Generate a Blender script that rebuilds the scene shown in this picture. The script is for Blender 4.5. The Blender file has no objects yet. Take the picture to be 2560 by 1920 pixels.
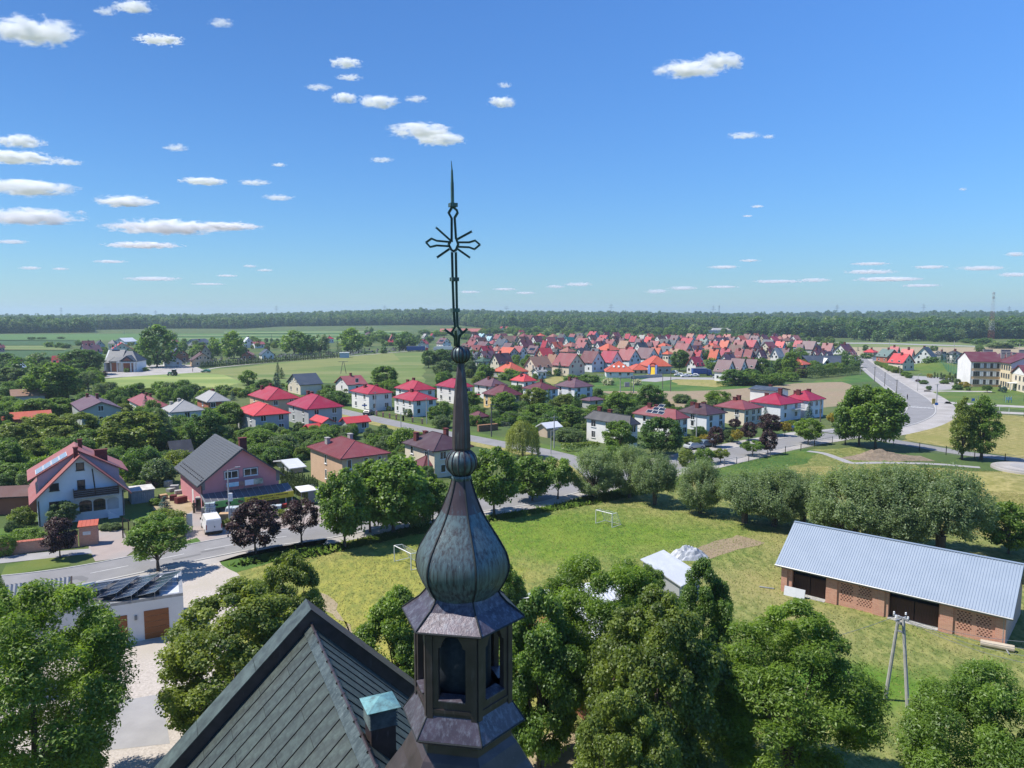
import bpy,math,random
import numpy as np
from mathutils import Vector,Matrix
random.seed(7)
SC=bpy.context.scene
COL=SC.collection
R=math.radians
# camera
F,H=1828.0,27.0
TH=math.atan(175/F)
CT,ST=math.cos(TH),math.sin(TH)
cam_d=bpy.data.cameras.new('camera');cam_d.sensor_width=36.0
cam_d.lens=36.0*F/2560.0
cam_d.clip_start=0.1;cam_d.clip_end=200000
cam=bpy.data.objects.new('camera',cam_d);COL.objects.link(cam)
cam.location=(0,0,H);cam.rotation_euler=(math.pi/2-TH,0,0)
SC.camera=cam
SC.render.resolution_x=1024;SC.render.resolution_y=768
# sky, sun, exposure
SUN_EL,SUN_AZ=R(57),R(90)
world=bpy.data.worlds.new('World');SC.world=world;world.use_nodes=True
wn=world.node_tree;wn.nodes.clear()
sky_n=wn.nodes.new('ShaderNodeTexSky');sky_n.sky_type='NISHITA';sky_n.sun_disc=False
sky_n.sun_elevation=SUN_EL;sky_n.sun_rotation=SUN_AZ
sky_n.altitude=100;sky_n.air_density=1.4;sky_n.dust_density=0.0;sky_n.ozone_density=8.0
hs=wn.nodes.new('ShaderNodeHueSaturation');hs.inputs['Saturation'].default_value=1.0
bg=wn.nodes.new('ShaderNodeBackground');bg.inputs['Strength'].default_value=0.082
wo=wn.nodes.new('ShaderNodeOutputWorld')
tn=wn.nodes.new('ShaderNodeMix');tn.data_type='RGBA';tn.blend_type='MULTIPLY';tn.inputs[0].default_value=1;tn.inputs[7].default_value=(.455,.70,1.0,1)
wn.links.new(sky_n.outputs[0],hs.inputs['Color']);wn.links.new(hs.outputs[0],tn.inputs[6]);wn.links.new(tn.outputs[2],bg.inputs[0]);wn.links.new(bg.outputs[0],wo.inputs[0])
sun_d=bpy.data.lights.new('sun','SUN');sun_d.energy=3.8;sun_d.angle=R(0.55);sun_d.color=(1.0,0.95,0.87)
sun=bpy.data.objects.new('sun',sun_d);COL.objects.link(sun)
sdir=Vector((-math.cos(SUN_EL),0.0,math.sin(SUN_EL)))
sun.rotation_euler=sdir.to_track_quat('Z','Y').to_euler();sun.location=(-60,40,90)
SC.view_settings.view_transform='Standard';SC.view_settings.look='None'
SC.view_settings.gamma=1;SC.view_settings.use_curve_mapping=False
SC.view_settings.exposure=0.85
SC.render.engine='CYCLES'
SC.cycles.max_bounces=10;SC.cycles.transparent_max_bounces=12;SC.cycles.diffuse_bounces=6
SC.cycles.volume_bounces=9;SC.cycles.volume_step_rate=1.0;SC.cycles.volume_max_steps=256;SC.cycles.use_denoising=True
# photograph measurements -> places on the ground
CROPS={'1':(0,760,.31646),'2':(600,760,.31646),'3':(1200,760,.31646),'4':(1860,700,.31646),'5':(0,1060,.25316),'6':(400,1060,.25316),'7':(0,1380,.3255),'8':(640,1380,.3255),'9':(1280,1380,.3255),'10':(1840,1240,.3255),'11':(960,380,.3255),'12':(960,880,.3255),'f':(0,0,1.15732),'s':(0,0,1),'E1':(1080,800,.18083),'E2':(1440,800,.18083),'E3':(1800,800,.18083),'E4':(2160,800,.18083),'W1':(0,780,.18083),'W2':(380,780,.18083),'W3':(740,780,.18083),'a':(500,1150,.11754),'b':(0,1380,.18083),'c':(0,940,.217),'d':(1660,960,.23508),'e':(2140,960,.18987),'g':(1400,1000,.18083),'h':(1440,1320,.23508)}
def c(k,x,y):
 o=CROPS[k];return(o[0]+x*o[2],o[1]+y*o[2])
def G(px,py,z=0.0):
 x=(px-1280)/F;w=-(py-960)/F
 Y=CT+w*ST;Z=-ST+w*CT
 t=(z-H)/Z
 return Vector((x*t,Y*t,z))
def Gc(k,x,y,z=0.0):return G(*c(k,x,y),z)
def depth(p):return p[1]*CT+(H-p[2])*ST
def prj(p):
 d=depth(p);v=p[1]*ST+(p[2]-H)*CT
 return(1280+F*p[0]/d,960-F*v/d)
def zat(y,py):
 k=(960-py)/F
 return H+y*(k*CT-ST)/(CT+k*ST)
def xat(px,y,z):return(px-1280)/F*(y*CT+(H-z)*ST)
def ppm(p):return F/depth(p)
# mesh helpers
class MB:
 def __init__(s):s.v=[];s.f=[];s.m=[]
 def add(s,vs,fs,mi=0):
  n=len(s.v);s.v+=[tuple(v)for v in vs]
  for f in fs:s.f.append(tuple(i+n for i in f));s.m.append(mi)
  return s
 def obox(s,o,a,b,d,mi=0):
  o,a,b,d=Vector(o),Vector(a),Vector(b),Vector(d)
  vs=[o,o+a,o+a+b,o+b,o+d,o+a+d,o+a+b+d,o+b+d]
  fs=[(3,2,1,0),(4,5,6,7),(0,1,5,4),(1,2,6,5),(2,3,7,6),(3,0,4,7)]
  if a.cross(b).dot(d)<0:fs=[tuple(reversed(f))for f in fs]
  return s.add(vs,fs,mi)
 def box(s,x0,x1,y0,y1,z0,z1,mi=0):
  return s.obox((x0,y0,z0),(x1-x0,0,0),(0,y1-y0,0),(0,0,z1-z0),mi)
 def tube(s,p,q,r0,r1=None,n=6,mi=0):
  p,q=Vector(p),Vector(q);r1=r0 if r1 is None else r1
  d=(q-p).normalized();a=d.orthogonal().normalized();b=d.cross(a)
  vs=[]
  for c0,r in((p,r0),(q,r1)):
   for i in range(n):
    t=2*math.pi*i/n;vs.append(c0+(a*math.cos(t)+b*math.sin(t))*r)
  fs=[(i,(i+1)%n,n+(i+1)%n,n+i)for i in range(n)]
  fs+=[tuple(reversed(range(n))),tuple(range(n,2*n))]
  return s.add(vs,fs,mi)
 def path(s,pts,r,n=6,mi=0):
  for a,b in zip(pts[:-1],pts[1:]):s.tube(a,b,r,r,n,mi)
  return s
 def quad(s,a,b,c0,d,mi=0):return s.add([a,b,c0,d],[(0,1,2,3)],mi)
 def extrude(s,pts,vec,mi=0):
  vec=Vector(vec);n=len(pts);P=[Vector(p)for p in pts]
  nn=Vector((0,0,0))
  for i in range(n):nn+=P[i].cross(P[(i+1)%n])
  if nn.dot(vec)>0:P.reverse()
  vs=P+[p+vec for p in P]
  fs=[tuple(range(n)),tuple(reversed(range(n,2*n)))]+[(i,n+i,n+(i+1)%n,(i+1)%n)for i in range(n)]
  return s.add(vs,fs,mi)
 def lathe(s,prof,n=12,rot=0.0,mi=0,cx=0,cy=0):
  vs=[]
  for r,z in prof:
   for i in range(n):
    t=rot+2*math.pi*i/n;vs.append((cx+r*math.cos(t),cy+r*math.sin(t),z))
  fs=[]
  for k in range(len(prof)-1):
   for i in range(n):fs.append((k*n+i,k*n+(i+1)%n,(k+1)*n+(i+1)%n,(k+1)*n+i))
  fs.append(tuple(reversed(range(n))));fs.append(tuple(range((len(prof)-1)*n,len(prof)*n)))
  return s.add(vs,fs,mi)
 def mesh(s,name,mats,smooth=False):
  me=bpy.data.meshes.new(name);me.from_pydata(s.v,[],s.f)
  if not isinstance(mats,(list,tuple)):mats=[mats]
  for m in mats:me.materials.append(m)
  if len(mats)>1:me.polygons.foreach_set('material_index',s.m)
  if smooth:me.polygons.foreach_set('use_smooth',[True]*len(me.polygons))
  me.update();return me
 def build(s,name,mats,parent=None,smooth=False):
  return link(name,s.mesh(name,mats,smooth),parent)
def link(name,me,parent=None,loc=None,rz=None):
 o=bpy.data.objects.new(name,me);COL.objects.link(o)
 if parent:o.parent=parent
 if loc is not None:o.location=loc
 if rz is not None:o.rotation_euler=(0,0,rz)
 return o
REG=[]
def tag(o,label,cat,group=None,kind=None):
 if label:o['label']=label
 if cat:o['category']=cat
 if group:o['group']=group
 if kind:o['kind']=kind
 if label:REG.append(o)
 return o
def empty(name,loc,rz=0.0,label=None,cat=None,group=None):
 o=bpy.data.objects.new(name,None);COL.objects.link(o);o.location=loc;o.rotation_euler=(0,0,rz)
 o.empty_display_size=.3
 return tag(o,label,cat,group)
def structure(o):o['kind']='structure';return o
# materials
MATS={}
def mat(name,col,rough=.8,col2=None,scale=2.0,detail=5,bump=0.0,bscale=None,metal=0.0,stretch=(1,1,1),spec=.3,col3=None,scale3=.2,ramp=(.33,.67),mix3=(.45,.65),wave=None,alpha=None,coords='Object'):
 m=bpy.data.materials.new(name);m.use_nodes=True;nt=m.node_tree;N=nt.nodes;L=nt.links
 b=N['Principled BSDF'];b.inputs['Roughness'].default_value=rough;b.inputs['Metallic'].default_value=metal
 b.inputs['Specular IOR Level'].default_value=spec
 tc=N.new('ShaderNodeTexCoord');mp=N.new('ShaderNodeMapping');mp.inputs['Scale'].default_value=stretch
 L.new(tc.outputs[coords],mp.inputs[0])
 if col2 is None:col2=tuple(x*.8 for x in col)
 nz=N.new('ShaderNodeTexNoise');nz.inputs['Scale'].default_value=scale;nz.inputs['Detail'].default_value=detail;nz.inputs['Roughness'].default_value=.62
 L.new(mp.outputs[0],nz.inputs['Vector'])
 rp=N.new('ShaderNodeValToRGB');rp.color_ramp.elements[0].position=ramp[0];rp.color_ramp.elements[1].position=ramp[1]
 rp.color_ramp.elements[0].color=(*col2,1);rp.color_ramp.elements[1].color=(*col,1)
 L.new(nz.outputs[0],rp.inputs[0]);out=rp.outputs[0]
 if col3 is not None:
  n3=N.new('ShaderNodeTexNoise');n3.inputs['Scale'].default_value=scale3;n3.inputs['Detail'].default_value=4
  L.new(mp.outputs[0],n3.inputs['Vector'])
  mr=N.new('ShaderNodeMapRange');mr.inputs[1].default_value=mix3[0];mr.inputs[2].default_value=mix3[1]
  L.new(n3.outputs[0],mr.inputs[0])
  mx=N.new('ShaderNodeMix');mx.data_type='RGBA'
  L.new(mr.outputs[0],mx.inputs[0]);L.new(out,mx.inputs[6]);mx.inputs[7].default_value=(*col3,1);out=mx.outputs[2]
 L.new(out,b.inputs['Base Color'])
 hsock=None
 if wave:
  ax,per,dep=wave
  wv=N.new('ShaderNodeTexWave');wv.wave_type='BANDS';wv.bands_direction=ax;wv.inputs['Scale'].default_value=.314/per
  L.new(tc.outputs[coords],wv.inputs[0]);hsock=wv.outputs['Fac']
  bp=N.new('ShaderNodeBump');bp.inputs['Strength'].default_value=1;bp.inputs['Distance'].default_value=dep
  L.new(hsock,bp.inputs['Height']);L.new(bp.outputs[0],b.inputs['Normal'])
 if bump>0:
  n2=N.new('ShaderNodeTexNoise');n2.inputs['Scale'].default_value=bscale or scale*3;n2.inputs['Detail'].default_value=4
  L.new(mp.outputs[0],n2.inputs['Vector'])
  b2=N.new('ShaderNodeBump');b2.inputs['Strength'].default_value=1;b2.inputs['Distance'].default_value=bump
  L.new(n2.outputs[0],b2.inputs['Height'])
  if wave:L.new(bp.outputs[0],b2.inputs['Normal'])
  L.new(b2.outputs[0],b.inputs['Normal'])
 MATS[name]=m;return m
def leafmat(name,dark,light,trans=.5,up=False):
 m=bpy.data.materials.new(name);m.use_nodes=True;nt=m.node_tree;N=nt.nodes;L=nt.links
 N.remove(N['Principled BSDF']);out=N['Material Output']
 at=N.new('ShaderNodeAttribute');at.attribute_name='tint'
 oi=N.new('ShaderNodeObjectInfo')
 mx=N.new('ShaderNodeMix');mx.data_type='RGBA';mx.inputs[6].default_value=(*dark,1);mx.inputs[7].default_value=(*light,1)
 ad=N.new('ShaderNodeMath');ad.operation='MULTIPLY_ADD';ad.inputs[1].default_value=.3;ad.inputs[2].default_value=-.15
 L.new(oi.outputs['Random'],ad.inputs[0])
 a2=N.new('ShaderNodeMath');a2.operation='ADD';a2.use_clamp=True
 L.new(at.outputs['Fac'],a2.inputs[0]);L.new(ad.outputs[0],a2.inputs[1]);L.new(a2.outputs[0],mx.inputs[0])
 df=N.new('ShaderNodeBsdfDiffuse');tr=N.new('ShaderNodeBsdfTranslucent');gl=N.new('ShaderNodeBsdfGlossy');gl.inputs['Roughness'].default_value=.5
 gl.inputs['Color'].default_value=(.7,.75,.7,1)
 L.new(mx.outputs[2],df.inputs[0])
 tcol=N.new('ShaderNodeMix');tcol.data_type='RGBA';tcol.blend_type='MULTIPLY';tcol.inputs[0].default_value=1
 L.new(mx.outputs[2],tcol.inputs[6]);tcol.inputs[7].default_value=(1.6,1.6,.9,1);L.new(tcol.outputs[2],tr.inputs[0])
 if up:
  cn=N.new('ShaderNodeCombineXYZ');cn.inputs[2].default_value=1;L.new(cn.outputs[0],df.inputs['Normal'])
 m1=N.new('ShaderNodeMixShader');m1.inputs[0].default_value=0 if up else trans;L.new(df.outputs[0],m1.inputs[1]);L.new(tr.outputs[0],m1.inputs[2])
 m2=N.new('ShaderNodeMixShader');m2.inputs[0].default_value=0 if up else .04;L.new(m1.outputs[0],m2.inputs[1]);L.new(gl.outputs[0],m2.inputs[2])
 L.new(m2.outputs[0],out.inputs[0]);MATS[name]=m;return m
ROOF={}
for nm,cc in dict(red=(.36,.028,.05),bright=(.52,.05,.055),maroon=(.125,.03,.038),pinkred=(.28,.075,.08),brown=(.115,.052,.04),darkgrey=(.05,.05,.056),slate=(.055,.07,.095),greywhite=(.36,.35,.33),orange=(.5,.105,.055),teal=(.03,.19,.17),mauve=(.135,.07,.085),terracotta=(.4,.13,.1),green=(.05,.1,.065),lightblue=(.33,.5,.55),crimson=(.31,.018,.05),plum=(.07,.034,.042),greygreen=(.14,.2,.18),tan=(.3,.17,.11),white=(.6,.62,.65),dustyred=(.225,.055,.062),rust=(.3,.12,.09),salmon=(.34,.11,.095)).items():
 ROOF[nm]=mat('roof_sheet_'+nm,cc,.5,tuple(x*.82 for x in cc),1.1,6,.012,5,spec=.35,col3=tuple(min(1,x*.8+.03)for x in cc),scale3=.35)
WALL={}
for nm,cc in dict(white=(.74,.73,.71),cream=(.68,.6,.47),grey=(.42,.43,.44),peach=(.6,.41,.28),yellow=(.74,.53,.24),pink=(.56,.25,.27),coolwhite=(.70,.72,.76),brick=(.36,.14,.09),tan=(.5,.4,.3),green=(.28,.42,.32),blue=(.35,.47,.6),greygreen=(.4,.43,.41),buff=(.6,.52,.4)).items():
 WALL[nm]=mat('render_'+nm,cc,.9,tuple(x*.9 for x in cc),.8,6,.004,30,spec=.15,col3=tuple(x*.82 for x in cc),scale3=.25,mix3=(.5,.8))
mat('glass',(.025,.03,.035),.08,(.02,.022,.026),1,spec=.6)
mat('white_trim',(.75,.75,.74),.5)
mat('dark_trim',(.05,.035,.03),.6)
mat('grey_trim',(.2,.21,.22),.6)
mat('chimney_brick',(.15,.035,.035),.9,(.10,.028,.028),6)
mat('chimney_render',(.36,.35,.33),.9,(.26,.25,.24),3)
mat('concrete',(.42,.41,.39),.9,(.3,.3,.29),2,bump=.004)
mat('galvanised',(.36,.37,.38),.5,(.26,.27,.28),3,metal=.4)
mat('pole_wood',(.17,.15,.13),.9,(.11,.1,.09),4,stretch=(1,1,.1))
mat('black',(.02,.02,.022),.6)
mat('rubber',(.02,.02,.02),.8)
mat('solar_cell',(.02,.03,.055),.15,(.015,.022,.04),8,spec=.6)
mat('solar_silver',(.26,.3,.36),.25,(.2,.24,.3),8,spec=.6)
mat('bark',(.13,.1,.075),.95,(.07,.055,.042),5,bump=.02,stretch=(1,1,.25))
leafmat('leaf_green',(.065,.13,.02),(.19,.30,.045))
leafmat('leaf_dark',(.05,.11,.028),(.125,.22,.045))
leafmat('leaf_ash',(.065,.13,.014),(.22,.33,.04),.52)
leafmat('leaf_weeping',(.15,.19,.03),(.3,.34,.07),.4)
leafmat('leaf_olive',(.085,.13,.02),(.225,.285,.05))
leafmat('leaf_yellowgreen',(.085,.135,.018),(.245,.295,.042))
leafmat('leaf_golden',(.2,.17,.015),(.42,.34,.04))
leafmat('leaf_willow',(.125,.185,.08),(.25,.33,.145))
leafmat('leaf_greygreen',(.08,.13,.052),(.17,.24,.092))
leafmat('leaf_purple',(.03,.015,.018),(.085,.04,.042),.2)
leafmat('leaf_spruce',(.035,.08,.065),(.09,.17,.15),.15)
leafmat('leaf_thuja',(.035,.07,.018),(.09,.14,.03),.2)
leafmat('leaf_wood',(.04,.095,.042),(.10,.185,.07),.4)
leafmat('leaf_elder',(.3,.33,.18),(.6,.58,.4),.25)
# GROUND
mat('ground_green',(.075,.115,.028),.95,(.045,.08,.02),.12,8,bump=.03,bscale=2.0,col3=(.10,.12,.035),scale3=.03)
mat('lawn',(.095,.15,.025),.95,(.06,.11,.018),.5,8,bump=.04,bscale=3.0,col3=(.12,.15,.03),scale3=.12)
mat('lush_grass',(.06,.135,.022),.95,(.04,.095,.017),.8,8,bump=.05,bscale=3.0,col3=(.09,.15,.025),scale3=.1)
mat('meadow',(.235,.24,.075),.95,(.11,.145,.034),1.3,12,ramp=(.40,.60),bump=.09,bscale=3.0,stretch=(1,.5,1),col3=(.29,.25,.10),scale3=.13,mix3=(.5,.74))
mat('dry_meadow',(.34,.29,.115),.95,(.19,.18,.05),1.0,12,ramp=(.40,.60),bump=.09,bscale=3.0,stretch=(.6,.9,1),col3=(.22,.215,.06),scale3=.10,mix3=(.45,.7))
mat('rank_meadow',(.105,.185,.034),.95,(.08,.145,.026),.6,10,bump=.06,bscale=3,col3=(.15,.2,.045),scale3=.25,mix3=(.42,.6))
mat('hay_meadow',(.14,.185,.05),.95,(.09,.14,.034),.14,8,stretch=(.25,1,1),col3=(.20,.21,.08),scale3=.04,mix3=(.45,.7),bump=.05,bscale=1)
mat('hay_edge',(.21,.215,.075),.95,(.13,.165,.045),.2,8,stretch=(.25,1,1),bump=.05,bscale=1)
mat('wheat',(.19,.25,.07),.95,(.145,.21,.05),.15,8,stretch=(.3,1,1),col3=(.28,.31,.1),scale3=.05)
mat('crop_green',(.085,.165,.04),.95,(.06,.125,.03),.03,6,stretch=(.2,1,1))
mat('crop_pale',(.19,.25,.10),.95,(.15,.21,.07),.03,6,stretch=(.2,1,1))
mat('crop_dark',(.042,.095,.028),.95,(.034,.078,.023),.03,6,stretch=(.2,1,1))
mat('soil',(.30,.23,.15),.95,(.22,.165,.105),.6,9,bump=.08,bscale=2,col3=(.24,.2,.12),scale3=.08)
mat('soil_heap',(.27,.21,.15),.95,(.16,.125,.09),2.2,9,bump=.12,bscale=2)
mat('asphalt',(.25,.245,.245),.92,(.205,.2,.2),.35,9,bump=.005,bscale=30,stretch=(1,1,1),col3=(.19,.186,.184),scale3=.13,mix3=(.5,.75))
mat('asphalt_patch',(.17,.168,.168),.92,(.15,.148,.148),1,6)
mat('paving',(.40,.375,.35),.92,(.33,.31,.29),.8,8,bump=.01,bscale=9,col3=(.29,.27,.245),scale3=.2)
mat('paving_rose',(.35,.29,.26),.92,(.30,.25,.225),.6,8,bump=.01,bscale=8,col3=(.30,.27,.25),scale3=.2)
mat('cobbles',(.50,.45,.40),.92,(.34,.30,.26),5,6,bump=.03,bscale=7,col3=(.38,.34,.28),scale3=.18,mix3=(.48,.7))
mat('paving_grey',(.33,.32,.315),.92,(.27,.262,.26),.5,8,bump=.01,bscale=8)
mat('bare_earth',(.36,.29,.19),.95,(.26,.21,.12),.5,8,bump=.03,bscale=3)
mat('line_paint',(.62,.62,.6),.7,(.42,.42,.41),.9,6)
mat('kerb',(.45,.44,.42),.9,(.36,.35,.33),1.2)
def meadow_zone(m,cx,cy,rx,ry,col):
 """blends col into the meadow round (cx, cy)"""
 nt=m.node_tree;N=nt.nodes;L=nt.links;b=N['Principled BSDF'];src=b.inputs['Base Color'].links[0].from_socket
 tc=N.new('ShaderNodeTexCoord');mp=N.new('ShaderNodeMapping');mp.inputs['Location'].default_value=(-cx/rx,-cy/ry,0);mp.inputs['Scale'].default_value=(1/rx,1/ry,0);L.new(tc.outputs['Object'],mp.inputs[0])
 ln=N.new('ShaderNodeVectorMath');ln.operation='LENGTH';L.new(mp.outputs[0],ln.inputs[0])
 nz=N.new('ShaderNodeTexNoise');nz.inputs['Scale'].default_value=.22;nz.inputs['Detail'].default_value=8;L.new(tc.outputs['Object'],nz.inputs['Vector'])
 ad=N.new('ShaderNodeMath');ad.operation='MULTIPLY_ADD';ad.inputs[1].default_value=1.1;L.new(nz.outputs[0],ad.inputs[0]);L.new(ln.outputs['Value'],ad.inputs[2])
 mr=N.new('ShaderNodeMapRange');mr.inputs[1].default_value=1.75;mr.inputs[2].default_value=1.05;L.new(ad.outputs[0],mr.inputs[0])
 mx=N.new('ShaderNodeMix');mx.data_type='RGBA';L.new(mr.outputs[0],mx.inputs[0]);L.new(src,mx.inputs[6]);ml=N.new('ShaderNodeMix');ml.data_type='RGBA';ml.blend_type='MULTIPLY';ml.inputs[0].default_value=1;ml.inputs[6].default_value=(*col,1);L.new(src,ml.inputs[7]);ml2=N.new('ShaderNodeMix');ml2.data_type='RGBA';ml2.inputs[0].default_value=.3;ml2.inputs[6].default_value=(*col,1);vm=N.new('ShaderNodeVectorMath');vm.operation='SCALE';vm.inputs['Scale'].default_value=5;L.new(ml.outputs[2],vm.inputs[0]);L.new(vm.outputs[0],ml2.inputs[7]);ml2.inputs[0].default_value=.7;L.new(ml2.outputs[2],mx.inputs[7]);L.new(mx.outputs[2],b.inputs['Base Color'])
meadow_zone(MATS['meadow'],-11,66,17,26,(.25,.238,.095))  # dried out, straw toned grass
meadow_zone(MATS['meadow'],24,51,9,4.5,(.075,.15,.026));meadow_zone(MATS['meadow'],6,88,22,12,(.12,.185,.036))  # darker green zones blended into the meadow colour
# terrain: flat village, rising to wooded hills far off
def hill(x,y):
 t=min(1,max(0,(y-1150)/1300));t=t*t*(3-2*t)
 a=max(-2.0,min(2.0,x/max(y,1)))
 A=6+19*math.exp(-((a+.13)/.17)**2)+9*math.exp(-((a-.14)/.12)**2)+12/(1+math.exp(-(a-.33)/.06))
 return t*A
xs=np.concatenate([np.linspace(-7000,-1500,12),np.linspace(-1300,1300,40),np.linspace(1500,7000,12)])
ys=np.concatenate([np.array([-600,0,500,1000]),np.linspace(1150,2600,24),np.linspace(2900,9000,10)])
mb=MB();nx=len(xs)
mb.v=[(x,y,hill(x,y))for y in ys for x in xs]
mb.f=[(j*nx+i,j*nx+i+1,(j+1)*nx+i+1,(j+1)*nx+i)for j in range(len(ys)-1)for i in range(nx-1)];mb.m=[0]*len(mb.f)
structure(mb.build('ground',MATS['ground_green'],None,True))
_lay=[0.0]
def sheet(name,pts,m,z=None,k='s'):
 """flat ground surface from a list of photograph points (or world points when k is None)"""
 if z is None:_lay[0]+=.004;z=_lay[0]
 P=[Gc(k,*p)for p in pts]if k else[Vector((p[0],p[1],0))for p in pts]
 if m in('meadow','dry_meadow','football_grass','lush_grass','lawn','soil','bare_earth','hay_meadow'):
  rg=random.Random(len(P)*7+int(abs(P[0].x)));Q=[]
  for i in range(len(P)):
   a,b=P[i],P[(i+1)%len(P)];L=(b-a).length;n=max(1,min(60,int(L/(.7+a.y*.008))));nn=Vector((-(b-a).y,(b-a).x,0)).normalized();amp=min(1.0,L*.05)*(.5 if m=='lawn' else 1)
   for j in range(n):Q.append(a.lerp(b,j/n)+nn*(amp*(rg.random()-.5)+amp*.6*math.sin(j*.7+i)))
  P=Q
 mb=MB();mb.add([(p.x,p.y,z)for p in P],[tuple(range(len(P)))])
 o=mb.build(name,MATS[m])
 if o.data.polygons[0].normal.z<0:o.data.flip_normals()
 return structure(o)
def spline(P,n=8):
 out=[]
 Q=[P[0]*2-P[1]]+P+[P[-1]*2-P[-2]]
 for i in range(1,len(Q)-2):
  for j in range(n):
   t=j/n;a,b,d,e=Q[i-1],Q[i],Q[i+1],Q[i+2]
   out.append(.5*((2*b)+(d-a)*t+(2*a-5*b+4*d-e)*t*t+(3*b-a-3*d+e)*t**3))
 out.append(P[-1]);return out
def offs(L,d):
 out=[]
 for i in range(len(L)):
  t=(L[min(i+1,len(L)-1)]-L[max(i-1,0)]);t=Vector((t.x,t.y,0)).normalized()
  out.append(L[i]+Vector((-t.y,t.x,0))*d)
 return out
def ribbon(name,L,d0,d1,m,z=None,h=0.0):
 if z is None:_lay[0]+=.004;z=_lay[0]
 A,B=offs(L,d0),offs(L,d1);n=len(L);mb=MB()
 vs=[(p.x,p.y,z+h)for p in A]+[(p.x,p.y,z+h)for p in B]
 fs=[(i,n+i,n+i+1,i+1)for i in range(n-1)]
 if h>0:
  vs+=[(p.x,p.y,0)for p in A]+[(p.x,p.y,0)for p in B]
  fs+=[(2*n+i,i,i+1,2*n+i+1)for i in range(n-1)]+[(n+i,3*n+i,3*n+i+1,n+i+1)for i in range(n-1)]
 mb.add(vs,fs);o=mb.build(name,MATS[m])
 if o.data.polygons[0].normal.z<0:o.data.flip_normals()
 return structure(o)
def dashes(name,L,off,w,on,gap,m,z):
 A=offs(L,off);d=0;mb=MB();acc=[0]
 for a,b in zip(A[:-1],A[1:]):acc.append(acc[-1]+(b-a).length)
 def at(s):
  for i in range(len(A)-1):
   if acc[i+1]>=s:return A[i].lerp(A[i+1],(s-acc[i])/max(1e-6,acc[i+1]-acc[i]))
  return A[-1]
 s=0
 while s+on<acc[-1]:
  p,q=at(s),at(s+on);t=(q-p).normalized();nn=Vector((-t.y,t.x,0))*w/2
  mb.quad((p+nn).to_tuple()[:2]+(z,),(p-nn).to_tuple()[:2]+(z,),(q-nn).to_tuple()[:2]+(z,),(q+nn).to_tuple()[:2]+(z,));s+=on+gap
 o=mb.build(name,MATS[m])
 o.data.update()
 if o.data.polygons[0].normal.z<0:o.data.flip_normals()
 return structure(o)
 # --- far fields (strips that run across the view)
def strip(y0,y1,x0,x1,m,sl=0.0):
 sheet('field',[(x0,y1+sl),(x1,y1),(x1,y0),(x0,y0+sl)],m,z=.02+_lay[0]*0)
strip(834,850,-60,420,'crop_green',2);strip(850,864,-60,200,'crop_dark',0);strip(863.5,876,-60,165,'hay_meadow',0);strip(875.5,900,-60,260,'crop_dark',-2)
yy=822.0
for i,(dy,m)in enumerate([(3,'crop_pale'),(2.2,'crop_green'),(3.2,'crop_pale'),(2,'crop_dark'),(3.4,'crop_green'),(2.6,'crop_pale'),(2,'crop_dark'),(4,'crop_green'),(3,'crop_pale'),(6,'crop_green')]):
 strip(yy,yy+dy+.02,380 if i>3 else 560,1010,m,4-i*.35);yy+=dy
strip(832,839,1270,1420,'crop_pale');strip(855,868,2040,2700,'hay_meadow');strip(868.05,892,2130,2700,'bare_earth')
sheet('far_road',[(2040,856.5),(2200,857),(2360,862),(2440,865),(2440,867),(2360,864.5),(2200,859.5),(2040,859)],'paving_grey',.05)
# --- middle distance
sheet('hay_meadow',[(700,905),(960,884),(1060,880),(1060,1010),(900,960),(760,955),(540,985),(430,960),(470,925),(600,918)],'hay_meadow',.012)
sheet('wheat_field',[(250,950),(380,935),(500,933),(560,937),(605,955),(560,968),(420,972),(250,975)],'wheat',.016)
sheet('hay_meadow',[(505,928),(620,917),(980,881),(1000,900),(700,928),(590,942)],'hay_edge',.020)
sheet('chapel_square',[(225,948),(380,938),(520,930),(480,912),(330,912),(250,930)],'paving',.024)
sheet('cemetery_ground',[(470,912),(440,898),(640,880),(960,868),(1080,872),(985,880),(760,896),(540,918)],'ground_green',.022)
ribbon('cemetery_path',spline([Gc('s',*p)for p in[(500,927),(560,917),(700,904),(840,893),(985,881),(1060,875)]]),-1.2,1.2,'paving',.028)
sheet('grass_field',[(1480,948),(1520,938),(1640,945),(1900,968),(2090,948),(2160,932),(2195,942),(2195,952),(2120,958),(1990,968),(1760,990),(1560,985),(1480,972)],'lush_grass',.012)
sheet('ploughed_field',[(1500,978),(1600,978),(1760,977),(1900,968),(2010,957),(2105,955),(2130,962),(2130,1010),(1990,1030),(1800,1024),(1640,1015)],'soil',.016)
sheet('dry_patch',[(1363,945),(1405,940),(1412,948),(1390,960),(1370,962)],'dry_meadow',.02)
sheet('gravel_yard',[(1590,952),(1640,942),(1780,944),(1800,950),(1690,948),(1640,955)],'paving_grey',.024)
sheet('yard_grass',[(1680,950),(1800,945),(1880,950),(1790,968),(1690,962)],'dry_meadow',.020)
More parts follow.
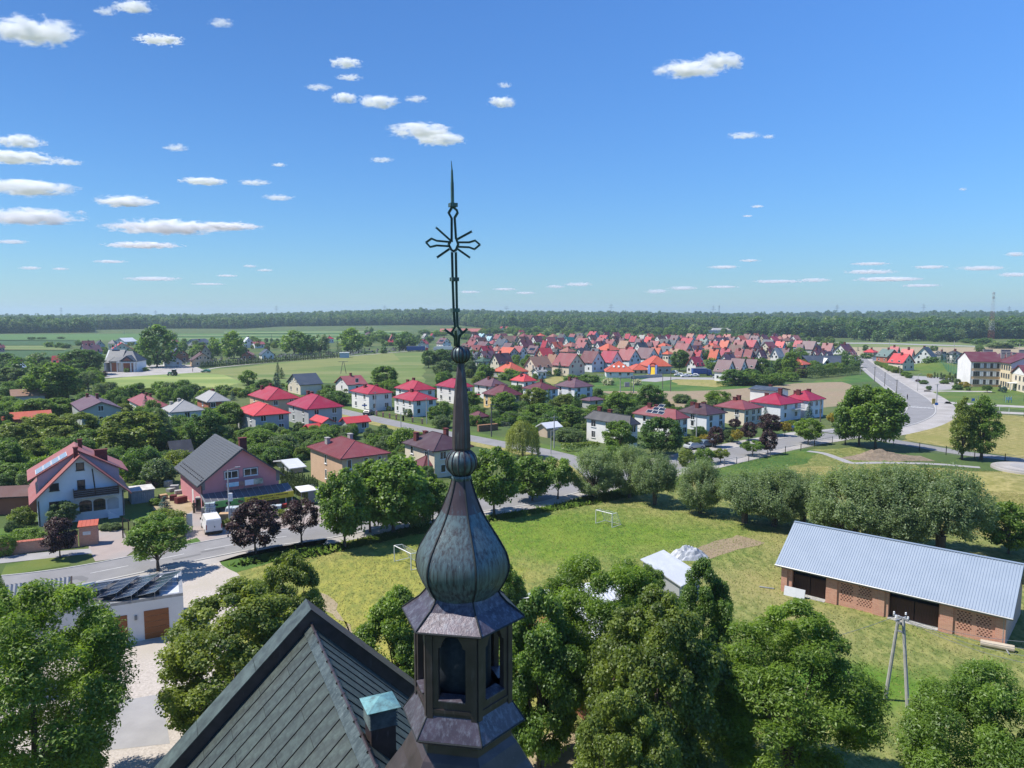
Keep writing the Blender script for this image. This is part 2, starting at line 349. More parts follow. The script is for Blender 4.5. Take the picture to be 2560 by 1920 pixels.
# --- near meadow
sheet('meadow',[(560,1430),(700,1392),(900,1340),(1200,1290),(1480,1235),(1720,1190),(1860,1140),(2000,1128),(2130,1118),(2300,1170),(2700,1200),(2900,1500),(2900,2300),(1200,2300),(800,2000),(560,1700)],'meadow',.016)
sheet('grass_bank',[(1780,1180),(1860,1140),(2010,1122),(2060,1130),(1990,1165),(1880,1200),(1800,1215)],'lush_grass',.020)
sheet('mown_slope',[(1900,1218),(2020,1165),(2130,1170),(2380,1172),(2430,1180),(2700,1210),(2700,1420),(2420,1330),(2100,1300)],'dry_meadow',.022)
sheet('dug_plot',[(1737,1372),(1842,1338),(1910,1357),(1760,1402)],'soil',.026)
sheet('trodden_path',[(1330,1870),(1390,1820),(1440,1840),(1470,1960),(1300,2000)],'bare_earth',.024)
sheet('trodden_path',[(795,1480),(815,1490),(900,1590),(880,1600)],'bare_earth',.028)
sheet('straw_field',[(2250,1068),(2310,1052),(2350,1018),(2400,1030),(2560,1040),(2700,1060),(2700,1170),(2560,1145),(2400,1122),(2262,1102)],'dry_meadow',.022)
# --- school lawns and court
sheet('school_lawn',[(2320,978),(2480,965),(2700,1000),(2700,1040),(2520,1022),(2420,1012),(2370,1006)],'lawn',.024)
sheet('knoll_lawn',[(2250,930),(2250,900),(2420,905),(2440,930),(2350,942)],'lawn',.020)
sheet('school_path',[(2310,976),(2480,978),(2480,980.5),(2310,979)],'paving',.030)
sheet('school_path',[(2365,1004),(2480,1011),(2700,1022),(2700,1026),(2480,1016),(2360,1009)],'paving',.030)
sheet('school_path',[(2480,1028),(2700,1038),(2700,1043),(2480,1033)],'paving',.030)
sheet('car_park',[(2225,935),(2290,940),(2380,945),(2385,960),(2378,974),(2310,977),(2290,970),(2250,955)],'paving_grey',.028)
# --- roads
RA=spline([Gc('s',*p)for p in[(-160,1480),(60,1459),(242,1431),(463,1385),(640,1352),(817,1327),(1010,1288),(1290,1250),(1430,1217),(1694,1165),(1850,1130),(1960,1107),(2085,1086)]])
ribbon('road',RA,-3.1,3.1,'asphalt',.040)
RD=spline([Gc('s',*p)for p in[(2040,1093),(2150,1092),(2260,1108),(2400,1132),(2560,1152),(2760,1180)]])
ribbon('road',RD,-2.3,2.3,'asphalt',.036)
RC=spline([Gc('s',*p)for p in[(2090,1085),(2180,1072),(2262,1052),(2302,1028),(2292,1000),(2252,972),(2206,940),(2158,903),(2142,892),(2080,884)]])
ribbon('road',RC,-3.4,3.4,'asphalt',.044)
RB=spline([Gc('s',*p)for p in[(640,985),(760,1006),(862,1030),(945,1049),(1045,1071),(1185,1097),(1261,1112),(1345,1127),(1440,1152),(1480,1176),(1500,1195)]])
ribbon('road',RB,-2.6,2.6,'asphalt',.036)
ribbon('pavement',RC,-8.8,-3.7,'paving',.030);ribbon('kerb',RC,-3.7,-3.4,'kerb',.0,.12);ribbon('kerb',RC,3.4,3.65,'kerb',.0,.12)
ribbon('pavement',RC,3.65,5.4,'paving_grey',.030)
ribbon('pavement',RA[:64],-5.4,-3.4,'paving',.032)
ribbon('pavement',RA[64:],-5.8,-3.4,'paving',.034)
ribbon('kerb',RA,-3.4,-3.1,'kerb',.0,.10)
ribbon('pavement',RA[70:],3.4,7.2,'paving',.033);ribbon('kerb',RA[64:],3.1,3.4,'kerb',.0,.1)
ribbon('verge',RB,-5.5,-2.6,'dry_meadow',.028);ribbon('verge',RB,2.6,6,'lawn',.028)
dashes('road_marking',RA[8:40],0,.13,3.6,2.2,'line_paint',.048)
dashes('road_marking',RC[40:64],0,.13,4,6,'line_paint',.052)
mb=MB()
for i in range(6):
 p=Gc('e',735+i*50,303+i*3.2);mb.box(p.x-.22,p.x+.22,p.y-1.2,p.y+1.2,.047,.0545)
structure(mb.build('zebra_crossing',MATS['line_paint']))
for pts in([(150,1449),(180,1443),(205,1440),(222,1446),(214,1456),(190,1449),(170,1455)],[(500,1380),(560,1369),(563,1372),(505,1383)],[(430,1399),(500,1385),(503,1388),(433,1402)]):
 sheet('asphalt_patch',pts,'asphalt_patch',.0475)
 # --- forecourts on the near road
sheet('courtyard',[(-300,1640),(-300,2300),(520,2300),(560,1760),(590,1560),(600,1440),(556,1398),(440,1416),(300,1444),(176,1466),(0,1500)],'cobbles',.028)
sheet('parking_shade',[(190,1772),(405,1735),(425,1860),(150,1890)],'paving_grey',.036)  # parking patch, its shade painted in as darker grey paving
sheet('pavement',[(-200,1412),(0,1392),(110,1381),(225,1372),(232,1384),(160,1392),(20,1407),(-200,1430)],'paving_grey',.034)
sheet('driveway',[(222,1330),(305,1318),(316,1345),(340,1372),(312,1394),(238,1404),(222,1372)],'paving_rose',.032)
sheet('verge',[(15,1412),(163,1389),(176,1412),(60,1432),(0,1440)],'lawn',.030)
sheet('driveway',[(463,1330),(470,1285),(500,1262),(640,1290),(770,1262),(850,1270),(840,1318),(700,1335),(588,1344),(515,1358),(466,1352)],'paving_rose',.024)
sheet('shop_yard',[(380,1268),(420,1240),(520,1230),(520,1290),(470,1300)],'bare_earth',.022)
sheet('verge',[(448,1358),(490,1345),(506,1358),(462,1366)],'lush_grass',.036)
sheet('verge',[(548,1404),(600,1389),(780,1348),(820,1345),(800,1378),(690,1405),(590,1432)],'lush_grass',.032)
sheet('back_lawn',[(312,1300),(310,1262),(370,1255),(392,1280),(385,1300)],'lush_grass',.020)
sheet('garden',[(-100,1330),(70,1318),(95,1345),(60,1375),(-100,1390)],'lush_grass',.020)
PATH=spline([Gc('s',*p)for p in[(2020,1128),(2060,1134),(2100,1148),(2133,1158),(2200,1157),(2330,1160),(2450,1169)]])
ribbon('footpath',PATH,-.8,.8,'paving_grey',.034)
for(L,d)in((RA[:64],3.2),):
 ribbon('kerb',L,3.1,3.3,'kerb',.0,.1)
 # grassy knoll beside the school and the spoil heap
def mound(name,px,py,rx,ry,h,m,seed,rough=.15,lump=0):
 rg=np.random.RandomState(seed);p=G(px,py);n=26;mb=MB();ph=rg.rand(8)*6.28
 for j in range(n):
  for i in range(n):
   x,y=-1+2*i/(n-1),-1+2*j/(n-1);rr=math.hypot(x,y)
   z=max(0,math.cos(min(1,rr)*math.pi/2))**1.3*h
   z*=1+lump*math.sin(5*x+ph[0])*math.cos(3*y+ph[1])+(rg.rand()-.5)*rough
   mb.v.append((p.x+x*rx,p.y+y*ry,max(.004,z)if rr<1 else .004))
 mb.f=[(j*n+i,j*n+i+1,(j+1)*n+i+1,(j+1)*n+i)for j in range(n-1)for i in range(n-1)];mb.m=[0]*len(mb.f)
 return mb.build(name,MATS[m],None,True)
structure(mound('grassy_knoll',2345,922,16,22,3.4,'lawn',1,.04))
tag(mound('soil_heap',2210,1146,8.2,2.6,1.25,'soil_heap',2,.45,.4),'long grey brown spoil heap beside the twin broad trees','soil heap')
structure(mound('grassy_rise',2480,1205,9,8,1.2,'dry_meadow',5,.05))
# CHURCH with its turret (nearest thing in view)
def copper(name,base,patina,amount,stretch=(7,7,.5),rough=.42,streak=(.55,.5,.42),samount=.5):
 m=bpy.data.materials.new(name);m.use_nodes=True;nt=m.node_tree;N=nt.nodes;L=nt.links;b=N['Principled BSDF']
 b.inputs['Roughness'].default_value=rough;b.inputs['Specular IOR Level'].default_value=.5;b.inputs['Metallic'].default_value=.25
 tc=N.new('ShaderNodeTexCoord');mp=N.new('ShaderNodeMapping');mp.inputs['Scale'].default_value=stretch;L.new(tc.outputs['Object'],mp.inputs[0])
 n1=N.new('ShaderNodeTexNoise');n1.inputs['Scale'].default_value=1.6;n1.inputs['Detail'].default_value=8;n1.inputs['Roughness'].default_value=.7;L.new(mp.outputs[0],n1.inputs['Vector'])
 r1=N.new('ShaderNodeMapRange');r1.inputs[1].default_value=.62-amount*.35;r1.inputs[2].default_value=.80-amount*.3;L.new(n1.outputs[0],r1.inputs[0])
 n2=N.new('ShaderNodeTexNoise');n2.inputs['Scale'].default_value=3;n2.inputs['Detail'].default_value=6;L.new(tc.outputs['Object'],n2.inputs['Vector'])
 c1=N.new('ShaderNodeValToRGB');c1.color_ramp.elements[0].color=(*[x*.55 for x in base],1);c1.color_ramp.elements[1].color=(*base,1)
 c1.color_ramp.elements[0].position=.3;c1.color_ramp.elements[1].position=.7;L.new(n2.outputs[0],c1.inputs[0])
 mx=N.new('ShaderNodeMix');mx.data_type='RGBA';L.new(r1.outputs[0],mx.inputs[0]);L.new(c1.outputs[0],mx.inputs[6]);mx.inputs[7].default_value=(*patina,1)
 mp2=N.new('ShaderNodeMapping');mp2.inputs['Scale'].default_value=tuple(s*1.7 for s in stretch);mp2.inputs['Location'].default_value=(7,3,5);L.new(tc.outputs['Object'],mp2.inputs[0])
 n3=N.new('ShaderNodeTexNoise');n3.inputs['Scale'].default_value=2.2;n3.inputs['Detail'].default_value=5;L.new(mp2.outputs[0],n3.inputs['Vector'])
 r3=N.new('ShaderNodeMapRange');r3.inputs[1].default_value=.66;r3.inputs[2].default_value=.78;r3.inputs[4].default_value=samount;L.new(n3.outputs[0],r3.inputs[0])
 m2=N.new('ShaderNodeMix');m2.data_type='RGBA';L.new(r3.outputs[0],m2.inputs[0]);L.new(mx.outputs[2],m2.inputs[6]);m2.inputs[7].default_value=(*streak,1)
 L.new(m2.outputs[2],b.inputs['Base Color'])
 bp=N.new('ShaderNodeBump');bp.inputs['Strength'].default_value=.5;bp.inputs['Distance'].default_value=.01;L.new(n1.outputs[0],bp.inputs['Height']);L.new(bp.outputs[0],b.inputs['Normal'])
 MATS[name]=m;return m
copper('copper_roof',(.07,.082,.075),(.11,.138,.124),.55,(1.2,1.2,1.2),.4,(.3,.33,.31),.2)
copper('copper_bright',(.075,.09,.083),(.13,.155,.145),.5,(3,6,3),.32,(.45,.48,.46),.8)
copper('copper_brown',(.08,.06,.062),(.11,.105,.115),.1,(3,3,.7),.4,(.3,.3,.3),.2)
copper('copper_dome',(.058,.054,.06),(.11,.16,.17),.72,(12,12,.3),.42,(.36,.40,.35),.8)
copper('copper_neck',(.085,.06,.066),(.085,.15,.18),.22,(9,9,.4),.42,(.4,.42,.36),.35)
copper('copper_skirt',(.095,.078,.10),(.15,.155,.185),.4,(9,9,2),.36,(.45,.46,.44),.35)
copper('copper_teal',(.12,.2,.21),(.16,.34,.35),.8,(3,3,3),.5,(.4,.38,.32),.3)
copper('copper_green_bar',(.055,.095,.08),(.11,.2,.16),.45,(4,4,1),.45,(.2,.26,.22),.2)
mat('seam_dark',(.025,.028,.03),.6)
mat('church_plaster',(.55,.5,.42),.9)
R1=G(778,1562,18.0);CA=math.atan2(.42152,.90682);RK=.98
church=empty('church',(R1.x,R1.y,0),CA,'brown green copper clad church roof with onion dome turret and cross, in the foreground','church')
HW=9.2
RL=15.0
mb=MB();mb.box(-HW+.6,HW-.6,-RL,.78,0,18-RK*HW+.3);mb.build('wall',MATS['church_plaster'],church)
mb=MB()
mb.extrude([(-HW,0,18-RK*HW-.05),(0,0,17.95),(HW,0,18-RK*HW-.05)],(0,-RL,0))
roof=mb.build('roof',MATS['seam_dark'],church)
# copper sheets in strips down both slopes, each a sheet of its own
sl=math.hypot(1,RK);rng=random.Random(3);pitch=.62
variants=[]
for k in range(3):variants.append(copper('copper_sheet_%s'%'abc'[k],*[((.062,.076,.068),(.092,.12,.106),.5),((.066,.078,.07),(.097,.124,.109),.52),((.059,.072,.066),(.088,.116,.104),.5)][k],(1.4,1.4,1.4),.5,(.3,.34,.31),.22))
def sheet_mesh(L,w,m):
 mb=MB();t=.012
 mb.box(0,L,.012,w-.012,0,t);mb.box(0,L,-.009,.009,0,.035,1)
 return mb.mesh('copper_sheet',[m,MATS['seam_dark']])
SM={}
def slope(side,n,length):
 for i in range(n):
  y=-i*pitch;d=.04;first=True
  while d<length:
   L=(1.1 if(i%2)else 2.1)if first else 2.1
   L=min(L,length-d);first=False
   if L<.2:break
   key=(round(L,2),side,rng.randrange(3))
   if key not in SM:SM[key]=sheet_mesh(L-.012,pitch,variants[key[2]])
   o=link('copper_sheet',SM[key],roof)
   ex=Vector((side/sl,0,-RK/sl));ey=Vector((0,-1,0));ez=Vector((RK/sl*side,0,1/sl))
   if side>0:ez=Vector((RK/sl,0,1/sl))
   M=Matrix((ex,ey,ez)).transposed()
   if M.determinant()<0:M=Matrix((ex,-ey,ez)).transposed();off=-pitch
   else:off=0
   M=M.to_4x4();p=Vector((0,y+(off if off else 0)*1.0,18))+ex*d
   M.translation=p+ez*(-.035);o.matrix_local=M
   d+=L
slope(-1,17,9.5);slope(1,17,5.0)
mb=MB()
for s in(-1,1):
 ex=Vector((s/sl,0,-RK/sl))
 mb.obox(Vector((0,.0,18.0)),ex*(.30 if s<0 else .12),Vector((0,-RL,0)),Vector((0,0,.022)))
rc=mb.build('ridge_cap',MATS['copper_bright'],roof)
mb=MB()
mb.tube((0,0,18.03),(0,-RL,18.03),.03,.03,6)
for i in range(25):mb.tube((-.03,-.62*i-.08,18.03),(.03,-.62*i,18.05),.04,.03,5)
mb.build('ridge_clip',MATS['copper_brown'],roof)['kind']='stuff'
# gable parapet at the far end of the roof
def parapet(side):
 mb=MB();kx=side
 A=[(0,0,17.7),(0,0,18.45),(kx*HW,0,18.45-RK*HW),(kx*HW,0,17.7-RK*HW)]
 mb.extrude(A,(0,.8,0));o=mb.build('parapet',MATS['copper_brown'],church)
 m2=MB();ex=Vector((kx/sl,0,-RK/sl));d=0
 while d<HW*sl:
  L=min(2.2,HW*sl-d)
  m2.obox(Vector((0,-.04,18.455))+ex*d,ex*(L-.015),Vector((0,.88,0)),Vector((0,0,.03)));d+=L
 m2.build('coping_sheet',MATS['copper_roof']if side<0 else MATS['copper_brown'],o)
parapet(-1);parapet(1)
# far gable wall and eaves
mb=MB();mb.extrude([(-HW+.6,.79,0),(-HW+.6,.79,18-RK*HW+.5),(0,.79,17.6),(HW-.6,.79,18-RK*HW+.5),(HW-.6,.79,0)],(0,.3,0));mb.build('gable_wall',MATS['church_plaster'],church)
# ventilator on the right slope
w2l=Matrix.Rotation(-CA,4,'Z')
for i in range(200):
 zf_=18.5-i*.02;vp=G(952,1868,zf_);vl=w2l@Vector((vp.x-R1.x,vp.y-R1.y,0))
 if 18-RK*abs(vl.x)>=zf_:break
zt=zat(vp.y,1762)
mb=MB();mb.box(vl.x-.27,vl.x+.27,vl.y-.27,vl.y+.27,zf_-.6,zt-.36);vent=mb.build('ventilator',MATS['copper_brown'],church)
for i in range(6):
 mb=MB();z=zt-.36+i*.065;mb.lathe([(.44,z),(.38,z+.05)],4,R(45),cx=vl.x,cy=vl.y);mb.build('louvre',MATS['copper_roof'],vent)
mb=MB();mb.lathe([(.5,zt+.03),(.52,zt+.05),(.02,zt+.2)],4,R(45),cx=vl.x,cy=vl.y);mb.build('cap',MATS['copper_teal'],vent)
# ---- turret
TD=12.0
tx=xat(1157,TD,21.0)
# local frame of the church: turret axis
tl=w2l@Vector((tx-R1.x,TD-R1.y,0));TXY=(tl.x,tl.y)
def tz(py,dy=0.0):return zat(TD+dy,py)
def tr(px):return px/F*(TD*CT+4*ST)
HEXR=R(-10)-CA
def hexpart(name,prof,mats,parent,n=6,rot=None,smooth=False):
 mb=MB();mb.lathe(prof,n,HEXR if rot is None else rot,0,*TXY);return mb.build(name,mats,parent,smooth)
turret=hexpart('turret',[(tr(300),14.5),(tr(255),tz(2010)),(tr(205),tz(1930)),(tr(165),tz(1880)),(tr(140),tz(1840)),(tr(126),tz(1826)),(tr(124),tz(1800))],MATS['copper_brown'],church)
hexpart('lower_skirt',[(tr(150),tz(1793)),(tr(158),tz(1786)),(tr(158.5),tz(1781)),(tr(140),tz(1757)),(tr(126),tz(1738)),(tr(122),tz(1732))],MATS['copper_skirt'],turret)
z0,z1=tz(1742),tz(1516)
# lantern: six walls with shouldered arch openings
rD=tr(125);side=rD;ap=rD*math.cos(R(30));th=.09
def arch(w,zt,zb):
 return[(-w,zb),(-w,zt-.22),(-w*.8,zt-.2),(-w*.72,zt-.13),(-w*.45,zt-.03),(0,zt),(w*.45,zt-.03),(w*.72,zt-.13),(w*.8,zt-.2),(w,zt-.22),(w,zb)]
for k in range(6):
 hs_=side/2-.002;w=.225;zb=z0+.30;zt=z1-.20;mb=MB();a=arch(w,zt,zb)
 mb.extrude([(-hs_,0,z0),(-w,0,z0),(-w,0,z1),(-hs_,0,z1)],(0,th,0))
 mb.extrude([(w,0,z0),(hs_,0,z0),(hs_,0,z1),(w,0,z1)],(0,th,0))
 mb.extrude([(-w,0,z0),(w,0,z0),(w,0,zb),(-w,0,zb)],(0,th,0))
 for(p,q)in zip(a[1:-2],a[2:-1]):mb.extrude([(p[0],0,p[1]),(q[0],0,q[1]),(q[0],0,z1),(p[0],0,z1)],(0,th,0))
 o=mb.build('lantern_panel',MATS['copper_brown'],turret)
 ang=HEXR+R(30)+R(60)*k+math.pi/2
 M=Matrix.Rotation(ang,4,'Z');n=Vector((math.cos(HEXR+R(30)+R(60)*k),math.sin(HEXR+R(30)+R(60)*k),0))
 M.translation=Vector((TXY[0],TXY[1],0))+n*ap;o.matrix_local=M
 # raised corner strips, sill board and a plinth rail
 mb=MB();mb.box(-hs_,-hs_+.1,-.022,0,z0,z1);mb.box(hs_-.1,hs_,-.022,0,z0,z1);mb.box(-hs_+.1,hs_-.1,-.016,0,z0+.1,z0+.16)
 f=mb.build('lantern_frame',MATS['copper_brown'],turret);f.matrix_local=M
 mb=MB();mb.obox((-w+.003,-.03,zb),(2*w-.006,0,0),(0,.2,.03),(0,0,.02));f=mb.build('sill',MATS['copper_skirt'],turret);f.matrix_local=M
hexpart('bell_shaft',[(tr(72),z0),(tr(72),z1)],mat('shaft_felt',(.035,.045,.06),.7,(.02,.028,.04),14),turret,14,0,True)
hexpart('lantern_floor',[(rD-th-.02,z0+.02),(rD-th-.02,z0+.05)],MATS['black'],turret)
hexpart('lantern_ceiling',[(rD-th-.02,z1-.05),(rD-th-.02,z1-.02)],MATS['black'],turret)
E0=tz(1529)
sk=hexpart('upper_skirt',[(tr(126),E0-.13),(tr(150),E0-.035),(tr(157),E0-.03),(tr(157.5),E0+.005),(tr(134),tz(1512)),(tr(112),tz(1497)),(tr(97),tz(1481)),(tr(88),tz(1465)),(tr(84),tz(1452))],MATS['copper_skirt'],turret)
def bulged(name,prof,mtl,round_=.45):
 mb=MB();n=48;vs=[]
 for r,y in prof:
  for i in range(n):
   t=2*math.pi*i/n;q=(t%(math.pi/3))-math.pi/6;k=(math.cos(math.pi/6)/math.cos(q))*(1-round_)+round_*1.0
   vs.append((TXY[0]+tr(r)*k*math.cos(t+HEXR),TXY[1]+tr(r)*k*math.sin(t+HEXR),tz(y)))
 fs=[(k*n+i,k*n+(i+1)%n,(k+1)*n+(i+1)%n,(k+1)*n+i)for k in range(len(prof)-1)for i in range(n)]
 mb.add(vs,fs);return mb.build(name,MATS[mtl],turret,True)
DP=[(82,1496),(86,1483),(92,1472),(100,1460),(108,1447),(114,1434),(118,1421),(119.5,1409),(118,1395),(114,1380),(107,1365),(98,1350),(88,1334),(77,1318),(66,1301),(57,1286),(52,1276)]
NP=[(52,1276),(45,1260),(38,1242),(32,1226),(27,1210),(24,1199),(22.5,1190)]
dome=bulged('onion_dome',DP,'copper_dome');bulged('dome_neck',NP,'copper_neck')
mb=MB()
for k in range(6):
 a=HEXR+R(60)*k
 mb.path([(TXY[0]+tr(r)*1.004*math.cos(a),TXY[1]+tr(r)*1.004*math.sin(a),tz(y))for r,y in DP+NP[1:]],.016,5)
mb.build('dome_seam',MATS['seam_dark'],dome)['kind']='stuff'
mb=MB();sp=[(157,1528),(134,1511),(112,1496),(97,1480),(88,1464),(84,1452)]
for k in range(6):
 a=HEXR+R(60)*k
 mb.path([(TXY[0]+tr(r)*1.004*math.cos(a),TXY[1]+tr(r)*1.004*math.sin(a),tz(y)+.005)for r,y in sp],.014,5)
 b=HEXR+R(60)*(k+1)
 p=lambda a_,r,z:(TXY[0]+r*math.cos(a_),TXY[1]+r*math.sin(a_),z)
 mb.tube(p(a,tr(157.5),E0-.012),p(b,tr(157.5),E0-.012),.018,.018,5)
 mb.tube(p(a,tr(158.5),tz(1783.5)),p(b,tr(158.5),tz(1783.5)),.018,.018,5)
 mb.path([p(a,tr(r)*1.003,tz(y))for r,y in((158,1781),(140,1757),(125,1738))],.013,5)
mb.build('skirt_seam',MATS['seam_dark'],turret)['kind']='stuff'
def ball(name,r,py0,py1,mtl,lobes=12,seam=True):
 prof=[]
 za,zb_=tz(py1),tz(py0)
 for i in range(11):
  t=-1+2*i/10;prof.append((tr(r)*math.sqrt(max(.04,1-t*t))**.85,(za+zb_)/2+(zb_-za)/2*t))
 mb=MB();mb.lathe(prof,24,0,0,*TXY);o=mb.build(name,MATS[mtl],turret,True)
 m2=MB()
 for k in range(lobes):
  a=R(360/lobes)*k+.1;m2.path([(TXY[0]+q*1.01*math.cos(a),TXY[1]+q*1.01*math.sin(a),z)for q,z in prof],.006+.00018*r,4)
 m2.build('ball_seam',MATS['copper_neck'],o)['kind']='stuff';return o
hexpart('collar',[(tr(24),tz(1199)),(tr(25.5),tz(1193)),(tr(24),tz(1187))],MATS['copper_dome'],turret,12,0)
ball('lower_ball',38,1121,1190,'copper_dome',14)
hexpart('obelisk',[(tr(21),tz(1126)),(tr(23.5),tz(1118)),(tr(23),tz(1085)),(tr(19),tz(1010)),(tr(13.5),tz(950)),(tr(8.5),tz(912)),(tr(8),tz(905))],MATS['copper_neck'],turret,6)
ball('upper_ball',22.5,865,908,'copper_dome',14)
# ---- cross of paired steel bars, leaning slightly, on the upper ball
cy0=866
def CP(x,y,d=0.0):
 """a point of the cross in its own plane from the enlarged view 11 (x, y)"""
 px,py=c('11',x,y)
 X=xat(px,TD,zat(TD,py));p=w2l@Vector((X-R1.x,TD+d-R1.y,0))
 return Vector((p.x,p.y,zat(TD,py)))
cross=empty('cross',(0,0,0));cross.parent=church
fwd=(w2l@Vector((0,1,0))).to_3d()
def bar(pts,w=.05,t=.06,name='bar'):
 w*=.72
 mb=MB();P=[CP(*p)for p in pts]
 for a,b in zip(P[:-1],P[1:]):
  d=(b-a).normalized();s=d.cross(fwd).normalized()
  for o_ in(-.5,.28):
   mb.obox(a+s*w*o_-fwd*t/2-d*.006,b-a+d*.012,s*w*.22,fwd*t)
  mb.obox(a-s*w*.3-fwd*t*.1,b-a,s*w*.6,fwd*t*.25)
 return mb.build(name,MATS['copper_green_bar'],cross)
bar([(523,770),(528,1000),(535,1200),(546,1345)],.052,.06,'upright_bar');bar([(552,770),(556,1000),(560,1200),(566,1340)],.052,.06,'upright_bar')
bar([(520,690),(520,510),(497,468),(523,425),(524,410)],.05,.06,'upright_bar');bar([(553,665),(543,505),(565,468),(560,448),(532,425)],.05,.06,'upright_bar')
bar([(520,670),(497,710),(520,755),(538,762)],.05,.06,'upright_bar');bar([(553,660),(570,710),(553,752),(538,762)],.05,.06,'upright_bar')
bar([(510,692),(405,682),(365,665),(323,695),(355,730),(405,718),(500,724)],.04,.055,'arm_bar')
bar([(565,694),(655,694),(700,680),(737,712),(695,747),(655,732),(568,728)],.04,.055,'arm_bar')
for r_ in([(512,680),(400,580)],[(560,672),(674,610)],[(502,745),(408,810)],[(565,745),(660,812)]):bar(r_,.045,.05,'ray_bar')
mb=MB();mb.tube(CP(527,420),CP(524,235),.03,.027,8);mb.tube(CP(524,235),CP(522,140),.024,.017,8);mb.tube(CP(522,140),CP(517,68),.012,.004,6);mb.build('spike',MATS['copper_green_bar'],cross)
for(x,y)in((540,978),(546,1215),(530,408)):
 mb=MB();p=CP(x,y);mb.obox(p-Vector((.06,.06,.03)),(.12,0,0),(0,.12,0),(0,0,.06));mb.build('clamp',MATS['copper_green_bar'],cross)
for(pts)in([(465,1362),(545,1420),(545,1490)],[(640,1358),(577,1415),(575,1490)],[(546,1345),(520,1385),(545,1430)],[(566,1340),(600,1385),(575,1430)]):bar(pts,.05,.05,'foot_strut')
for d_ in(-.16,.16):
 mb=MB();a,b=CP(560,1495),CP(560,1420)+fwd*d_;mb.tube(a,b,.03,.025,6);mb.tube(b,b+fwd*d_*.8+Vector((0,0,.12)),.025,.02,6);mb.build('foot_strut',MATS['copper_green_bar'],cross)
 # HOUSES
WM={}
def win_mesh(w,h,kind='w'):
 key=(round(w,2),round(h,2),kind)
 if key in WM:return WM[key]
 fr={'w':'white_trim','d':'dark_trim','g':'grey_trim'}[kind[0]];b=.09;t=.05
 mb=MB()
 mb.box(-w/2,-w/2+b,-t,0,0,h);mb.box(w/2-b,w/2,-t,0,0,h)
 mb.box(-w/2+b,w/2-b,-t,0,0,b);mb.box(-w/2+b,w/2-b,-t,0,h-b,h)
 if w>1.0 and 'n' not in kind:
  n=2 if w<2.1 else 3
  for i in range(1,n):x=-w/2+w*i/n;mb.box(x-.04,x+.04,-t,-.008,b,h-b)
 mb.box(-w/2-.08,w/2+.08,-.14,-t-.002+.05,-.07,-.002)
 m=mb.mesh('window',MATS[fr])
 pb=MB();pb.quad((-w/2+b,-.012,b),(w/2-b,-.012,b),(w/2-b,-.012,h-b),(-w/2+b,-.012,h-b));p=pb.mesh('pane',MATS['glass'])
 WM[key]=(m,p);return WM[key]
def window(parent,loc,rz,w,h,kind='w',pane=True):
 m,p=win_mesh(w,h,kind);o=link('window',m,parent,loc,rz);link('pane',p,o);return o
FW={}
def far_window(parent,loc,rz,w,h):
 key=(w,h)
 if key not in FW:
  mb=MB();mb.box(-w/2,w/2,-.03,0,0,h,0);mb.quad((-w/2+.1,-.036,.1),(w/2-.1,-.036,.1),(w/2-.1,-.036,h-.1),(-w/2+.1,-.036,h-.1),1)
  FW[key]=mb.mesh('window',[MATS['white_trim'],MATS['glass']])
 return link('window',FW[key],parent,loc,rz)
CHM={}
def chimney(roof,x,y,z0,z1,w=.55,d=.9,m='chimney_brick'):
 mb=MB();mb.box(x-w/2,x+w/2,y-d/2,y+d/2,z0,z1-.12);mb.box(x-w/2-.07,x+w/2+.07,y-d/2-.07,y+d/2+.07,z1-.12,z1)
 return mb.build('chimney',MATS[m],roof)
def hip_roof(b,a,e,z,oh,m,parent,t=.16,ridge=None):
 """hipped roof on a b x a plan: eaves at height e, top at z"""
 mb=MB();x0,x1,y0,y1=-oh,b+oh,-oh,a+oh
 W,D=x1-x0,y1-y0
 if ridge is None:ridge=max(0,abs(W-D))+.4
 cx,cy=(x0+x1)/2,(y0+y1)/2
 if W>=D:r0,r1=(cx-ridge/2,cy,z),(cx+ridge/2,cy,z)
 else:r0,r1=(cx,cy-ridge/2,z),(cx,cy+ridge/2,z)
 lo=[(x0,y0,e-t),(x1,y0,e-t),(x1,y1,e-t),(x0,y1,e-t)]
 hi=[(x0,y0,e),(x1,y0,e),(x1,y1,e),(x0,y1,e)]
 v=lo+hi+[r0,r1]
 f=[(3,2,1,0)]+[(i,(i+1)%4,4+(i+1)%4,4+i)for i in range(4)]
 if W>=D:f+=[(4,5,9,8),(5,6,9),(6,7,8,9),(7,4,8)]
 else:f+=[(4,5,8),(5,6,9,8),(6,7,9),(7,4,8,9)]
 mb.add(v,f);r=mb.build('roof',m,parent)
 cap=MB();C=[Vector(q)for q in hi];A0,A1=Vector(r0),Vector(r1)
 prs=[(C[0],A0),(C[1],A1),(C[2],A1),(C[3],A0),(A0,A1)]if W>=D else[(C[0],A0),(C[1],A0),(C[2],A1),(C[3],A1),(A0,A1)]
 for p,q in prs:
  if(p-q).length>.2:cap.tube(p+Vector((0,0,.01)),q+Vector((0,0,.01)),.085,.085,4)
 cap.build('ridge_cap',m,r);return r
def gable_roof(b,a,e,z,oh,m,parent,axis,t=.2,og=.5):
 """axis 'y': ridge along y (gables on y faces); axis 'x': ridge along x"""
 span,run=(b,a)if axis=='y' else(a,b)
 k=(z-e)/(span/2+oh)
 P=[(-oh,e-t),(-oh,e),(span/2,z),(span+oh,e),(span+oh,e-t),(span/2,z-t*1.25)]
 mb=MB()
 if axis=='y':mb.extrude([(x,-og,h)for x,h in P],(0,run+2*og,0))
 else:mb.extrude([(-og,y,h)for y,h in P],(run+2*og,0,0))
 # concave ends: split into two quads
 o=mb.build('roof',m,parent);return o
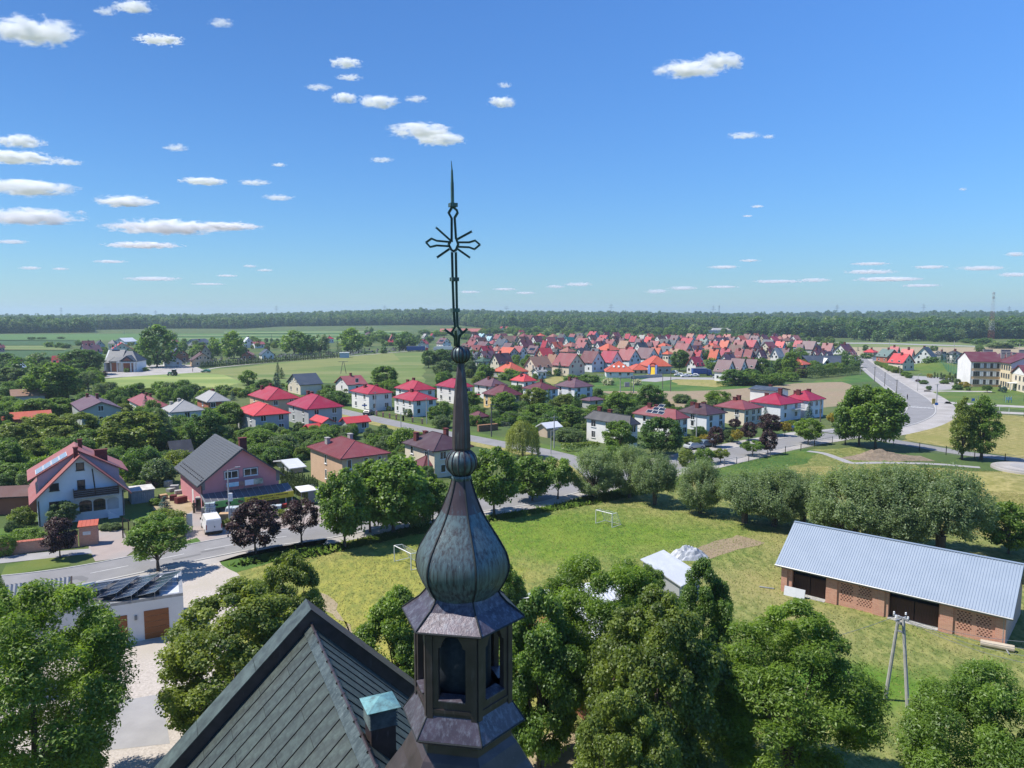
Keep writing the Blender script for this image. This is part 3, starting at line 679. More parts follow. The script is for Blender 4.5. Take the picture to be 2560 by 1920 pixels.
def house(name,label,cat,P,psi,b,a,e,z,kind,roof,wall,oh=.5,floors=2,nl=2,nr=2,chim=((.5,.5,1.1),),far=False,group=None,trim='w',cm='chimney_brick',attic=True,wsize=(1.25,1.35),ridge=None):
 """P: ground point of the near corner, local +x along the right face, +y along the left face"""
 root=empty(name,(P[0],P[1],0),psi,label,cat,group)
 wm=WALL[wall]if isinstance(wall,str)else wall;rm=ROOF[roof]if isinstance(roof,str)else roof
 mb=MB()
 if kind=='H':mb.box(0,b,0,a,0,e-.1);mb.build('wall',wm,root);rf=hip_roof(b,a,e,z,oh,rm,root,ridge=ridge)
 elif kind in('gR','gL'):
  ax='y' if kind=='gR' else 'x';span=b if ax=='y' else a
  k=(z-e)/(span/2+oh);ew=e+k*oh-.24;zw=z-.28
  prof=[(0,0),(0,ew),(span/2,zw),(span,ew),(span,0)]
  if ax=='y':mb.extrude([(x,0,h)for x,h in prof],(0,a,0))
  else:mb.extrude([(0,y,h)for y,h in prof],(b,0,0))
  mb.build('wall',wm,root);rf=gable_roof(b,a,e,z,oh,rm,root,ax)
  # windows floor by floor
 w_,h_=wsize;fh=(e-.2)/floors if kind=='H' else max(2.6,(e+.4)/max(1,floors))
 for fl in range(floors):
  zb=fl*fh+.95 if fh>2.45 else fl*fh+.8
  if zb+h_>e-.1 and kind=='H':zb=e-.25-h_
  for i in range(nr):
   x=b*(i+.5)/nr+(.12 if i%2 else-.12)
   (far_window if far else window)(root,(x,-.002,zb),0,w_ if(i+fl)%3 else w_*.8,h_,*(()if far else(trim,)))
  for i in range(nl):
   y=a*(i+.5)/nl
   (far_window if far else window)(root,(-.002,y,zb),-math.pi/2,w_ if(i+fl)%2 else w_*.8,h_,*(()if far else(trim,)))
 if attic and kind=='gR':
  for dx in((-1.1,1.1)if b>8 else(0,)):(far_window if far else window)(root,(b/2+dx,-.002,e+(z-e)*.22),0,.95,1.2,*(()if far else(trim,)))
 if attic and kind=='gL':
  for dy in((-1.1,1.1)if a>8 else(0,)):(far_window if far else window)(root,(-.002,a/2+dy,e+(z-e)*.22),-math.pi/2,.95,1.2,*(()if far else(trim,)))
 for(fx,fy,hh)in chim:
  x,y=fx*b,fy*a
  if kind=='H':s=min((min(x,b-x)+oh),(min(y,a-y)+oh))/((min(b,a)/2)+oh);zr=e+(z-e)*min(1,s)
  elif kind=='gR':zr=z-abs(x-b/2)*(z-e)/(b/2+oh)
  else:zr=z-abs(y-a/2)*(z-e)/(a/2+oh)
  chimney(rf,x,y,zr-.5,zr+hh,.6 if far else .55,1.0,cm)
 root['_b']=b
 return root
def solve(cx,gy,left,right,eave_y,apex_y,psi):
 P=G(cx,gy);e=zat(P.y,eave_y);v=(math.cos(psi),math.sin(psi));u=(-math.sin(psi),math.cos(psi))
 def s(px,d):
  K=px-1280;return(K*(P.y*CT+(H-e)*ST)-F*P.x)/(F*d[0]-K*d[1]*CT)
 a,b=s(left,u),s(right,v);cy=P.y+(u[1]*a+v[1]*b)/2
 return P,b,a,e,zat(cy,apex_y)
PSI=R(37)
def phouse(k,cx,gy,left,right,eave_y,apex_y,kind,roof,wall,label,psi=PSI,oh=.45,fa=None,fb=None,fe=None,fz=None,name='house',cat='house',group='houses along the side street',**kw):
 """house measured in view k: near corner x, its ground y, outer left x, outer right x, eave y at the corner, top y"""
 q=lambda x,y:c(k,x,y)
 X,GY=q(cx,gy);Lx,_=q(left,0);Rx,_=q(right,0);_,EY=q(0,eave_y);_,AY=q(0,apex_y)
 P,b,a,e,z=solve(X,GY,Lx,Rx,EY,AY,psi)
 a,b,e,z=fa or a,fb or b,fe or e,fz or z
 u=Vector((-math.sin(psi),math.cos(psi),0));v=Vector((math.cos(psi),math.sin(psi),0))
 P=P+(u+v)*oh;b-=2*oh;a-=2*oh
 if not(2<a<32 and 2<b<32):print('!! dims',label,round(a,1),round(b,1),round(e,1),round(z,1))
 return house(name,label,cat,P,psi,b,a,e,max(z,e+.8),kind,roof,wall,oh=oh,group=group,**kw)
 # ---- rows of two-storey houses along the side street
phouse('2',852-52,1485,527,1195,1225,1062,'H','dustyred','peach','peach house with dusty red seamed hip roof and two grey chimneys',wsize=(.8,1.5),nl=1,nr=3,chim=((.2,.72,1.0),(.72,.72,1.0)),cm='chimney_render',floors=2)
phouse('2',1530,1385,1275,1850,1165,1015,'H','plum','cream','cream house with dark plum hip roof and three tall chimneys behind the spire',chim=((.12,.75,1.4),(.5,.9,1.1),(.75,.5,1.5)),nl=2,nr=2)
phouse('2',115,1040,-40,405,884,780,'H','bright','grey','grey house with plain bright red hip roof',nl=2,nr=2,chim=())
phouse('2',535,980,365,825,832,712,'H','crimson','grey','grey house with broad crimson hip roof and balcony awning',nl=2,nr=2,chim=((.45,.75,1.2),(.6,.8,1.2)))
phouse('2',220,885,60,480,760,655,'H','red','peach','ochre house with red hip roof and roof windows behind the grey house',nl=2,nr=2,chim=((.3,.8,1.1),(.6,.8,1.1)))
phouse('2',1015,852,865,1215,712,640,'H','red','white','white house with red hip roof between two hedges on the street',nl=2,nr=2,chim=((.3,.6,.9),(.75,.5,.9)))
phouse('2',1365,812,1215,1555,684,605,'H','red','white','white house with pinkish red hip roof, the rear one of a close pair',nl=2,nr=2,chim=((.4,.8,1.0),(.6,.7,1.1)))
phouse('2',1365,897,1202,1567,766,690,'H','red','white','white house with pinkish red hip roof behind the brick pillar fence',nl=3,nr=2,chim=((.45,.6,.8),(.8,.8,.7)))
phouse('2',1690,792,1540,1852,662,590,'H','crimson','white','white house with crimson hip roof half hidden by the obelisk',nl=2,nr=2,chim=((.8,.5,1.0),))
phouse('2',1745,795,1590,1905,728,685,'H','red','white','low white annexe with red roof behind the obelisk',nl=2,nr=2,chim=(),floors=1,name='annexe')
phouse('2',1985,760,1838,2120,652,585,'H','mauve','white','white house with faded maroon hip roof right of the obelisk',nl=2,nr=2,chim=((.4,.5,.9),(.7,.5,.9)))
phouse('3',170,842,12,345,728,640,'H','maroon','yellow','yellow house with maroon hip roof',nl=3,nr=2,chim=((.45,.75,.9),(.75,.75,1.1)))
phouse('3',345,668,235,455,612,553,'H','bright','white','small white house with glossy red hip roof and roof light',nl=1,nr=2,chim=((.3,.5,1.1),(.6,.8,1.0),(.8,.5,1.0)),floors=1)
phouse('3',470,785,325,632,680,618,'H','maroon','coolwhite','pale house with maroon hip roof behind the lime green tree',nl=2,nr=2,chim=((.55,.5,1.1),))
phouse('3',745,765,585,905,660,588,'H','mauve','coolwhite','pale blue-shaded house with maroon roof at the dark green field',nl=2,nr=2,chim=((.35,.6,1.1),(.7,.6,1.0)))
phouse('3',1180,1145,820,1270,958,862,'H','darkgrey','white','white house with charcoal hip roof and red ridge caps by the hedge',nl=3,nr=1,chim=((.6,.8,1.2),(.85,.6,1.4)),wsize=(1.5,1.5))
h26=phouse('3',1545,1062,1200,1662,912,818,'H','dustyred','white','white house with solar panels on its dusty red hip roof',nl=2,nr=2,chim=((.45,.75,.9),(.85,.7,1.3)))
phouse('3',1790,1012,1552,1958,878,785,'H','plum','coolwhite','pale house with plum brown hip roof beside the solar roof house',nl=1,nr=2,chim=((.25,.5,1.1),(.5,.85,1.2),(.75,.6,1.0)))
phouse('d',855,448,522,1068,272,165,'H','dustyred','cream','cream house with dusty red hip roof among the purple trees',nl=2,nr=3,chim=((.45,.6,.8),(.5,.5,1.1)))
h29=phouse('d',1240,405,898,1485,222,92,'H','crimson','coolwhite','large white house with bright crimson hip roof and corner balcony',nl=0,nr=2,chim=((.4,.75,.9),(.55,.4,1.6)))
phouse('d',1545,372,1275,1725,178,66,'H','crimson','coolwhite','white house with crimson roof standing behind the blue spruce',nl=0,nr=3,chim=((.2,.6,1.4),(.4,.85,1.1),(.75,.5,1.2)))
phouse('d',1180,230,895,1345,75,45,'gR','slate','white','white flat sided house with grey roof behind the crimson roofs',nl=0,nr=0,chim=((.6,.5,.6),),attic=False)
# ---- left side
phouse('1',640,975,555,968,845,742,'gR','mauve','greygreen','grey gabled house with mauve roof and wide red chimney among walnut trees',nl=0,nr=1,chim=((.55,.5,1.3),(.4,.9,.9)),group='houses among the gardens',attic=False,oh=.3)
phouse('1',1140,890,1005,1352,822,728,'H','pinkred','white','house with faded pink hip roof behind a small spruce',nl=1,nr=1,chim=((.5,.6,.8),(.75,.7,1.0)),group='houses among the gardens')
phouse('1',1350,990,1330,1625,868,780,'H','greywhite','coolwhite','white house with pale grey hip roof and terrace canopy',nl=1,nr=1,chim=((.2,.8,.7),(.4,.6,.7),(.5,.8,.6)),group='houses among the gardens',cm='chimney_render',fa=9.5,fe=4.0,fz=6.3)
phouse('1',1640,905,1540,1825,775,688,'H','greywhite','brick','brick house with weathered pale grey hip roof',nl=1,nr=2,chim=((.55,.55,.7),(.7,.8,.8)),group='houses among the gardens')
phouse('2',470,720,360,662,640,548,'gL','slate','cream','cream house with steep slate grey roof beside the meadow',nl=2,nr=0,chim=(),oh=.6,group='houses among the gardens')
phouse('2',850,705,742,1012,640,565,'gL','pinkred','white','white house with pinkish red stepped roof at the meadow edge',nl=1,nr=1,chim=((.5,.5,.9),),group='houses among the gardens',attic=False)
phouse('2',650,1030,548,760,940,885,'gR','bright','grey','low grey garage with bright red gabled roof',floors=1,nl=0,nr=1,chim=(),name='garage',cat='garage',group='garages and sheds',attic=False)
phouse('2',845,1030,780,1038,945,885,'gL','bright','greygreen','low grey outbuilding with red roof beside the street',floors=1,nl=0,nr=2,chim=(),name='outbuilding',cat='outbuilding',group='garages and sheds',attic=False)
phouse('2',560,1040,480,632,985,950,'gL','bright','brick','small red shed with red roof left of the garage',floors=1,nl=0,nr=0,chim=(),name='shed',cat='shed',group='garages and sheds',attic=False,oh=.2,fa=4,fb=5)
phouse('2',1450,1385,1350,1530,1285,1200,'H','maroon','cream','small annexe with maroon roof in front of the plum roof house',floors=1,nl=0,nr=0,chim=(),name='annexe',group='garages and sheds',fa=4,fb=5)
phouse('2',395,1345,262,525,1300,1225,'gL','white','grey','shed with pale corrugated roof behind the conifer row',floors=1,nl=0,nr=0,chim=(),name='shed',cat='shed',group='garages and sheds',attic=False)
phouse('2',1880,955,1800,1975,895,848,'H','maroon','brick','open garden pavilion with maroon roof right of the obelisk',floors=1,nl=0,nr=0,chim=(),name='pavilion',cat='pavilion',group='garages and sheds')
phouse('1',1360,1230,1305,1540,1210,1075,'gL','darkgrey','tan','old barn with sagging dark grey roof left of the pink shop',floors=1,nl=0,nr=0,chim=(),name='barn',cat='barn',group='garages and sheds',attic=False)
phouse('3',870,830,790,990,765,735,'H','mauve','grey','small grey outhouse with pink flat-pitched roof',floors=1,nl=0,nr=1,chim=(),name='outhouse',cat='outhouse',group='garages and sheds')
phouse('3',530,1062,462,582,1052,1000,'gL','white','tan','garden shelter with white sheet roof behind the willow',floors=1,nl=0,nr=0,chim=(),name='shelter',cat='shelter',group='garages and sheds',attic=False,fa=4,fb=4.5,fe=2.2,fz=3.2)
phouse('1',90,800,10,245,775,700,'gL','tan','grey','old shed with weathered grey sheet roof at the left edge',floors=1,nl=0,nr=0,chim=(),name='shed',cat='shed',group='garages and sheds',attic=False,fa=7,fb=9,fe=2.6,fz=4.4)
phouse('1',20,1000,-80,130,985,942,'gL','orange','brick','orange roofed shed among trees at the left edge',floors=1,nl=0,nr=0,chim=(),name='shed',cat='shed',group='garages and sheds',attic=False,fa=6,fb=10,fe=2.4,fz=3.8)
house('carport','dark brown roofed carport at the left edge beside the blue-white house','carport',G(-60,1290),R(12),8.5,5,2.5,3.4,'gL','brown','brick',floors=1,nl=0,nr=0,chim=(),group='garages and sheds',attic=False)
# solar panels on the roof with dusty red sheets
def roof_panels(root,rows,b,a,e,z,oh,side='left'):
 k=(z-e)/(min(b,a)/2+oh);n=math.hypot(1,k);mb=MB()
 w,h=1.7,1.02
 mb.box(0,w-.04,0,h-.04,0,.04,1);mb.quad((.05,.05,.043),(w-.09,.05,.043),(w-.09,h-.09,.043),(.05,h-.09,.043),0)
 me=mb.mesh('solar_panel',[MATS['solar_cell'],MATS['white_trim']])
 for(d0,y0,cnt)in rows:
  for i in range(cnt):
   M=Matrix(((0,1/n,-k/n),(1,0,0),(0,k/n,1/n))).to_4x4()
   x=-oh+d0/n;M.translation=Vector((x-.06*k/n,y0+i*w,e+d0*k/n+.06));o=link('solar_panel',me,root);o.matrix_local=M
def dims(root):
 bb=[Vector(v)for ch in root.children if ch.name.startswith('wall')for v in ch.bound_box];return max(v.x for v in bb),max(v.y for v in bb),max(v.z for v in bb)
b_,a_,e_=dims(h26);zz=max(v[2]for ch in h26.children if ch.name.startswith('roof')for v in ch.bound_box)
roof_panels(h26,[(.8,a_*.32,3),(1.9,a_*.36,2),(3.0,a_*.44,1)],b_,a_,e_+.1,zz,.45)
b_,a_,e_=dims(h29)
mb=MB();mb.box(b_*.55,b_*.98,-1.3,-.002,2.75,2.9);mb.build('balcony',MATS['white_trim'],h29)
mb=MB()
for i in range(12):x=b_*.55+b_*.43*i/11;mb.box(x-.02,x+.02,-1.28,-1.24,2.9,3.8)
mb.box(b_*.55,b_*.98,-1.3,-1.22,3.8,3.86);mb.build('balcony_railing',MATS['grey_trim'],h29)
# peach house standing seams
ph=[o for o in COL.objects if o.get('label','').startswith('peach house')][0];b_,a_,e_=dims(ph);e_+=.1
rf=[ch for ch in ph.children if ch.name.startswith('roof')][0];zz=max(v[2]for v in rf.bound_box);mb=MB();oh=.45;hmin=min(b_,a_)/2+oh;k=(zz-e_)/hmin
W2,D2=b_+2*oh,a_+2*oh
for i in range(1,40):
 x=i*.42
 if x<W2:m_=min(x,W2-x,hmin);mb.tube((-oh+x,-oh,e_+.02),(-oh+x,-oh+m_,e_+m_*k+.02),.025,.025,4)
 if x<D2:m_=min(x,D2-x,hmin);mb.tube((-oh,-oh+x,e_+.02),(-oh+m_,-oh+x,e_+m_*k+.02),.025,.025,4)
mb.build('roof_seam',ROOF['dustyred'],rf)['kind']='stuff'
# ---- the far estate of steep roofed houses
ORD=['first','second','third','fourth','fifth','sixth','seventh','eighth','ninth','tenth','eleventh','twelfth','thirteenth','fourteenth','fifteenth','sixteenth','seventeenth','eighteenth','nineteenth','twentieth']
EST=[]
def est(k,x,y,w,kind,roof,wall='white',hz=9.2,psi=None,lab=None,chim=True,floors=2,area=None):
 """house of the estate: ridge middle (x, y) and overall width w in the enlarged view"""
 X,Y=c(k,x,y);P=G(X,Y,hz);wpx=w*CROPS[k][2];sc=ppm(P)
 wm_=wpx/sc;psi=R(38)if psi is None else R(psi)
 t=math.atan2(P.x,P.y);s1,s2=abs(math.cos(psi+t)),abs(math.sin(psi+t))
 wm_*=1.1 if area is None else 1;rat=1.12;b0=wm_/(s1+s2*rat);a0=b0*rat
 if kind=='gL':b0,a0=wm_/(s2+s1*rat)*rat,wm_/(s2+s1*rat)
 b0,a0=min(max(b0,4.5),17),min(max(a0,4.5),17)
 e=hz*.45
 if kind=='H':e=hz-min(b0,a0)*.34
 if hz<6:e=hz*.62
 u=Vector((-math.sin(psi),math.cos(psi),0));v=Vector((math.cos(psi),math.sin(psi),0))
 Q=Vector((P.x,P.y,0))-u*a0/2-v*b0/2;rg=random.Random(int(X*31+Y*7))
 o=house('house',None,'house',Q,psi,b0-.9,a0-.9,e,hz,kind,roof,wall,oh=.45,far=True,floors=floors,nl=2 if floors>1 else 1,nr=2,chim=(((.5+rg.uniform(-.12,.12),rg.uniform(.3,.7),1.2),)if chim else()),group='houses of the far estate')
 EST.append((o,X,Y,roof,wall,kind,lab,area));return o
NM=dict(red='red',bright='bright red',maroon='maroon',pinkred='pink red',brown='brown',darkgrey='dark grey',slate='slate blue',greywhite='pale grey',orange='orange',teal='teal',mauve='mauve',terracotta='terracotta',green='green',lightblue='light blue',crimson='crimson',plum='plum',greygreen='grey green',tan='tan',white='white',dustyred='dusty red',rust='rusty')
for a in[('E1',165,245,200,'gR','mauve','white',8,None,'mauve roofed house with solar panels left of the upper ball'),('E1',680,238,190,'gL','brown'),('E1',720,296,250,'gR','mauve','green',8.5),('E1',612,345,230,'gL','terracotta','grey',6.5),('E1',975,255,240,'gR','slate','coolwhite'),('E1',1060,375,320,'gR','orange','grey',8),('E1',760,425,250,'gL','mauve','white',7),('E1',960,455,315,'gL','plum','cream',8.8),('E1',1085,585,465,'H','orange','grey',6.2,None,'long bungalow with wide orange hip roof in the garden front row'),('E1',1295,275,245,'gL','maroon'),('E1',1270,230,190,'gL','brown','cream'),('E1',1450,217,185,'gL','maroon'),('E1',1635,235,190,'gL','pinkred'),('E1',1565,280,120,'gR','red','tan'),('E1',1725,300,210,'gL','orange','white',8.5),('E1',1900,235,170,'gL','teal','white'),('E1',1415,352,235,'gR','mauve','grey',8,None,'mauve roofed house with solar panels before the red gable'),('E1',1560,385,260,'gL','bright','peach',8.5),('E1',1470,500,380,'gL','tan','cream',8.5),('E1',1670,470,200,'gR','tan','cream',8.8),('E1',1890,458,440,'gR','dustyred','cream',9.6),('E1',2090,385,240,'gL','darkgrey','white',7),('E1',2075,252,190,'gR','pinkred','tan'),('E1',2085,302,200,'gR','pinkred','grey',8),('E1',690,184,140,'gR','lightblue','blue',7),('E1',800,222,120,'gR','lightblue','blue',7),('E1',2050,180,140,'gR','darkgrey','grey'),('E1',1050,218,190,'gL','tan','tan'),('E1',480,320,190,'gR','brown','tan',6),('E1',1700,395,150,'gR','darkgrey','grey',6.5),('E1',715,515,230,'H','green','grey',5),('E1',600,440,170,'gR','slate','grey',6),('E1',1480,655,220,'gL','greywhite','white',4.5),('E1',595,170,120,'gL','brown','white'),('E1',1230,140,100,'gL','red','tan',7),('E1',965,88,60,'gR','red','white',7),('E1',1040,90,60,'gR','red','white',7),('E2',215,428,350,'gR','maroon','coolwhite',9.6),('E2',475,425,340,'gR','crimson','coolwhite',9.6),('E2',720,400,350,'gR','pinkred','coolwhite',9.6),('E2',975,382,340,'gR','mauve','coolwhite',9.6),('E2',1110,378,200,'gR','orange','coolwhite',9.6),('E2',1270,425,140,'H','orange','cream',8.5),('E2',240,155,165,'gR','red','blue'),('E2',420,165,120,'gL','maroon'),('E2',550,170,150,'gL','dustyred','cream'),('E2',110,248,220,'gR','pinkred','tan'),('E2',385,208,180,'gR','red','grey'),('E2',545,222,150,'gL','brown','cream'),('E2',345,290,200,'gL','mauve','white'),('E2',440,328,330,'H','orange','tan',9),('E2',670,285,200,'gR','tan','tan'),('E2',720,188,110,'gR','red','white'),('E2',800,218,140,'gR','red','grey'),('E2',915,205,120,'gR','greywhite','white'),('E2',1005,230,140,'gR','bright','tan'),('E2',1165,212,190,'gL','brown','white'),('E2',1370,208,160,'gR','mauve','grey'),('E2',900,305,220,'gL','darkgrey','white'),('E2',1020,298,120,'gR','mauve','tan'),('E2',1090,287,190,'gR','pinkred','tan'),('E2',1220,312,210,'H','orange','cream'),('E2',1340,270,150,'gR','slate','blue',8),('E2',1260,360,230,'gR','slate','grey',7.5),('E2',1480,322,280,'gR','dustyred','grey',9.5),('E2',1545,245,230,'gR','red','white'),('E2',1690,285,150,'gR','maroon','tan'),('E2',1770,258,150,'gR','greygreen','white',7),('E2',1905,290,170,'gR','red','white'),('E2',1880,320,240,'H','orange','cream'),('E2',2060,280,170,'gR','orange','tan'),('E2',1690,415,140,'gR','red','white',8),('E2',1915,405,170,'gR','orange','blue',9),('E2',2065,385,150,'gL','crimson','white',8),('E2',1650,505,240,'gL','red','white',7.5),('E2',2110,440,220,'gL','tan','white',9),('E2',2060,550,290,'gR','mauve','coolwhite',8.5),('E2',1560,425,200,'gR','maroon','grey',7.5),('E2',740,370,180,'gR','red','tan'),('E2',270,392,180,'gR','slate','grey',7),('E2',880,255,140,'gR','mauve','grey',8),('E2',640,240,110,'gR','mauve','white',8),('E2',60,215,150,'gR','brown','grey',8),('E2',1450,285,150,'gR','maroon','tan',8),('E2',1370,395,200,'gR','tan','tan',7.5),('E2',1840,350,150,'gR','rust','grey',8),('E3',65,290,170,'gR','orange','grey'),('E3',275,272,200,'gR','dustyred','tan'),('E3',425,272,230,'gR','red','pink'),('E3',670,300,230,'gL','dustyred','cream',8.5),('E3',670,270,190,'gR','slate','blue',8),('E3',835,292,160,'gR','bright','blue',8),('E3',490,262,160,'gR','slate','grey',8),('E3',270,395,150,'gR','dustyred','blue',8.5),('E3',400,402,150,'gR','dustyred','blue',8.5),('E3',110,470,280,'gL','mauve','white',9),('E3',490,402,130,'gR','slate','blue',8.5),('E3',570,405,160,'gL','dustyred','white',8.5),('E3',690,388,140,'gL','dustyred','tan',8.5),('E3',790,382,190,'gL','greywhite','white',9),('E3',905,390,140,'gR','mauve','blue',8.5),('E3',1085,283,140,'gR','red','blue',8),('E3',1235,290,230,'gR','mauve','grey',9.5),('E3',1110,330,120,'gR','mauve','blue',8),('E3',1345,348,150,'gL','maroon','tan',8.5),('E3',1490,318,180,'gR','dustyred','white',9),('E3',1330,405,150,'gL','pinkred','white',7.5),('E3',1430,415,150,'gL','pinkred','white',7.5),('E3',1500,430,150,'gL','mauve','white',7.5),('E3',1715,328,270,'gL','maroon','white',9),('E3',1820,420,150,'gL','pinkred','white',6),('E3',2080,400,180,'H','bright','tan',5),('E3',250,530,260,'gR','mauve','coolwhite',8.5,None,'wide mauve roofed house with brick chimney near the dark shrubs'),('E3',440,540,200,'gR','mauve','tan',7.5),('E3',80,395,190,'gR','crimson','white',8.5),('E3',1090,545,300,'H','orange','tan',5.5)]:
 a=list(a)+[None]*(10-len(a))
 est(a[0],a[1],a[2],a[3],a[4],a[5],a[6]or 'white',a[7]or 9,a[8],a[9])
rx=random.Random(44);TK=[(t[1],t[2])for t in EST]
for _ in range(900):
 if len(TK)>176:break
 X,Y=rx.uniform(1180,2000),rx.uniform(833,868)
 if X>1850 and Y>858:continue
 sc_=27/(Y-776)*1.0
 if all(abs(X-x)>11+(Y-830)*.42 or abs(Y-y)>4+(Y-830)*.16 for x,y in TK):
  kd=rx.choice(['gR','gR','gL','H']);est('s',X,Y,rx.uniform(21,27)*(1+(Y-833)*.028),kd,rx.choice(['maroon','maroon','brown','mauve','red','orange','dustyred','darkgrey','pinkred','terracotta','rust']),rx.choice(['white','cream','grey','tan','coolwhite']),8.3 if kd!='H' else 6.8);TK.append((X,Y))
for a in[('E4',340,400,320,'gR','greygreen','brick',7.5,10,'brick hall with grey green roof by the top of the road'),('E4',600,400,200,'gR','bright','white',8,38,'red roofed house behind the cream gable house'),('E4',520,462,350,'gR','bright','cream',8,20,'cream gable house with red roof facing the road bend'),('E4',845,372,290,'gL','darkgrey','white',9.5,48,'white house with dark slate roof left of the school'),('E4',1065,432,170,'gR','darkgrey','grey',5,10,'low dark roofed house behind the sports fence'),('E4',1250,420,210,'H','darkgrey','white',7,20,'dark hip roofed house behind the spruces by school'),('E4',420,365,150,'gR','red','white',7,38,'distant red roof behind the grey green hall')]:
 est(*a[:9],a[9],area='other')
for a in[('W1',1255,455,300,'gL','mauve','grey',7.5,55,'long mauve roofed house behind the chapel tower'),('W1',1225,395,170,'gL','maroon','white',7,40,'maroon roofed house left of the chapel tower'),('W1',1380,395,150,'gR','darkgrey','grey',6.5,40,'grey gabled house beyond the chapel tower'),('W1',1690,420,300,'gR','bright','cream',8.5,30,'cream house with red gables behind the chapel'),('W1',1880,585,190,'gR','mauve','white',7,30,'small white house with mauve roof right of the chapel'),('W1',1740,355,290,'gL','white','white',6,70,'long white greenhouse roofed shed in the far fields'),('W1',310,712,270,'gR','white','coolwhite',6.5,25,'small house with white sheet roof among left trees'),('W1',820,602,170,'gL','bright','white',7,20,'red roofed house half hidden left of the chapel tree'),('W1',10,452,70,'gL','pinkred','pink',5,60,'pink roofed barn at the left edge of the fields'),('W2',290,355,200,'H','maroon','blue',8,30,'maroon hip roofed house behind the tall chapel tree'),('W2',640,370,330,'gL','slate','grey',6,65,'long slate roofed building in the far fields'),('W2',370,478,280,'gR','slate','rustwall',8.5,30,'steep slate roofed house beside the cemetery'),('W2',290,585,260,'gR','brown','white',6,30,'low house with dark roof and white porch by cemetery'),('W2',690,560,320,'gR','brown','peach',7,30,'dark brown roofed house behind the graves'),('W2',750,460,160,'gR','maroon','tan',9,20,'tall maroon roof between garden trees near graves'),('W2',1330,347,170,'gR','white','white',8.5,30,'tall white gabled barn in the far fields'),('W2',1470,410,190,'gL','pinkred','white',5,40,'low white farm building beside the tall white barn'),('W2',1340,545,180,'gR','rust','brick',5,10,'rusty roofed shed at the cemetery edge'),('W2',1590,510,220,'gR','slate','white',6,30,'pale slate roofed chapel house at the cemetery edge'),('W3',470,335,120,'H','red','white',6,30,'single red roof behind the cemetery trees'),('W3',1010,275,130,'H','mauve','white',7,30,'mauve hip roofed house right of the big cemetery tree'),('W3',1330,310,70,'gR','terracotta','brick',8,20,'narrow orange house behind the round trees'),('W3',1312,385,70,'gL','red','white',5,20,'small red roof at the green garden edge'),('W3',1755,375,170,'gL','bright','white',7,80,'bright red roofed house behind the long lorry'),('W3',1790,300,110,'gR','greywhite','grey',7,30,'grey house beyond the red lorry cab'),('W3',1885,295,70,'gR','red','white',7,30,'small red roof beyond the lorry cab')]:
 wall=a[6];wall='brick' if wall=='rustwall' else wall
 est(a[0],a[1],a[2],a[3],a[4],a[5],wall,a[7],a[8],a[9],area='other',floors=1 if a[7]<7 else 2)
 # unique labels for the estate: look first, then place in its row
def nth(i):return ORD[i]if i<20 else '%d%s'%(i+1,{1:'st',2:'nd',3:'rd'}.get((i+1)%10 if(i+1)//10!=1 else 0,'th'))
rows={};WN=dict(white='white',cream='cream',grey='grey',coolwhite='pale',tan='tan',blue='bluish',green='green',peach='peach',pink='pink',brick='brick')
for t in EST:
 if not t[6]:rows.setdefault((NM[t[3]],'hip roofed' if t[5]=='H' else WN[t[4]],'back' if t[2]<840 else 'middle' if t[2]<860 else 'front'),[]).append(t)
for(rn,wn_,rw),L in rows.items():
 L.sort(key=lambda t:t[1])
 for i,t in enumerate(L):
  t[0]['label']=('%s house with %s roof in the %s rows of the estate'%(wn_,rn,rw))if len(L)==1 else '%s from the spire of the %s houses with %s roofs, %s estate rows'%(nth(i),wn_,rn,rw);REG.append(t[0])
for t in EST:
 if t[6]:t[0]['label']=t[6];REG.append(t[0])
 if t[7]=='other':t[0]['group']='houses scattered beyond the meadow'
 # solar arrays on two estate roofs
for t in EST:
 if t[6]and 'solar' in t[6]:
  o=t[0];b_,a_,e_=dims(o);mb=MB();e2,z2=8*.5,8.0;k=(z2-e2)/(b_/2+.45);n=math.hypot(1,k)
  for d0 in(1.2,):
   mb.obox((-.45+d0,a_*.15,e2+d0*k+.1),(1.7/n,0,1.7*k/n),(0,a_*.6,0),(-.04*k/n,0,.04/n))
  mb.build('solar_array',MATS['solar_cell'],o)
  # LANDMARK BUILDINGS
  # ---- blue-white three-storey house with red roof (left foreground)
def along(P,psi,px,z):
 v=(math.cos(psi),math.sin(psi));K=px-1280;return(K*(P.y*CT+(H-z)*ST)-F*P.x)/(F*v[0]-K*v[1]*CT)
def facade(P,psi,px,py):
 z=3.0
 for _ in range(6):t=along(P,psi,px,z);z=zat(P.y+math.sin(psi)*t,py)
 return t,z
fl=G(97,1317);psi=R(34);hw=along(fl,psi,309,3);fr=fl+Vector((math.cos(psi),math.sin(psi),0))*hw;print('blue house',hw)
bh=empty('house',fl,psi,'three storey pale blue-white house with red dormer roof and dark balcony','house','houses on the near road')
Wm=WALL['coolwhite'];Lh=11.0
eL=zat(fl.y,1240);eR=zat(fr.y,1212);zA=zat((fl.y+fr.y)/2,1137);e_=(eL+eR)/2-.2;mid=hw/2
mb=MB();prof=[(0,0),(0,e_),(mid,zA-.3),(hw,e_),(hw,0)]
mb.extrude([(x,0,h)for x,h in prof],(0,Lh,0));mb.build('wall',Wm,bh)
oh=.9;k=(zA-e_)/mid
P=[(-oh,e_-k*oh-.1),(-oh,e_-k*oh+.1),(mid,zA),(hw+oh,e_-k*oh+.1),(hw+oh,e_-k*oh-.1),(mid,zA-.22)]
mb=MB();mb.extrude([(x,-.7,h)for x,h in P],(0,Lh+1.4,0));brf=mb.build('roof',ROOF['salmon'],bh)
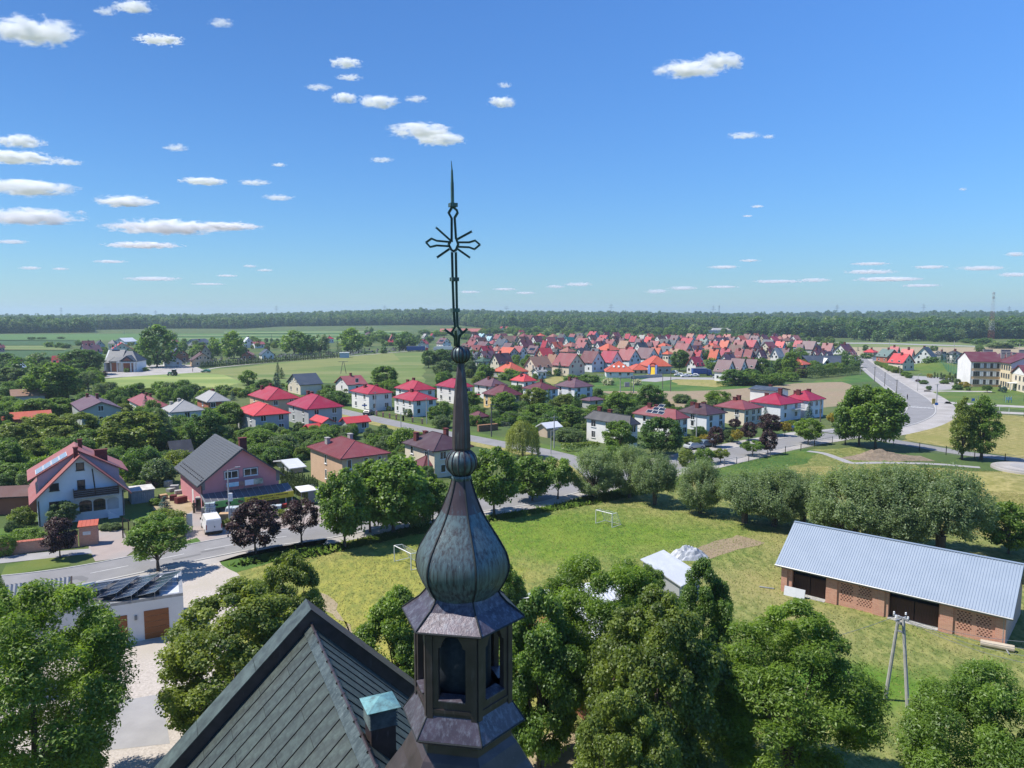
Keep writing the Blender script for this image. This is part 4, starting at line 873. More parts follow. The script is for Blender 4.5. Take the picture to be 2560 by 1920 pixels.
for s,(dl,m)in((0,(0,'pink')),(1,(0,'pink'))):
 x_out,x_in=-.3,mid-.15;zo,zi=e_+2.05,zA+.15
 if s:fx=lambda x:hw-x
 else:fx=lambda x:x
 mb=MB();A=[(fx(.2),e_-.5),(fx(.2),e_+2.15),(fx(mid-.2),zA-.05),(fx(mid-.2),e_-.5)]
 mb.extrude([(x,2.2,h)for x,h in A],(0,Lh-4.0,0));mb.build('dormer',mat('render_lilac',(.42,.36,.42),.9,(.36,.31,.36),1)if not s else MATS['render_lilac'],bh)
 mb=MB();A=[(fx(x_out-.6),zo-.42),(fx(x_out-.6),zo-.25),(fx(x_in+.2),zi+.16),(fx(x_in+.2),zi)]
 mb.extrude([(x,1.9,h)for x,h in A],(0,Lh-3.2,0));mb.build('dormer_roof',ROOF['salmon'],bh)
 if not s:
  k2=(zi-zo+.41)/(x_in-x_out+.8)
  L2=math.hypot(1,k2)
  mb=MB();mb.box(0,1.0,0,3.3,0,.05,1);mb.quad((.04,.04,.054),(.96,.04,.054),(.96,3.26,.054),(.04,3.26,.054),0);me=mb.mesh('solar_panel',[MATS['solar_silver'],MATS['white_trim']])
  for i in range(4):
   o=link('solar_panel',me,bh);ex=Vector((0,-1,0));ey=Vector((1/L2,0,k2/L2));ez=ex.cross(ey)
   M=Matrix((Vector((1/L2,0,k2/L2)),Vector((0,1,0)),Vector((-k2/L2,0,1/L2)))).transposed().to_4x4()
   d0=1.1+i*1.06;M.translation=Vector((x_out-.6+d0/L2,2.3,zo-.25+d0*k2/L2+.06));o.matrix_local=M
   o.scale=(1.0,2.2,1)if False else o.scale
chimney(brf,mid-.35,-.1+.9,zA-1,zA+.95,.5,.5);chimney(brf,mid+.5,6.5,zA-1,zA+1.1,.5,.5);chimney(brf,hw*.78,3.6,zA-3.4,zA-.1,1.5,.6)
# facade openings: placed from the enlarged view (5)
BP,BPS=fl,psi
def fac(x,y):return facade(BP,BPS,*c('5',x,y))
def fwin(x0,y0,x1,y1,kind,par=bh):
 a=fac(x0,y1);b=fac(x1,y0);return window(par,((a[0]+b[0])/2,-.003,a[1]),0,b[0]-a[0],b[1]-a[1],kind)
fwin(490,582,580,665,'dn');fwin(752,378,828,460,'d');fwin(765,548,838,648,'dn');fwin(490,760,590,870,'d');fwin(952,935,1035,985,'d')
a=fac(725,715);b=fac(1168,672);zb=a[1]-.05
mb=MB();mb.box(a[0],b[0],-1.25,-.003,zb-.16,zb);bal=mb.build('balcony',MATS['concrete'],bh)
for i in range(4):m2=MB();m2.box(a[0],b[0],-1.27,-1.22,zb+.06+i*.26,zb+.28+i*.26);m2.build('balcony_board',MATS['dark_trim'],bal)
m2=MB();m2.box(a[0],a[0]+.05,-1.22,-.003,zb+.06,zb+1.06);m2.box(b[0]-.05,b[0],-1.22,-.003,zb+.06,zb+1.06);m2.build('balcony_side',MATS['dark_trim'],bal)
q=fac(940,640);mb=MB();mb.tube((q[0],-.6,zb),(q[0]-.25,-.6,zA-1.9),.08,.08,6);mb.build('balcony_post',MATS['dark_trim'],bh)
def arched(x0,y0,x1,y1,glazed=True):
 a=fac(x0,y1);b=fac(x1,y0);w=(b[0]-a[0])/2;cx=(a[0]+b[0])/2;z0,z1=a[1],b[1];n=8
 arc=[(cx+w*math.cos(math.pi*i/n),z1-w*.45+w*.45*math.sin(math.pi*i/n))for i in range(n+1)]
 mb=MB();mb.add([(x,-.012,z)for x,z in[(cx-w,z0),(cx+w,z0)]+arc],[tuple(range(n+3))])
 o=mb.build('arched_window',MATS['glass']if glazed else mat('loggia_render',(.45,.47,.5),.9),bh)
 m2=MB()
 if glazed:
  for i in range(4):x=cx-w+2*w*i/3;m2.box(x-.035,x+.035,-.05,-.013,z0,z1-(.42*w if i in(0,3)else .05))
  for i in range(4):z=z0+(z1-z0-.35*w)*i/3;m2.box(cx-w,cx+w,-.045,-.014,z-.03,z+.03)
 for p,q in zip(arc[:-1],arc[1:]):m2.tube((p[0],-.02,p[1]),(q[0],-.02,q[1]),.05,.05,4)
 m2.build('frame',MATS['dark_trim']if glazed else MATS['white_trim'],o)
arched(790,748,902,870);arched(928,732,1036,855);arched(1062,712,1170,845,False)
mb=MB();a=fac(1060,845);b=fac(1175,960);mb.extrude([(a[0],-.9,a[1]-1.5),(a[0],-.9,a[1]),(b[0],-.9,b[1]+.9),(b[0],-.9,0),(a[0],-.9,0)],(0,.15,0));mb.build('stair_wall',Wm,bh)
mb=MB();mb.tube((.12,-.08,.1),(.12,-.08,e_-.6),.06,.06,6);mb.tube((hw-.1,-.08,.1),(hw-.1,-.08,e_-.4),.06,.06,6);mb.build('drainpipe',MATS['dark_trim'],bh)
# ---- pink shop with grey roof, canopy and banners
fl=G(508,1284);psi=R(35.5);sw=along(fl,psi,697,3);fr=fl+Vector((math.cos(psi),math.sin(psi),0))*sw;print('shop',sw)
shop=empty('shop',fl,psi,'pink gabled shop with dark grey tile roof and green and yellow sign canopy','shop')
Ls=14.0;eS=zat(fl.y,1204);zS=zat((fl.y+fr.y)/2-.2,1120);mid=sw*.52
mb=MB();mb.extrude([(x,0,h)for x,h in[(0,0),(0,eS),(mid,zS-.3),(sw,eS+.2),(sw,0)]],(0,Ls,0));mb.build('wall',WALL['pink'],shop)
oh=.75;k=(zS-eS)/mid
tile=mat('roof_tiles_grey',(.075,.08,.088),.45,(.06,.064,.07),1.5,wave=('Y',.3,.03),bump=.01)
mb=MB();P=[(-oh,eS-k*oh-.12),(-oh,eS-k*oh+.08),(mid,zS),(mid,zS-.22)];mb.extrude([(x,-.6,h)for x,h in P],(0,Ls+1.1,0));srf=mb.build('roof',tile,shop)
mb=MB();P=[(mid+.004,zS-.22),(mid+.004,zS),(sw+oh,eS-k*oh+.15),(sw+oh,eS-k*oh-.05)];mb.extrude([(x,-.6,h)for x,h in P],(0,Ls+1.1,0));mb.build('roof',tile,shop)
# tile courses as raised steps and two rows of snow guards on the visible slope
L2=math.hypot(1,k)
def slope_pt(d0,y):return Vector((-oh+d0/L2,y,eS-k*oh+.08+d0*k/L2))
ex=Vector((1/L2,0,k/L2));ez=Vector((-k/L2,0,1/L2));tot=(mid+oh)*L2
mb=MB();mb.obox((0,0,0),(.33,0,-.0),(0,Ls+1.1,0),(0,0,.03));cm=mb.mesh('tile_course',tile)
n=int(tot/.36)
for i in range(n):
 o=link('tile_course',cm,srf);M=Matrix((ex,Vector((0,1,0)),ez)).transposed().to_4x4();M.translation=slope_pt(.02+i*.36,-.6);o.matrix_local=M
mb=MB()
for r_ in range(2):
 for i in range(13):mb.obox(slope_pt(.75+.5*r_,-.2+i*1.05+.4*r_)+ez*.03,ex*.1,(0,.42,0),ez*.12)
mb.build('snow_guard',MATS['seam_dark'],srf)['kind']='stuff'
chimney(srf,mid+1.6,5.5,zS-2,zS+.5,1.0,.8)
SP,SPS=fl,psi
def sfac(x,y):
 return facade(SP,SPS,*c('a',x,y))
for q in((525,215,810,410),(935,155,1220,345)):
 a=sfac(q[0],q[3]);b=sfac(q[2],q[1]);o=window(shop,((a[0]+b[0])/2,-.003,a[1]),0,b[0]-a[0],b[1]-a[1],'w')
 mb=MB();w=(b[0]-a[0])/2+.12;h_=b[1]-a[1];mb.box(-w,-w+.11,-.03,-.002,-.08,h_+.12);mb.box(w-.11,w,-.03,-.002,-.08,h_+.12);mb.box(-w+.11,w-.11,-.03,-.002,h_+.01,h_+.12);mb.build('surround',MATS['grey_trim'],o)
for x in(0.12,sw-.12):
 mb=MB();mb.box(x-.25,x+.25,-.02,-.003,3.2,eS+.25);mb.build('corner_strip',MATS['grey_trim'],shop)
zc=sfac(900,620)[1];zf=zc-.75;D=2.3
mb=MB();mb.extrude([(-.3,-.003,zc+.05),(-.3,-D,zf+.05),(-.3,-D,zf-.05),(-.3,-.003,zc-.08)],(sw+1.6,0,0));can=mb.build('canopy',mat('canopy_sheet',(.13,.135,.15),.4,(.1,.1,.115),2),shop)
for i in range(15):
 x=-.2+i*(sw+1.4)/14;mb=MB();mb.obox((x,-.02,zc+.055),(.07,0,0),(0,-D+.05,zf-zc),(0,0,.045));mb.build('canopy_rib',MATS['galvanised'],can)
mb=MB();mb.box(-.3,sw*.47,-D-.08,-D-.003,zf-.75,zf+.1);sg=mb.build('sign_board',mat('sign_green',(.13,.36,.10),.5),shop);sg['label']='green left half of the sign board'
mb=MB();mb.box(sw*.47+.004,sw+1.3,-D-.08,-D-.003,zf-.75,zf+.1);sy=mb.build('sign_board',mat('sign_yellow',(.72,.60,.06),.5),shop);sy['label']='yellow right half of the sign board'
def text(body,parent,loc,size,m,rot=(math.pi/2,0,0),align='LEFT',bold=.0):
 cu=bpy.data.curves.new('lettering','FONT');cu.body=body;cu.size=size;cu.align_x=align;cu.extrude=.004;cu.offset=bold;cu.resolution_u=2
 cu.materials.append(m);o=bpy.data.objects.new('lettering',cu);me=bpy.data.meshes.new_from_object(o);bpy.data.objects.remove(o);me.materials.clear();me.materials.append(m);o=link('lettering',me);o['kind']='stuff';o.parent=parent;o.location=loc;o.rotation_euler=rot;return o
text('AGD, ogrodnicze i metalowe',sy,(sw*.47+.75,-D-.088,zf-.27),.44,MATS['black'],bold=.008);text('AGRO-METAL',sy,(sw*.47+2.6,-D-.088,zf-.63),.34,MATS['black'],bold=.008)
for i,(x,m)in enumerate([(.9,'rubber'),(2.6,'black'),(4.2,'glass'),(6.2,'dark_trim')]):
 mb=MB();mb.tube((x,-D-.095,zf-.33),(x,-D-.082,zf-.33),.22,.22,10);mb.box(x+.1,x+.5,-D-.094,-D-.083,zf-.5,zf-.25);mb.build('sign_picture',MATS[m],sg)
for x in(-.2,3.4,7.0,10.6,sw+1.1):
 mb=MB();mb.box(x-.05,x+.05,-D+.02,-D+.12,0,zf-.05);mb.build('canopy_post',MATS['white_trim'],shop)
for(q,m)in(((540,425,790,555),'banner_blue'),((800,400,918,520),'banner_dark'),((925,370,1105,515),'banner_pale'),((1112,340,1300,490),'banner_green')):
 if m not in MATS:mat(m,dict(banner_blue=(.12,.42,.62),banner_dark=(.12,.1,.12),banner_pale=(.5,.58,.68),banner_green=(.16,.22,.16))[m],.5,dict(banner_blue=(.55,.66,.75),banner_dark=(.34,.2,.16),banner_pale=(.6,.66,.74),banner_green=(.45,.48,.44))[m],1.1)
 a=sfac(q[0],q[3]);b=sfac(q[2],q[1]);mb=MB();mb.box(a[0],b[0],-.75,-.72,a[1]-.05,b[1]-.1);mb.build('banner',MATS[m],shop)
a=sfac(500,560);b=sfac(1320,330)
mb=MB();mb.box(a[0],b[0],-.72,-.66,zc+.22,zc+.27);mb.box(a[0],b[0],-.72,-.66,zc+1.05,zc+1.1)
for i in range(7):x=a[0]+(b[0]-a[0])*i/6;mb.box(x,x+.04,-.70,-.003,zc+.2,zc+.24);mb.box(x,x+.04,-.70,-.66,zc+.24,zc+1.05)
mb.build('banner_rail',MATS['grey_trim'],shop)
mb=MB();mb.box(1.0,3.4,-.02,-.003,.4,2.5);mb.box(4.2,8.4,-.02,-.003,.1,2.6);mb.box(9.4,sw-.6,-.02,-.003,.4,2.5);mb.build('shop_front',MATS['glass'],shop)
mb=MB();mb.box(-.02,-.003,5.4,6.3,.1,2.2);mb.build('side_door',MATS['white_trim'],shop)
mb=MB();mb.tube((-.08,-.1,.1),(-.08,-.1,eS-.6),.06,.06,6);mb.build('drainpipe',MATS['dark_trim'],shop)
# side stall at the right end
st=empty('market_stall',G(744,1266),psi,'white roofed garden tool stall at the right end of the shop canopy','stall')
mb=MB();mb.extrude([(.5,0,1.9),(3.6,0,1.9),(3.6,0,2.0),(.5,0,2.0)],(0,2.4,.3));mb.build('stall_roof',MATS['white_trim'],st)
for x,y in((.6,.05),(3.5,.05),(.6,2.3),(3.5,2.3)):mb=MB();mb.tube((x,y,0),(x,y,1.9+y*.12),.04,.04,6);mb.build('stall_post',MATS['galvanised'],st)
mb=MB();mb.box(1.6,3.5,.08,.12,.1,1.85);mb.build('mesh_side',MATS['grey_trim'],st)
rg=random.Random(5)
for i in range(14):mb=MB();x=.7+i*.19;mb.tube((x,1.2,.1),(x+rg.uniform(-.1,.1),1.4,1.2+rg.random()*.4),.03,.03,5);mb.build('tool_handle',MATS[rg.choice(['banner_dark','pole_wood','chimney_brick'])],st)
# ---- flat roofed white garage with solar racks
q0,q1=G(322,1608),G(462,1584);d=q1-q0;gp=math.atan2(d.y,d.x);dv=Vector((math.cos(gp),math.sin(gp),0));nv=Vector((-dv.y,dv.x,0))
gw=15.5;gl=q1-dv*gw;zg=zat(q0.y,1503);far_c=G(443,1427,zg);gd=(far_c-q1).dot(nv)
gar=empty('garage',gl,gp,'white flat roofed garage with brown doors and racks of solar panels','garage','garages and sheds')
mb=MB();mb.box(0,gw,0,gd,0,zg-.25);mb.build('wall',WALL['white'],gar)
mb=MB();mb.box(0,gw,0,.3,zg-.25,zg);mb.box(0,gw,gd-.3,gd,zg-.25,zg);mb.box(0,.3,.3,gd-.3,zg-.25,zg);mb.box(gw-.3,gw,.3,gd-.3,zg-.25,zg);mb.build('parapet',MATS['galvanised'],gar)
mb=MB();mb.box(.3,gw-.3,.3,gd-.3,zg-.25,zg-.2);mb.build('roof',mat('roof_membrane',(.09,.09,.095),.8,(.06,.06,.065),1.5),gar)
mb=MB();mb.box(gw-1.8,gw-.3,.3,gd-.3,zg-.2,zg-.14);mb.build('roof_sheet',ROOF['white'],gar)
xd=lambda px:(G(px,1600)-gl).dot(dv)
for(a,b,zt_)in((255,322,2.35),(363,425,2.45)):
 x0,x1=xd(a),xd(b);mb=MB()
 for i in range(5):mb.box(x0,x1,-.035,-.004,.08+i*zt_/5,.06+(i+1)*zt_/5)
 mb.build('garage_door',mat('door_wood_brown',(.26,.095,.03),.5,(.2,.07,.024),3,stretch=(.3,1,5))if a==255 else MATS['door_wood_brown'],gar)
mb=MB();x=xd(343);mb.box(x-.1,x+.1,-.12,-.003,1.9,2.25);mb.build('wall_lamp',MATS['grey_trim'],gar)
mb=MB();mb.box(0,1.0,0,1.62,0,.04,1);mb.quad((.03,.03,.043),(.97,.03,.043),(.97,1.59,.043),(.03,1.59,.043),0);pm=mb.mesh('solar_panel',[MATS['solar_cell'],MATS['galvanised']])
fm=MB();fm.tube((0,0,-.9),(0,0,0),.03,.03,4);fm.tube((.9,0,-.1),(0,0,-.9),.03,.03,4)
w2g=Matrix.Rotation(-gp,4,'Z')
def gloc(px,py,z):p=G(px,py,z);q=w2g@Vector((p.x-gl.x,p.y-gl.y,0));return Vector((q.x,q.y,z))
pmesh=MB();pmesh.box(0,1.66,0,1.02,0,.04,1);pmesh.quad((.04,.04,.043),(1.62,.04,.043),(1.62,.98,.043),(.04,.98,.043),0);pm=pmesh.mesh('solar_panel',[MATS['solar_cell'],MATS['galvanised']])
for(a,b)in(((338,1496),(426,1424)),((278,1505),(368,1434)),((241,1495),(312,1443)),((202,1486),(257,1452)),((177,1478),(199,1460))):
 A,B=gloc(*a,zg+.12),gloc(*b,zg+.12);A.y=max(A.y,.4);A.x=max(.5,min(gw-.5,A.x));d=B-A;Lr=min(d.length,(gd-.5-A.y)/max(.1,d.y/d.length));e1=d.normalized();e2=Vector((e1.y,-e1.x,0));n_=max(1,int(Lr/1.04));th_=R(13)
 up=e2*math.cos(th_)+Vector((0,0,math.sin(th_)));nr_=up.cross(e1);nr_=nr_ if nr_.z>0 else-nr_
 for i in range(n_):
  o=link('solar_panel',pm,gar);M=Matrix((up,e1 if up.cross(e1).z>0 else-e1,nr_)).transposed().to_4x4();M.translation=A+e1*(i*1.04+(0 if up.cross(e1).z>0 else 1.02));o.matrix_local=M
  mb=MB();q=A+e1*(i*1.04+.1);mb.tube(q,q-Vector((0,0,.3)),.025,.025,4);q2=q+up*1.6;mb.tube(q2,Vector((q2.x,q2.y,zg-.2)),.03,.03,4);mb.tube(Vector((q.x,q.y,zg-.17)),Vector((q2.x,q2.y,zg-.17)),.03,.03,4);mb.build('panel_rack',MATS['galvanised'],gar)
  # ---- low building with corrugated roof at the left edge
def corr_mesh(L,W,per,dep,m,th=.03):
 n=int(W/per*2);mb=MB();vs=[]
 for i in range(n+1):
  y=W*i/n;z=dep if i%2 else 0
  vs+=[(0,y,z),(L,y,z)]
 mb.add(vs,[(2*i,2*i+1,2*i+3,2*i+2)for i in range(n)]);return mb.mesh('roof_sheet',m)
corr=mat('corrugated_grey',(.20,.215,.235),.4,(.16,.17,.19),.8,spec=.5)
q0=Gc('b',965,600,3.0);q1=Gc('b',960,345,4.2)
lb=empty('outbuilding',(q0.x,q0.y,0),gp,'low outbuilding with grey corrugated roof left of the solar garage','outbuilding','garages and sheds')
dd=(Vector((q1.x,q1.y,0))-Vector((q0.x,q0.y,0))).length
mb=MB();mb.extrude([(-.2,.3,0),(-.2,.3,2.9),(-.2,dd,4.1),(-.2,dd*1.9,3.0),(-.2,dd*1.9,0)],(-13.5,0,0));mb.build('wall',WALL['white'],lb)
me=corr_mesh(math.hypot(dd,1.2),14,.32,.07,corr)
o=link('roof',me,lb);ex=Vector((0,dd,1.2)).normalized();ez=Vector((0,-ex.z,ex.y));M=Matrix((ex,Vector((-1,0,0)),ez)).transposed().to_4x4();M.translation=Vector((0,0,3.0));o.matrix_local=M
o=link('roof',me,lb);ex=Vector((0,dd,-1.2)).normalized();ez=Vector((0,-ex.z,ex.y));M=Matrix((ex,Vector((-1,0,0)),ez)).transposed().to_4x4();M.translation=Vector((0,dd,4.2));o.matrix_local=M
mb=MB();mb.obox((0,0,2.9),(.12,0,0),(0,dd,1.2),(0,0,.16));mb.build('verge_board',MATS['dark_trim'],lb)
# ---- brick barn with ribbed metal roof (right)
bl,br=G(1953,1477),G(2512,1618);d=br-bl;bw=d.length;bp_=math.atan2(d.y,d.x)
barn=empty('barn',bl,bp_,'long red brick barn with pale blue ribbed metal roof and dark wooden doors','barn')
brick=bpy.data.materials.new('barn_brick');brick.use_nodes=True;nt=brick.node_tree;N=nt.nodes;L_=nt.links;bs=N['Principled BSDF'];bs.inputs['Roughness'].default_value=.92
tc=N.new('ShaderNodeTexCoord');mp=N.new('ShaderNodeMapping');mp.inputs['Rotation'].default_value=(math.pi/2,0,0);L_.new(tc.outputs['Object'],mp.inputs[0])
bt=N.new('ShaderNodeTexBrick');bt.inputs['Scale'].default_value=1;bt.inputs['Brick Width'].default_value=.27;bt.inputs['Row Height'].default_value=.085;bt.inputs['Mortar Size'].default_value=.009
bt.inputs['Color1'].default_value=(.58,.27,.17,1);bt.inputs['Color2'].default_value=(.48,.19,.12,1);bt.inputs['Mortar'].default_value=(.5,.42,.35,1);L_.new(mp.outputs[0],bt.inputs['Vector'])
nz=N.new('ShaderNodeTexNoise');nz.inputs['Scale'].default_value=.9;nz.inputs['Detail'].default_value=7;L_.new(tc.outputs['Object'],nz.inputs['Vector'])
mr=N.new('ShaderNodeMapRange');mr.inputs[1].default_value=.5;mr.inputs[2].default_value=.75;mr.inputs[4].default_value=.55;L_.new(nz.outputs[0],mr.inputs[0])
mx=N.new('ShaderNodeMix');mx.data_type='RGBA';L_.new(mr.outputs[0],mx.inputs[0]);L_.new(bt.outputs[0],mx.inputs[6]);mx.inputs[7].default_value=(.42,.29,.2,1);L_.new(mx.outputs[2],bs.inputs['Base Color'])
MATS['barn_brick']=brick
def bf(x,y):px=c('10',x,y);t=(px[0]-1953)/(2512-1953);dp0,dp1=depth(bl),depth(br);t=t*dp0/(dp1+t*(dp0-dp1));return t*bw,zat(bl.y+(br.y-bl.y)*t,px[1])
zE=bf(1130,690)[1]-.1;print('zE',zE);zE=max(3.0,min(zE,4.6))
dvv=Vector((math.cos(bp_),math.sin(bp_),0));nvv=Vector((-dvv.y,dvv.x,0));half=4.2
for i in range(80):
 RZ=zE+4-i*.05;rl=G(1840+487*.3255,1240+203*.3255,RZ)
 if(Vector((rl.x,rl.y,0))-bl).dot(nvv)>=half:break
RZ-=zE;bd=2*half;print('barn',bw,zE,RZ)
doors=[(425,685),(1165,1550)];xs_=[0.0]
for a,b in doors:xs_+=[bf(a,700)[0],bf(b,800)[0]]
xs_+=[bw];zT=zE-.1
for i in range(0,len(xs_)-1,2):
 mb=MB();mb.box(xs_[i],xs_[i+1],0,.38,0,zT);mb.build('wall',brick,barn)
for i in range(1,len(xs_)-1,2):
 mb=MB();mb.box(xs_[i],xs_[i+1],.02,.36,zT-.35,zT);mb.build('lintel',MATS['dark_trim'],barn)
 x0,x1=xs_[i],xs_[i+1];zd=zT-1.05;mid=(x0+x1)/2
 for(p,q)in((x0,mid-.02),(mid+.02,x1)):
  lf=MB();lf.box(p+.02,q-.02,.52,.56,.08,zd);leaf=lf.build('door',mat('door_planks',(.10,.05,.032),.85,(.06,.032,.022),6,stretch=(4,1,.3))if 'door_planks' not in MATS else MATS['door_planks'],barn)
  n=max(4,int((q-p)/.2));wpl=(q-p-.04)/n;pb=MB();pb.box(.006,wpl-.006,0,.03,0,zd-.1);pm_=pb.mesh('plank',MATS['door_planks'])
  for j in range(n):o=link('plank',pm_,leaf,(p+.02+j*wpl,.488-(j%3)*.006,.1))
 mb=MB();mb.box(x0,x1,.9,.95,0,zT);mb.build('door_recess',MATS['black'],barn)
 mb=MB();mb.box(x0,x1,-.3,.5,0,.06);mb.build('threshold',MATS['concrete'],barn)
 # pilasters and perforated brick panels
for px_ in(345,690,1045,1560,1985):
 x=bf(px_,800)[0];mb=MB();w=1.0 if px_ not in(345,)else .6;mb.box(max(0,x),min(bw,x+w),-.13,-.002,0,zT-.02);mb.build('pilaster',brick,barn)
mat('vent_shadow',(.11,.045,.03),.95)
for(a,b,y0,y1)in((800,915,690,715),(935,1050,715,745),(800,910,755,785),(925,1050,795,820),(1690,1820,900,930),(1835,1975,935,965),(1690,1815,970,1005),(1845,1970,1020,1045)):
 x0=bf(a,y0)[0];x1=bf(b,y0)[0];z1=bf((a+b)/2,y0)[1]+.1;mb=MB()
 for r_ in range(5):
  n=int((x1-x0)/.27)
  for j in range(n):x=x0+j*.27+(.13 if r_%2 else 0);z=z1-r_*.17;mb.box(x,x+.13,-.008,-.002,z-.1,z)
 mb.build('brick_vent',MATS['vent_shadow'],barn)['kind']='stuff'
mb=MB();mb.box(0,.38,.382,bd,0,zT);mb.box(0,bw,bd,bd+.38,0,zT);mb.build('wall',brick,barn)
mb=MB();mb.extrude([(bw-.38,.382,0),(bw-.38,.382,zT),(bw-.38,half,zE+RZ-.3),(bw-.38,bd-.002,zT),(bw-.38,bd-.002,0)],(.38,0,0));mb.build('gable_wall',brick,barn)
mb=MB();mb.extrude([(0.002,.384,zT),(.002,half,zE+RZ-.3),(.002,bd-.002,zT)],(.36,0,0));mb.build('gable_wall',brick,barn)
sheetm=mat('ribbed_roof_metal',(.26,.315,.39),.45,(.23,.285,.36),.5,spec=.4)
oe=.5;kz=RZ/half;rw=math.hypot(half+oe,(half+oe)*kz)
def ribroof():
 per=.22;Lx=bw+1.0;n=int(Lx/per);mb=MB()
 for i in range(n):
  x=i*per;vs=[(x,0,0),(x+.13,0,0),(x+.15,0,.035),(x+.20,0,.035),(x+per,0,0)]
  vs2=[(a,rw,z)for a,_,z in vs];mb.add(vs+vs2,[(j,j+1,j+6,j+5)for j in range(4)])
 return mb.mesh('roof',sheetm)
rm_=ribroof();ey=Vector((0,1,kz)).normalized();M=Matrix((Vector((1,0,0)),ey,Vector((1,0,0)).cross(ey))).transposed().to_4x4();M.translation=Vector((-.5,-oe,zE-oe*kz+.05));o=link('roof',rm_,barn);o.matrix_local=M
ey=Vector((0,-1,kz)).normalized();M=Matrix((Vector((-1,0,0)),ey,Vector((-1,0,0)).cross(ey))).transposed().to_4x4();M.translation=Vector((bw+.5,bd+oe,zE-oe*kz+.05));o=link('roof',rm_,barn);o.matrix_local=M
mb=MB();mb.box(-.5,bw+.5,half-.14,half+.14,zE+RZ+.03,zE+RZ+.1);mb.build('ridge_cap',sheetm,barn)
mb=MB();mb.tube((-.5,-oe-.06,zE-oe*kz),(bw+.5,-oe-.06,zE-oe*kz),.07,.07,6);mb.tube((bw-.15,-.1,.3),(bw-.15,-.1,zE-oe*kz-.05),.05,.05,6);mb.tube((bw-.15,-.1,.3),(bw+.5,-1.5,.1),.05,.05,6);mb.build('gutter',MATS['galvanised'],barn)
mb=MB();mb.box(-.5,bw+.5,-oe+.02,-oe+.06,zE-oe*kz-.16,zE-oe*kz+.02);mb.build('fascia',MATS['grey_trim'],barn)
# ---- old building under the trees: white metal roof, orange gable
ap=Gc('9',200,350,6.2);lo=Gc('9',640,1010,3.2)
dv2=Vector((lo.x-ap.x,lo.y-ap.y,0));w2=dv2.length;a2=math.atan2(dv2.y,dv2.x)
ob=empty('house',(ap.x,ap.y,0),a2,'old orange walled house with pale metal roof hidden under the trees','house','houses under the near trees')
mb=MB();mb.extrude([(0,0,0),(0,0,6.0),(w2,0,3.0),(w2,0,0)],(0,8,0));mb.extrude([(-.003,0,0),(-.003,0,6.0),(-w2,0,3.0),(-w2,0,0)],(0,8,0));mb.build('wall',mat('old_orange_brick',(.42,.18,.10),.95,(.3,.13,.08),3,bump=.01),ob)
k3=3.0/w2;L3=math.hypot(w2+.5,(w2+.5)*k3)
me=corr_mesh(L3,8.6,.3,.04,ROOF['white'])
for s in(1,-1):
 ex=Vector((s,0,-k3)).normalized();ey=Vector((0,1,0));M=Matrix((ex,ey,ex.cross(ey))).transposed().to_4x4();M.translation=Vector((0,-.3,6.25));o=link('roof',me,ob);o.matrix_local=M
for q in(1.2,3.2):window(ob,(w2*.3+q,-.003,1.2),0,.9,1.4,'d')
# ---- small white roofed shed with tarpaulin beside the dug plot
a=Gc('h',685,330,3.2);b=Gc('h',970,215,3.2);e2=Gc('h',1110,350,2.6)
sv=Vector((b.x-a.x,b.y-a.y,0));sl_=sv.length;sa=math.atan2(sv.y,sv.x)
sh=empty('shed',(a.x,a.y,0),sa,'small shed with plain white sheet roof beside the dug plot','shed','garages and sheds')
dp_=abs((Vector((e2.x-b.x,e2.y-b.y,0))).dot(Vector((sv.y,-sv.x,0))/sl_));dp_=4.6;sl_=sl_*.86
mb=MB();mb.extrude([(.2,-.2,0),(.2,-.2,3.05),(.2,-dp_+.3,1.6),(.2,-dp_+.3,0)],(sl_-.4,0,0));mb.build('wall',WALL['grey'],sh)
mb=MB();mb.extrude([(0,0,3.2),(0,0,3.1),(0,-dp_,1.6),(0,-dp_,1.7)],(sl_,0,0));mb.build('roof',ROOF['white'],sh)
# ---- school
A=Gc('E4',1470,920)
zs=zat(A.y,c('E4',0,580)[1]);ps=R(-14);zt=zat(A.y+5,c('E4',0,440)[1])
v=Vector((math.cos(ps),math.sin(ps),0));Bx=c('E4',1870,0)[0]
K=Bx-1280;wS=(K*depth(A)-F*A.x)/(F*v.x-K*v.y*CT)
school=empty('school',A,ps,'three storey cream and peach school with maroon roof at the right edge','school')
mb=MB();mb.box(0,wS,0,14,0,zs);mb.build('wall',mat('school_cream',(.74,.68,.56),.9,(.7,.63,.5),.6),school);mat('school_peach',(.72,.47,.27),.9,(.66,.43,.25),.6)
fh=zs/3.05
for fl_ in range(3):
 zb=fl_*fh+.35+.55
 mb=MB();mb.box(.02,wS-.02,-.06,-.003,zb-.06,zb+2.0);mb.build('window_band',WALL['white'],school);mb=MB();mb.box(.02,wS-.02,-.05,-.003,max(.05,zb-1.15),zb-.07);mb.build('spandrel',MATS['school_peach'],school)
 for i in range(4):
  x0=.7+i*(wS-1)/4;window(school,(x0+1.0,-.062,zb),0,2.1,1.9,'g')
  mb=MB();mb.box(x0+2.2,x0+3.3,-.075,-.062,zb,zb+1.9);mb.build('wall_panel',WALL['coolwhite'],school)
mb=MB();mb.box(-.25,-.003,-.1,14.1,0,zs+.2);mb.build('end_wall',WALL['white'],school)
mb=MB();mb.extrude([(-.25,7,zt-.4),(-.25,-.1,zs+.2),(-.25,14.1,zs+.2)],(.24,0,0));mb.build('end_gable',WALL['white'],school)
mb=MB();mb.extrude([(-.5,-.6,zs),(-.5,-.6,zs+.2),(-.5,7,zt),(-.5,14.6,zs+.2),(-.5,14.6,zs),(-.5,7,zt-.25)],(wS+1.2,0,0));sr=mb.build('roof',ROOF['maroon'],school)
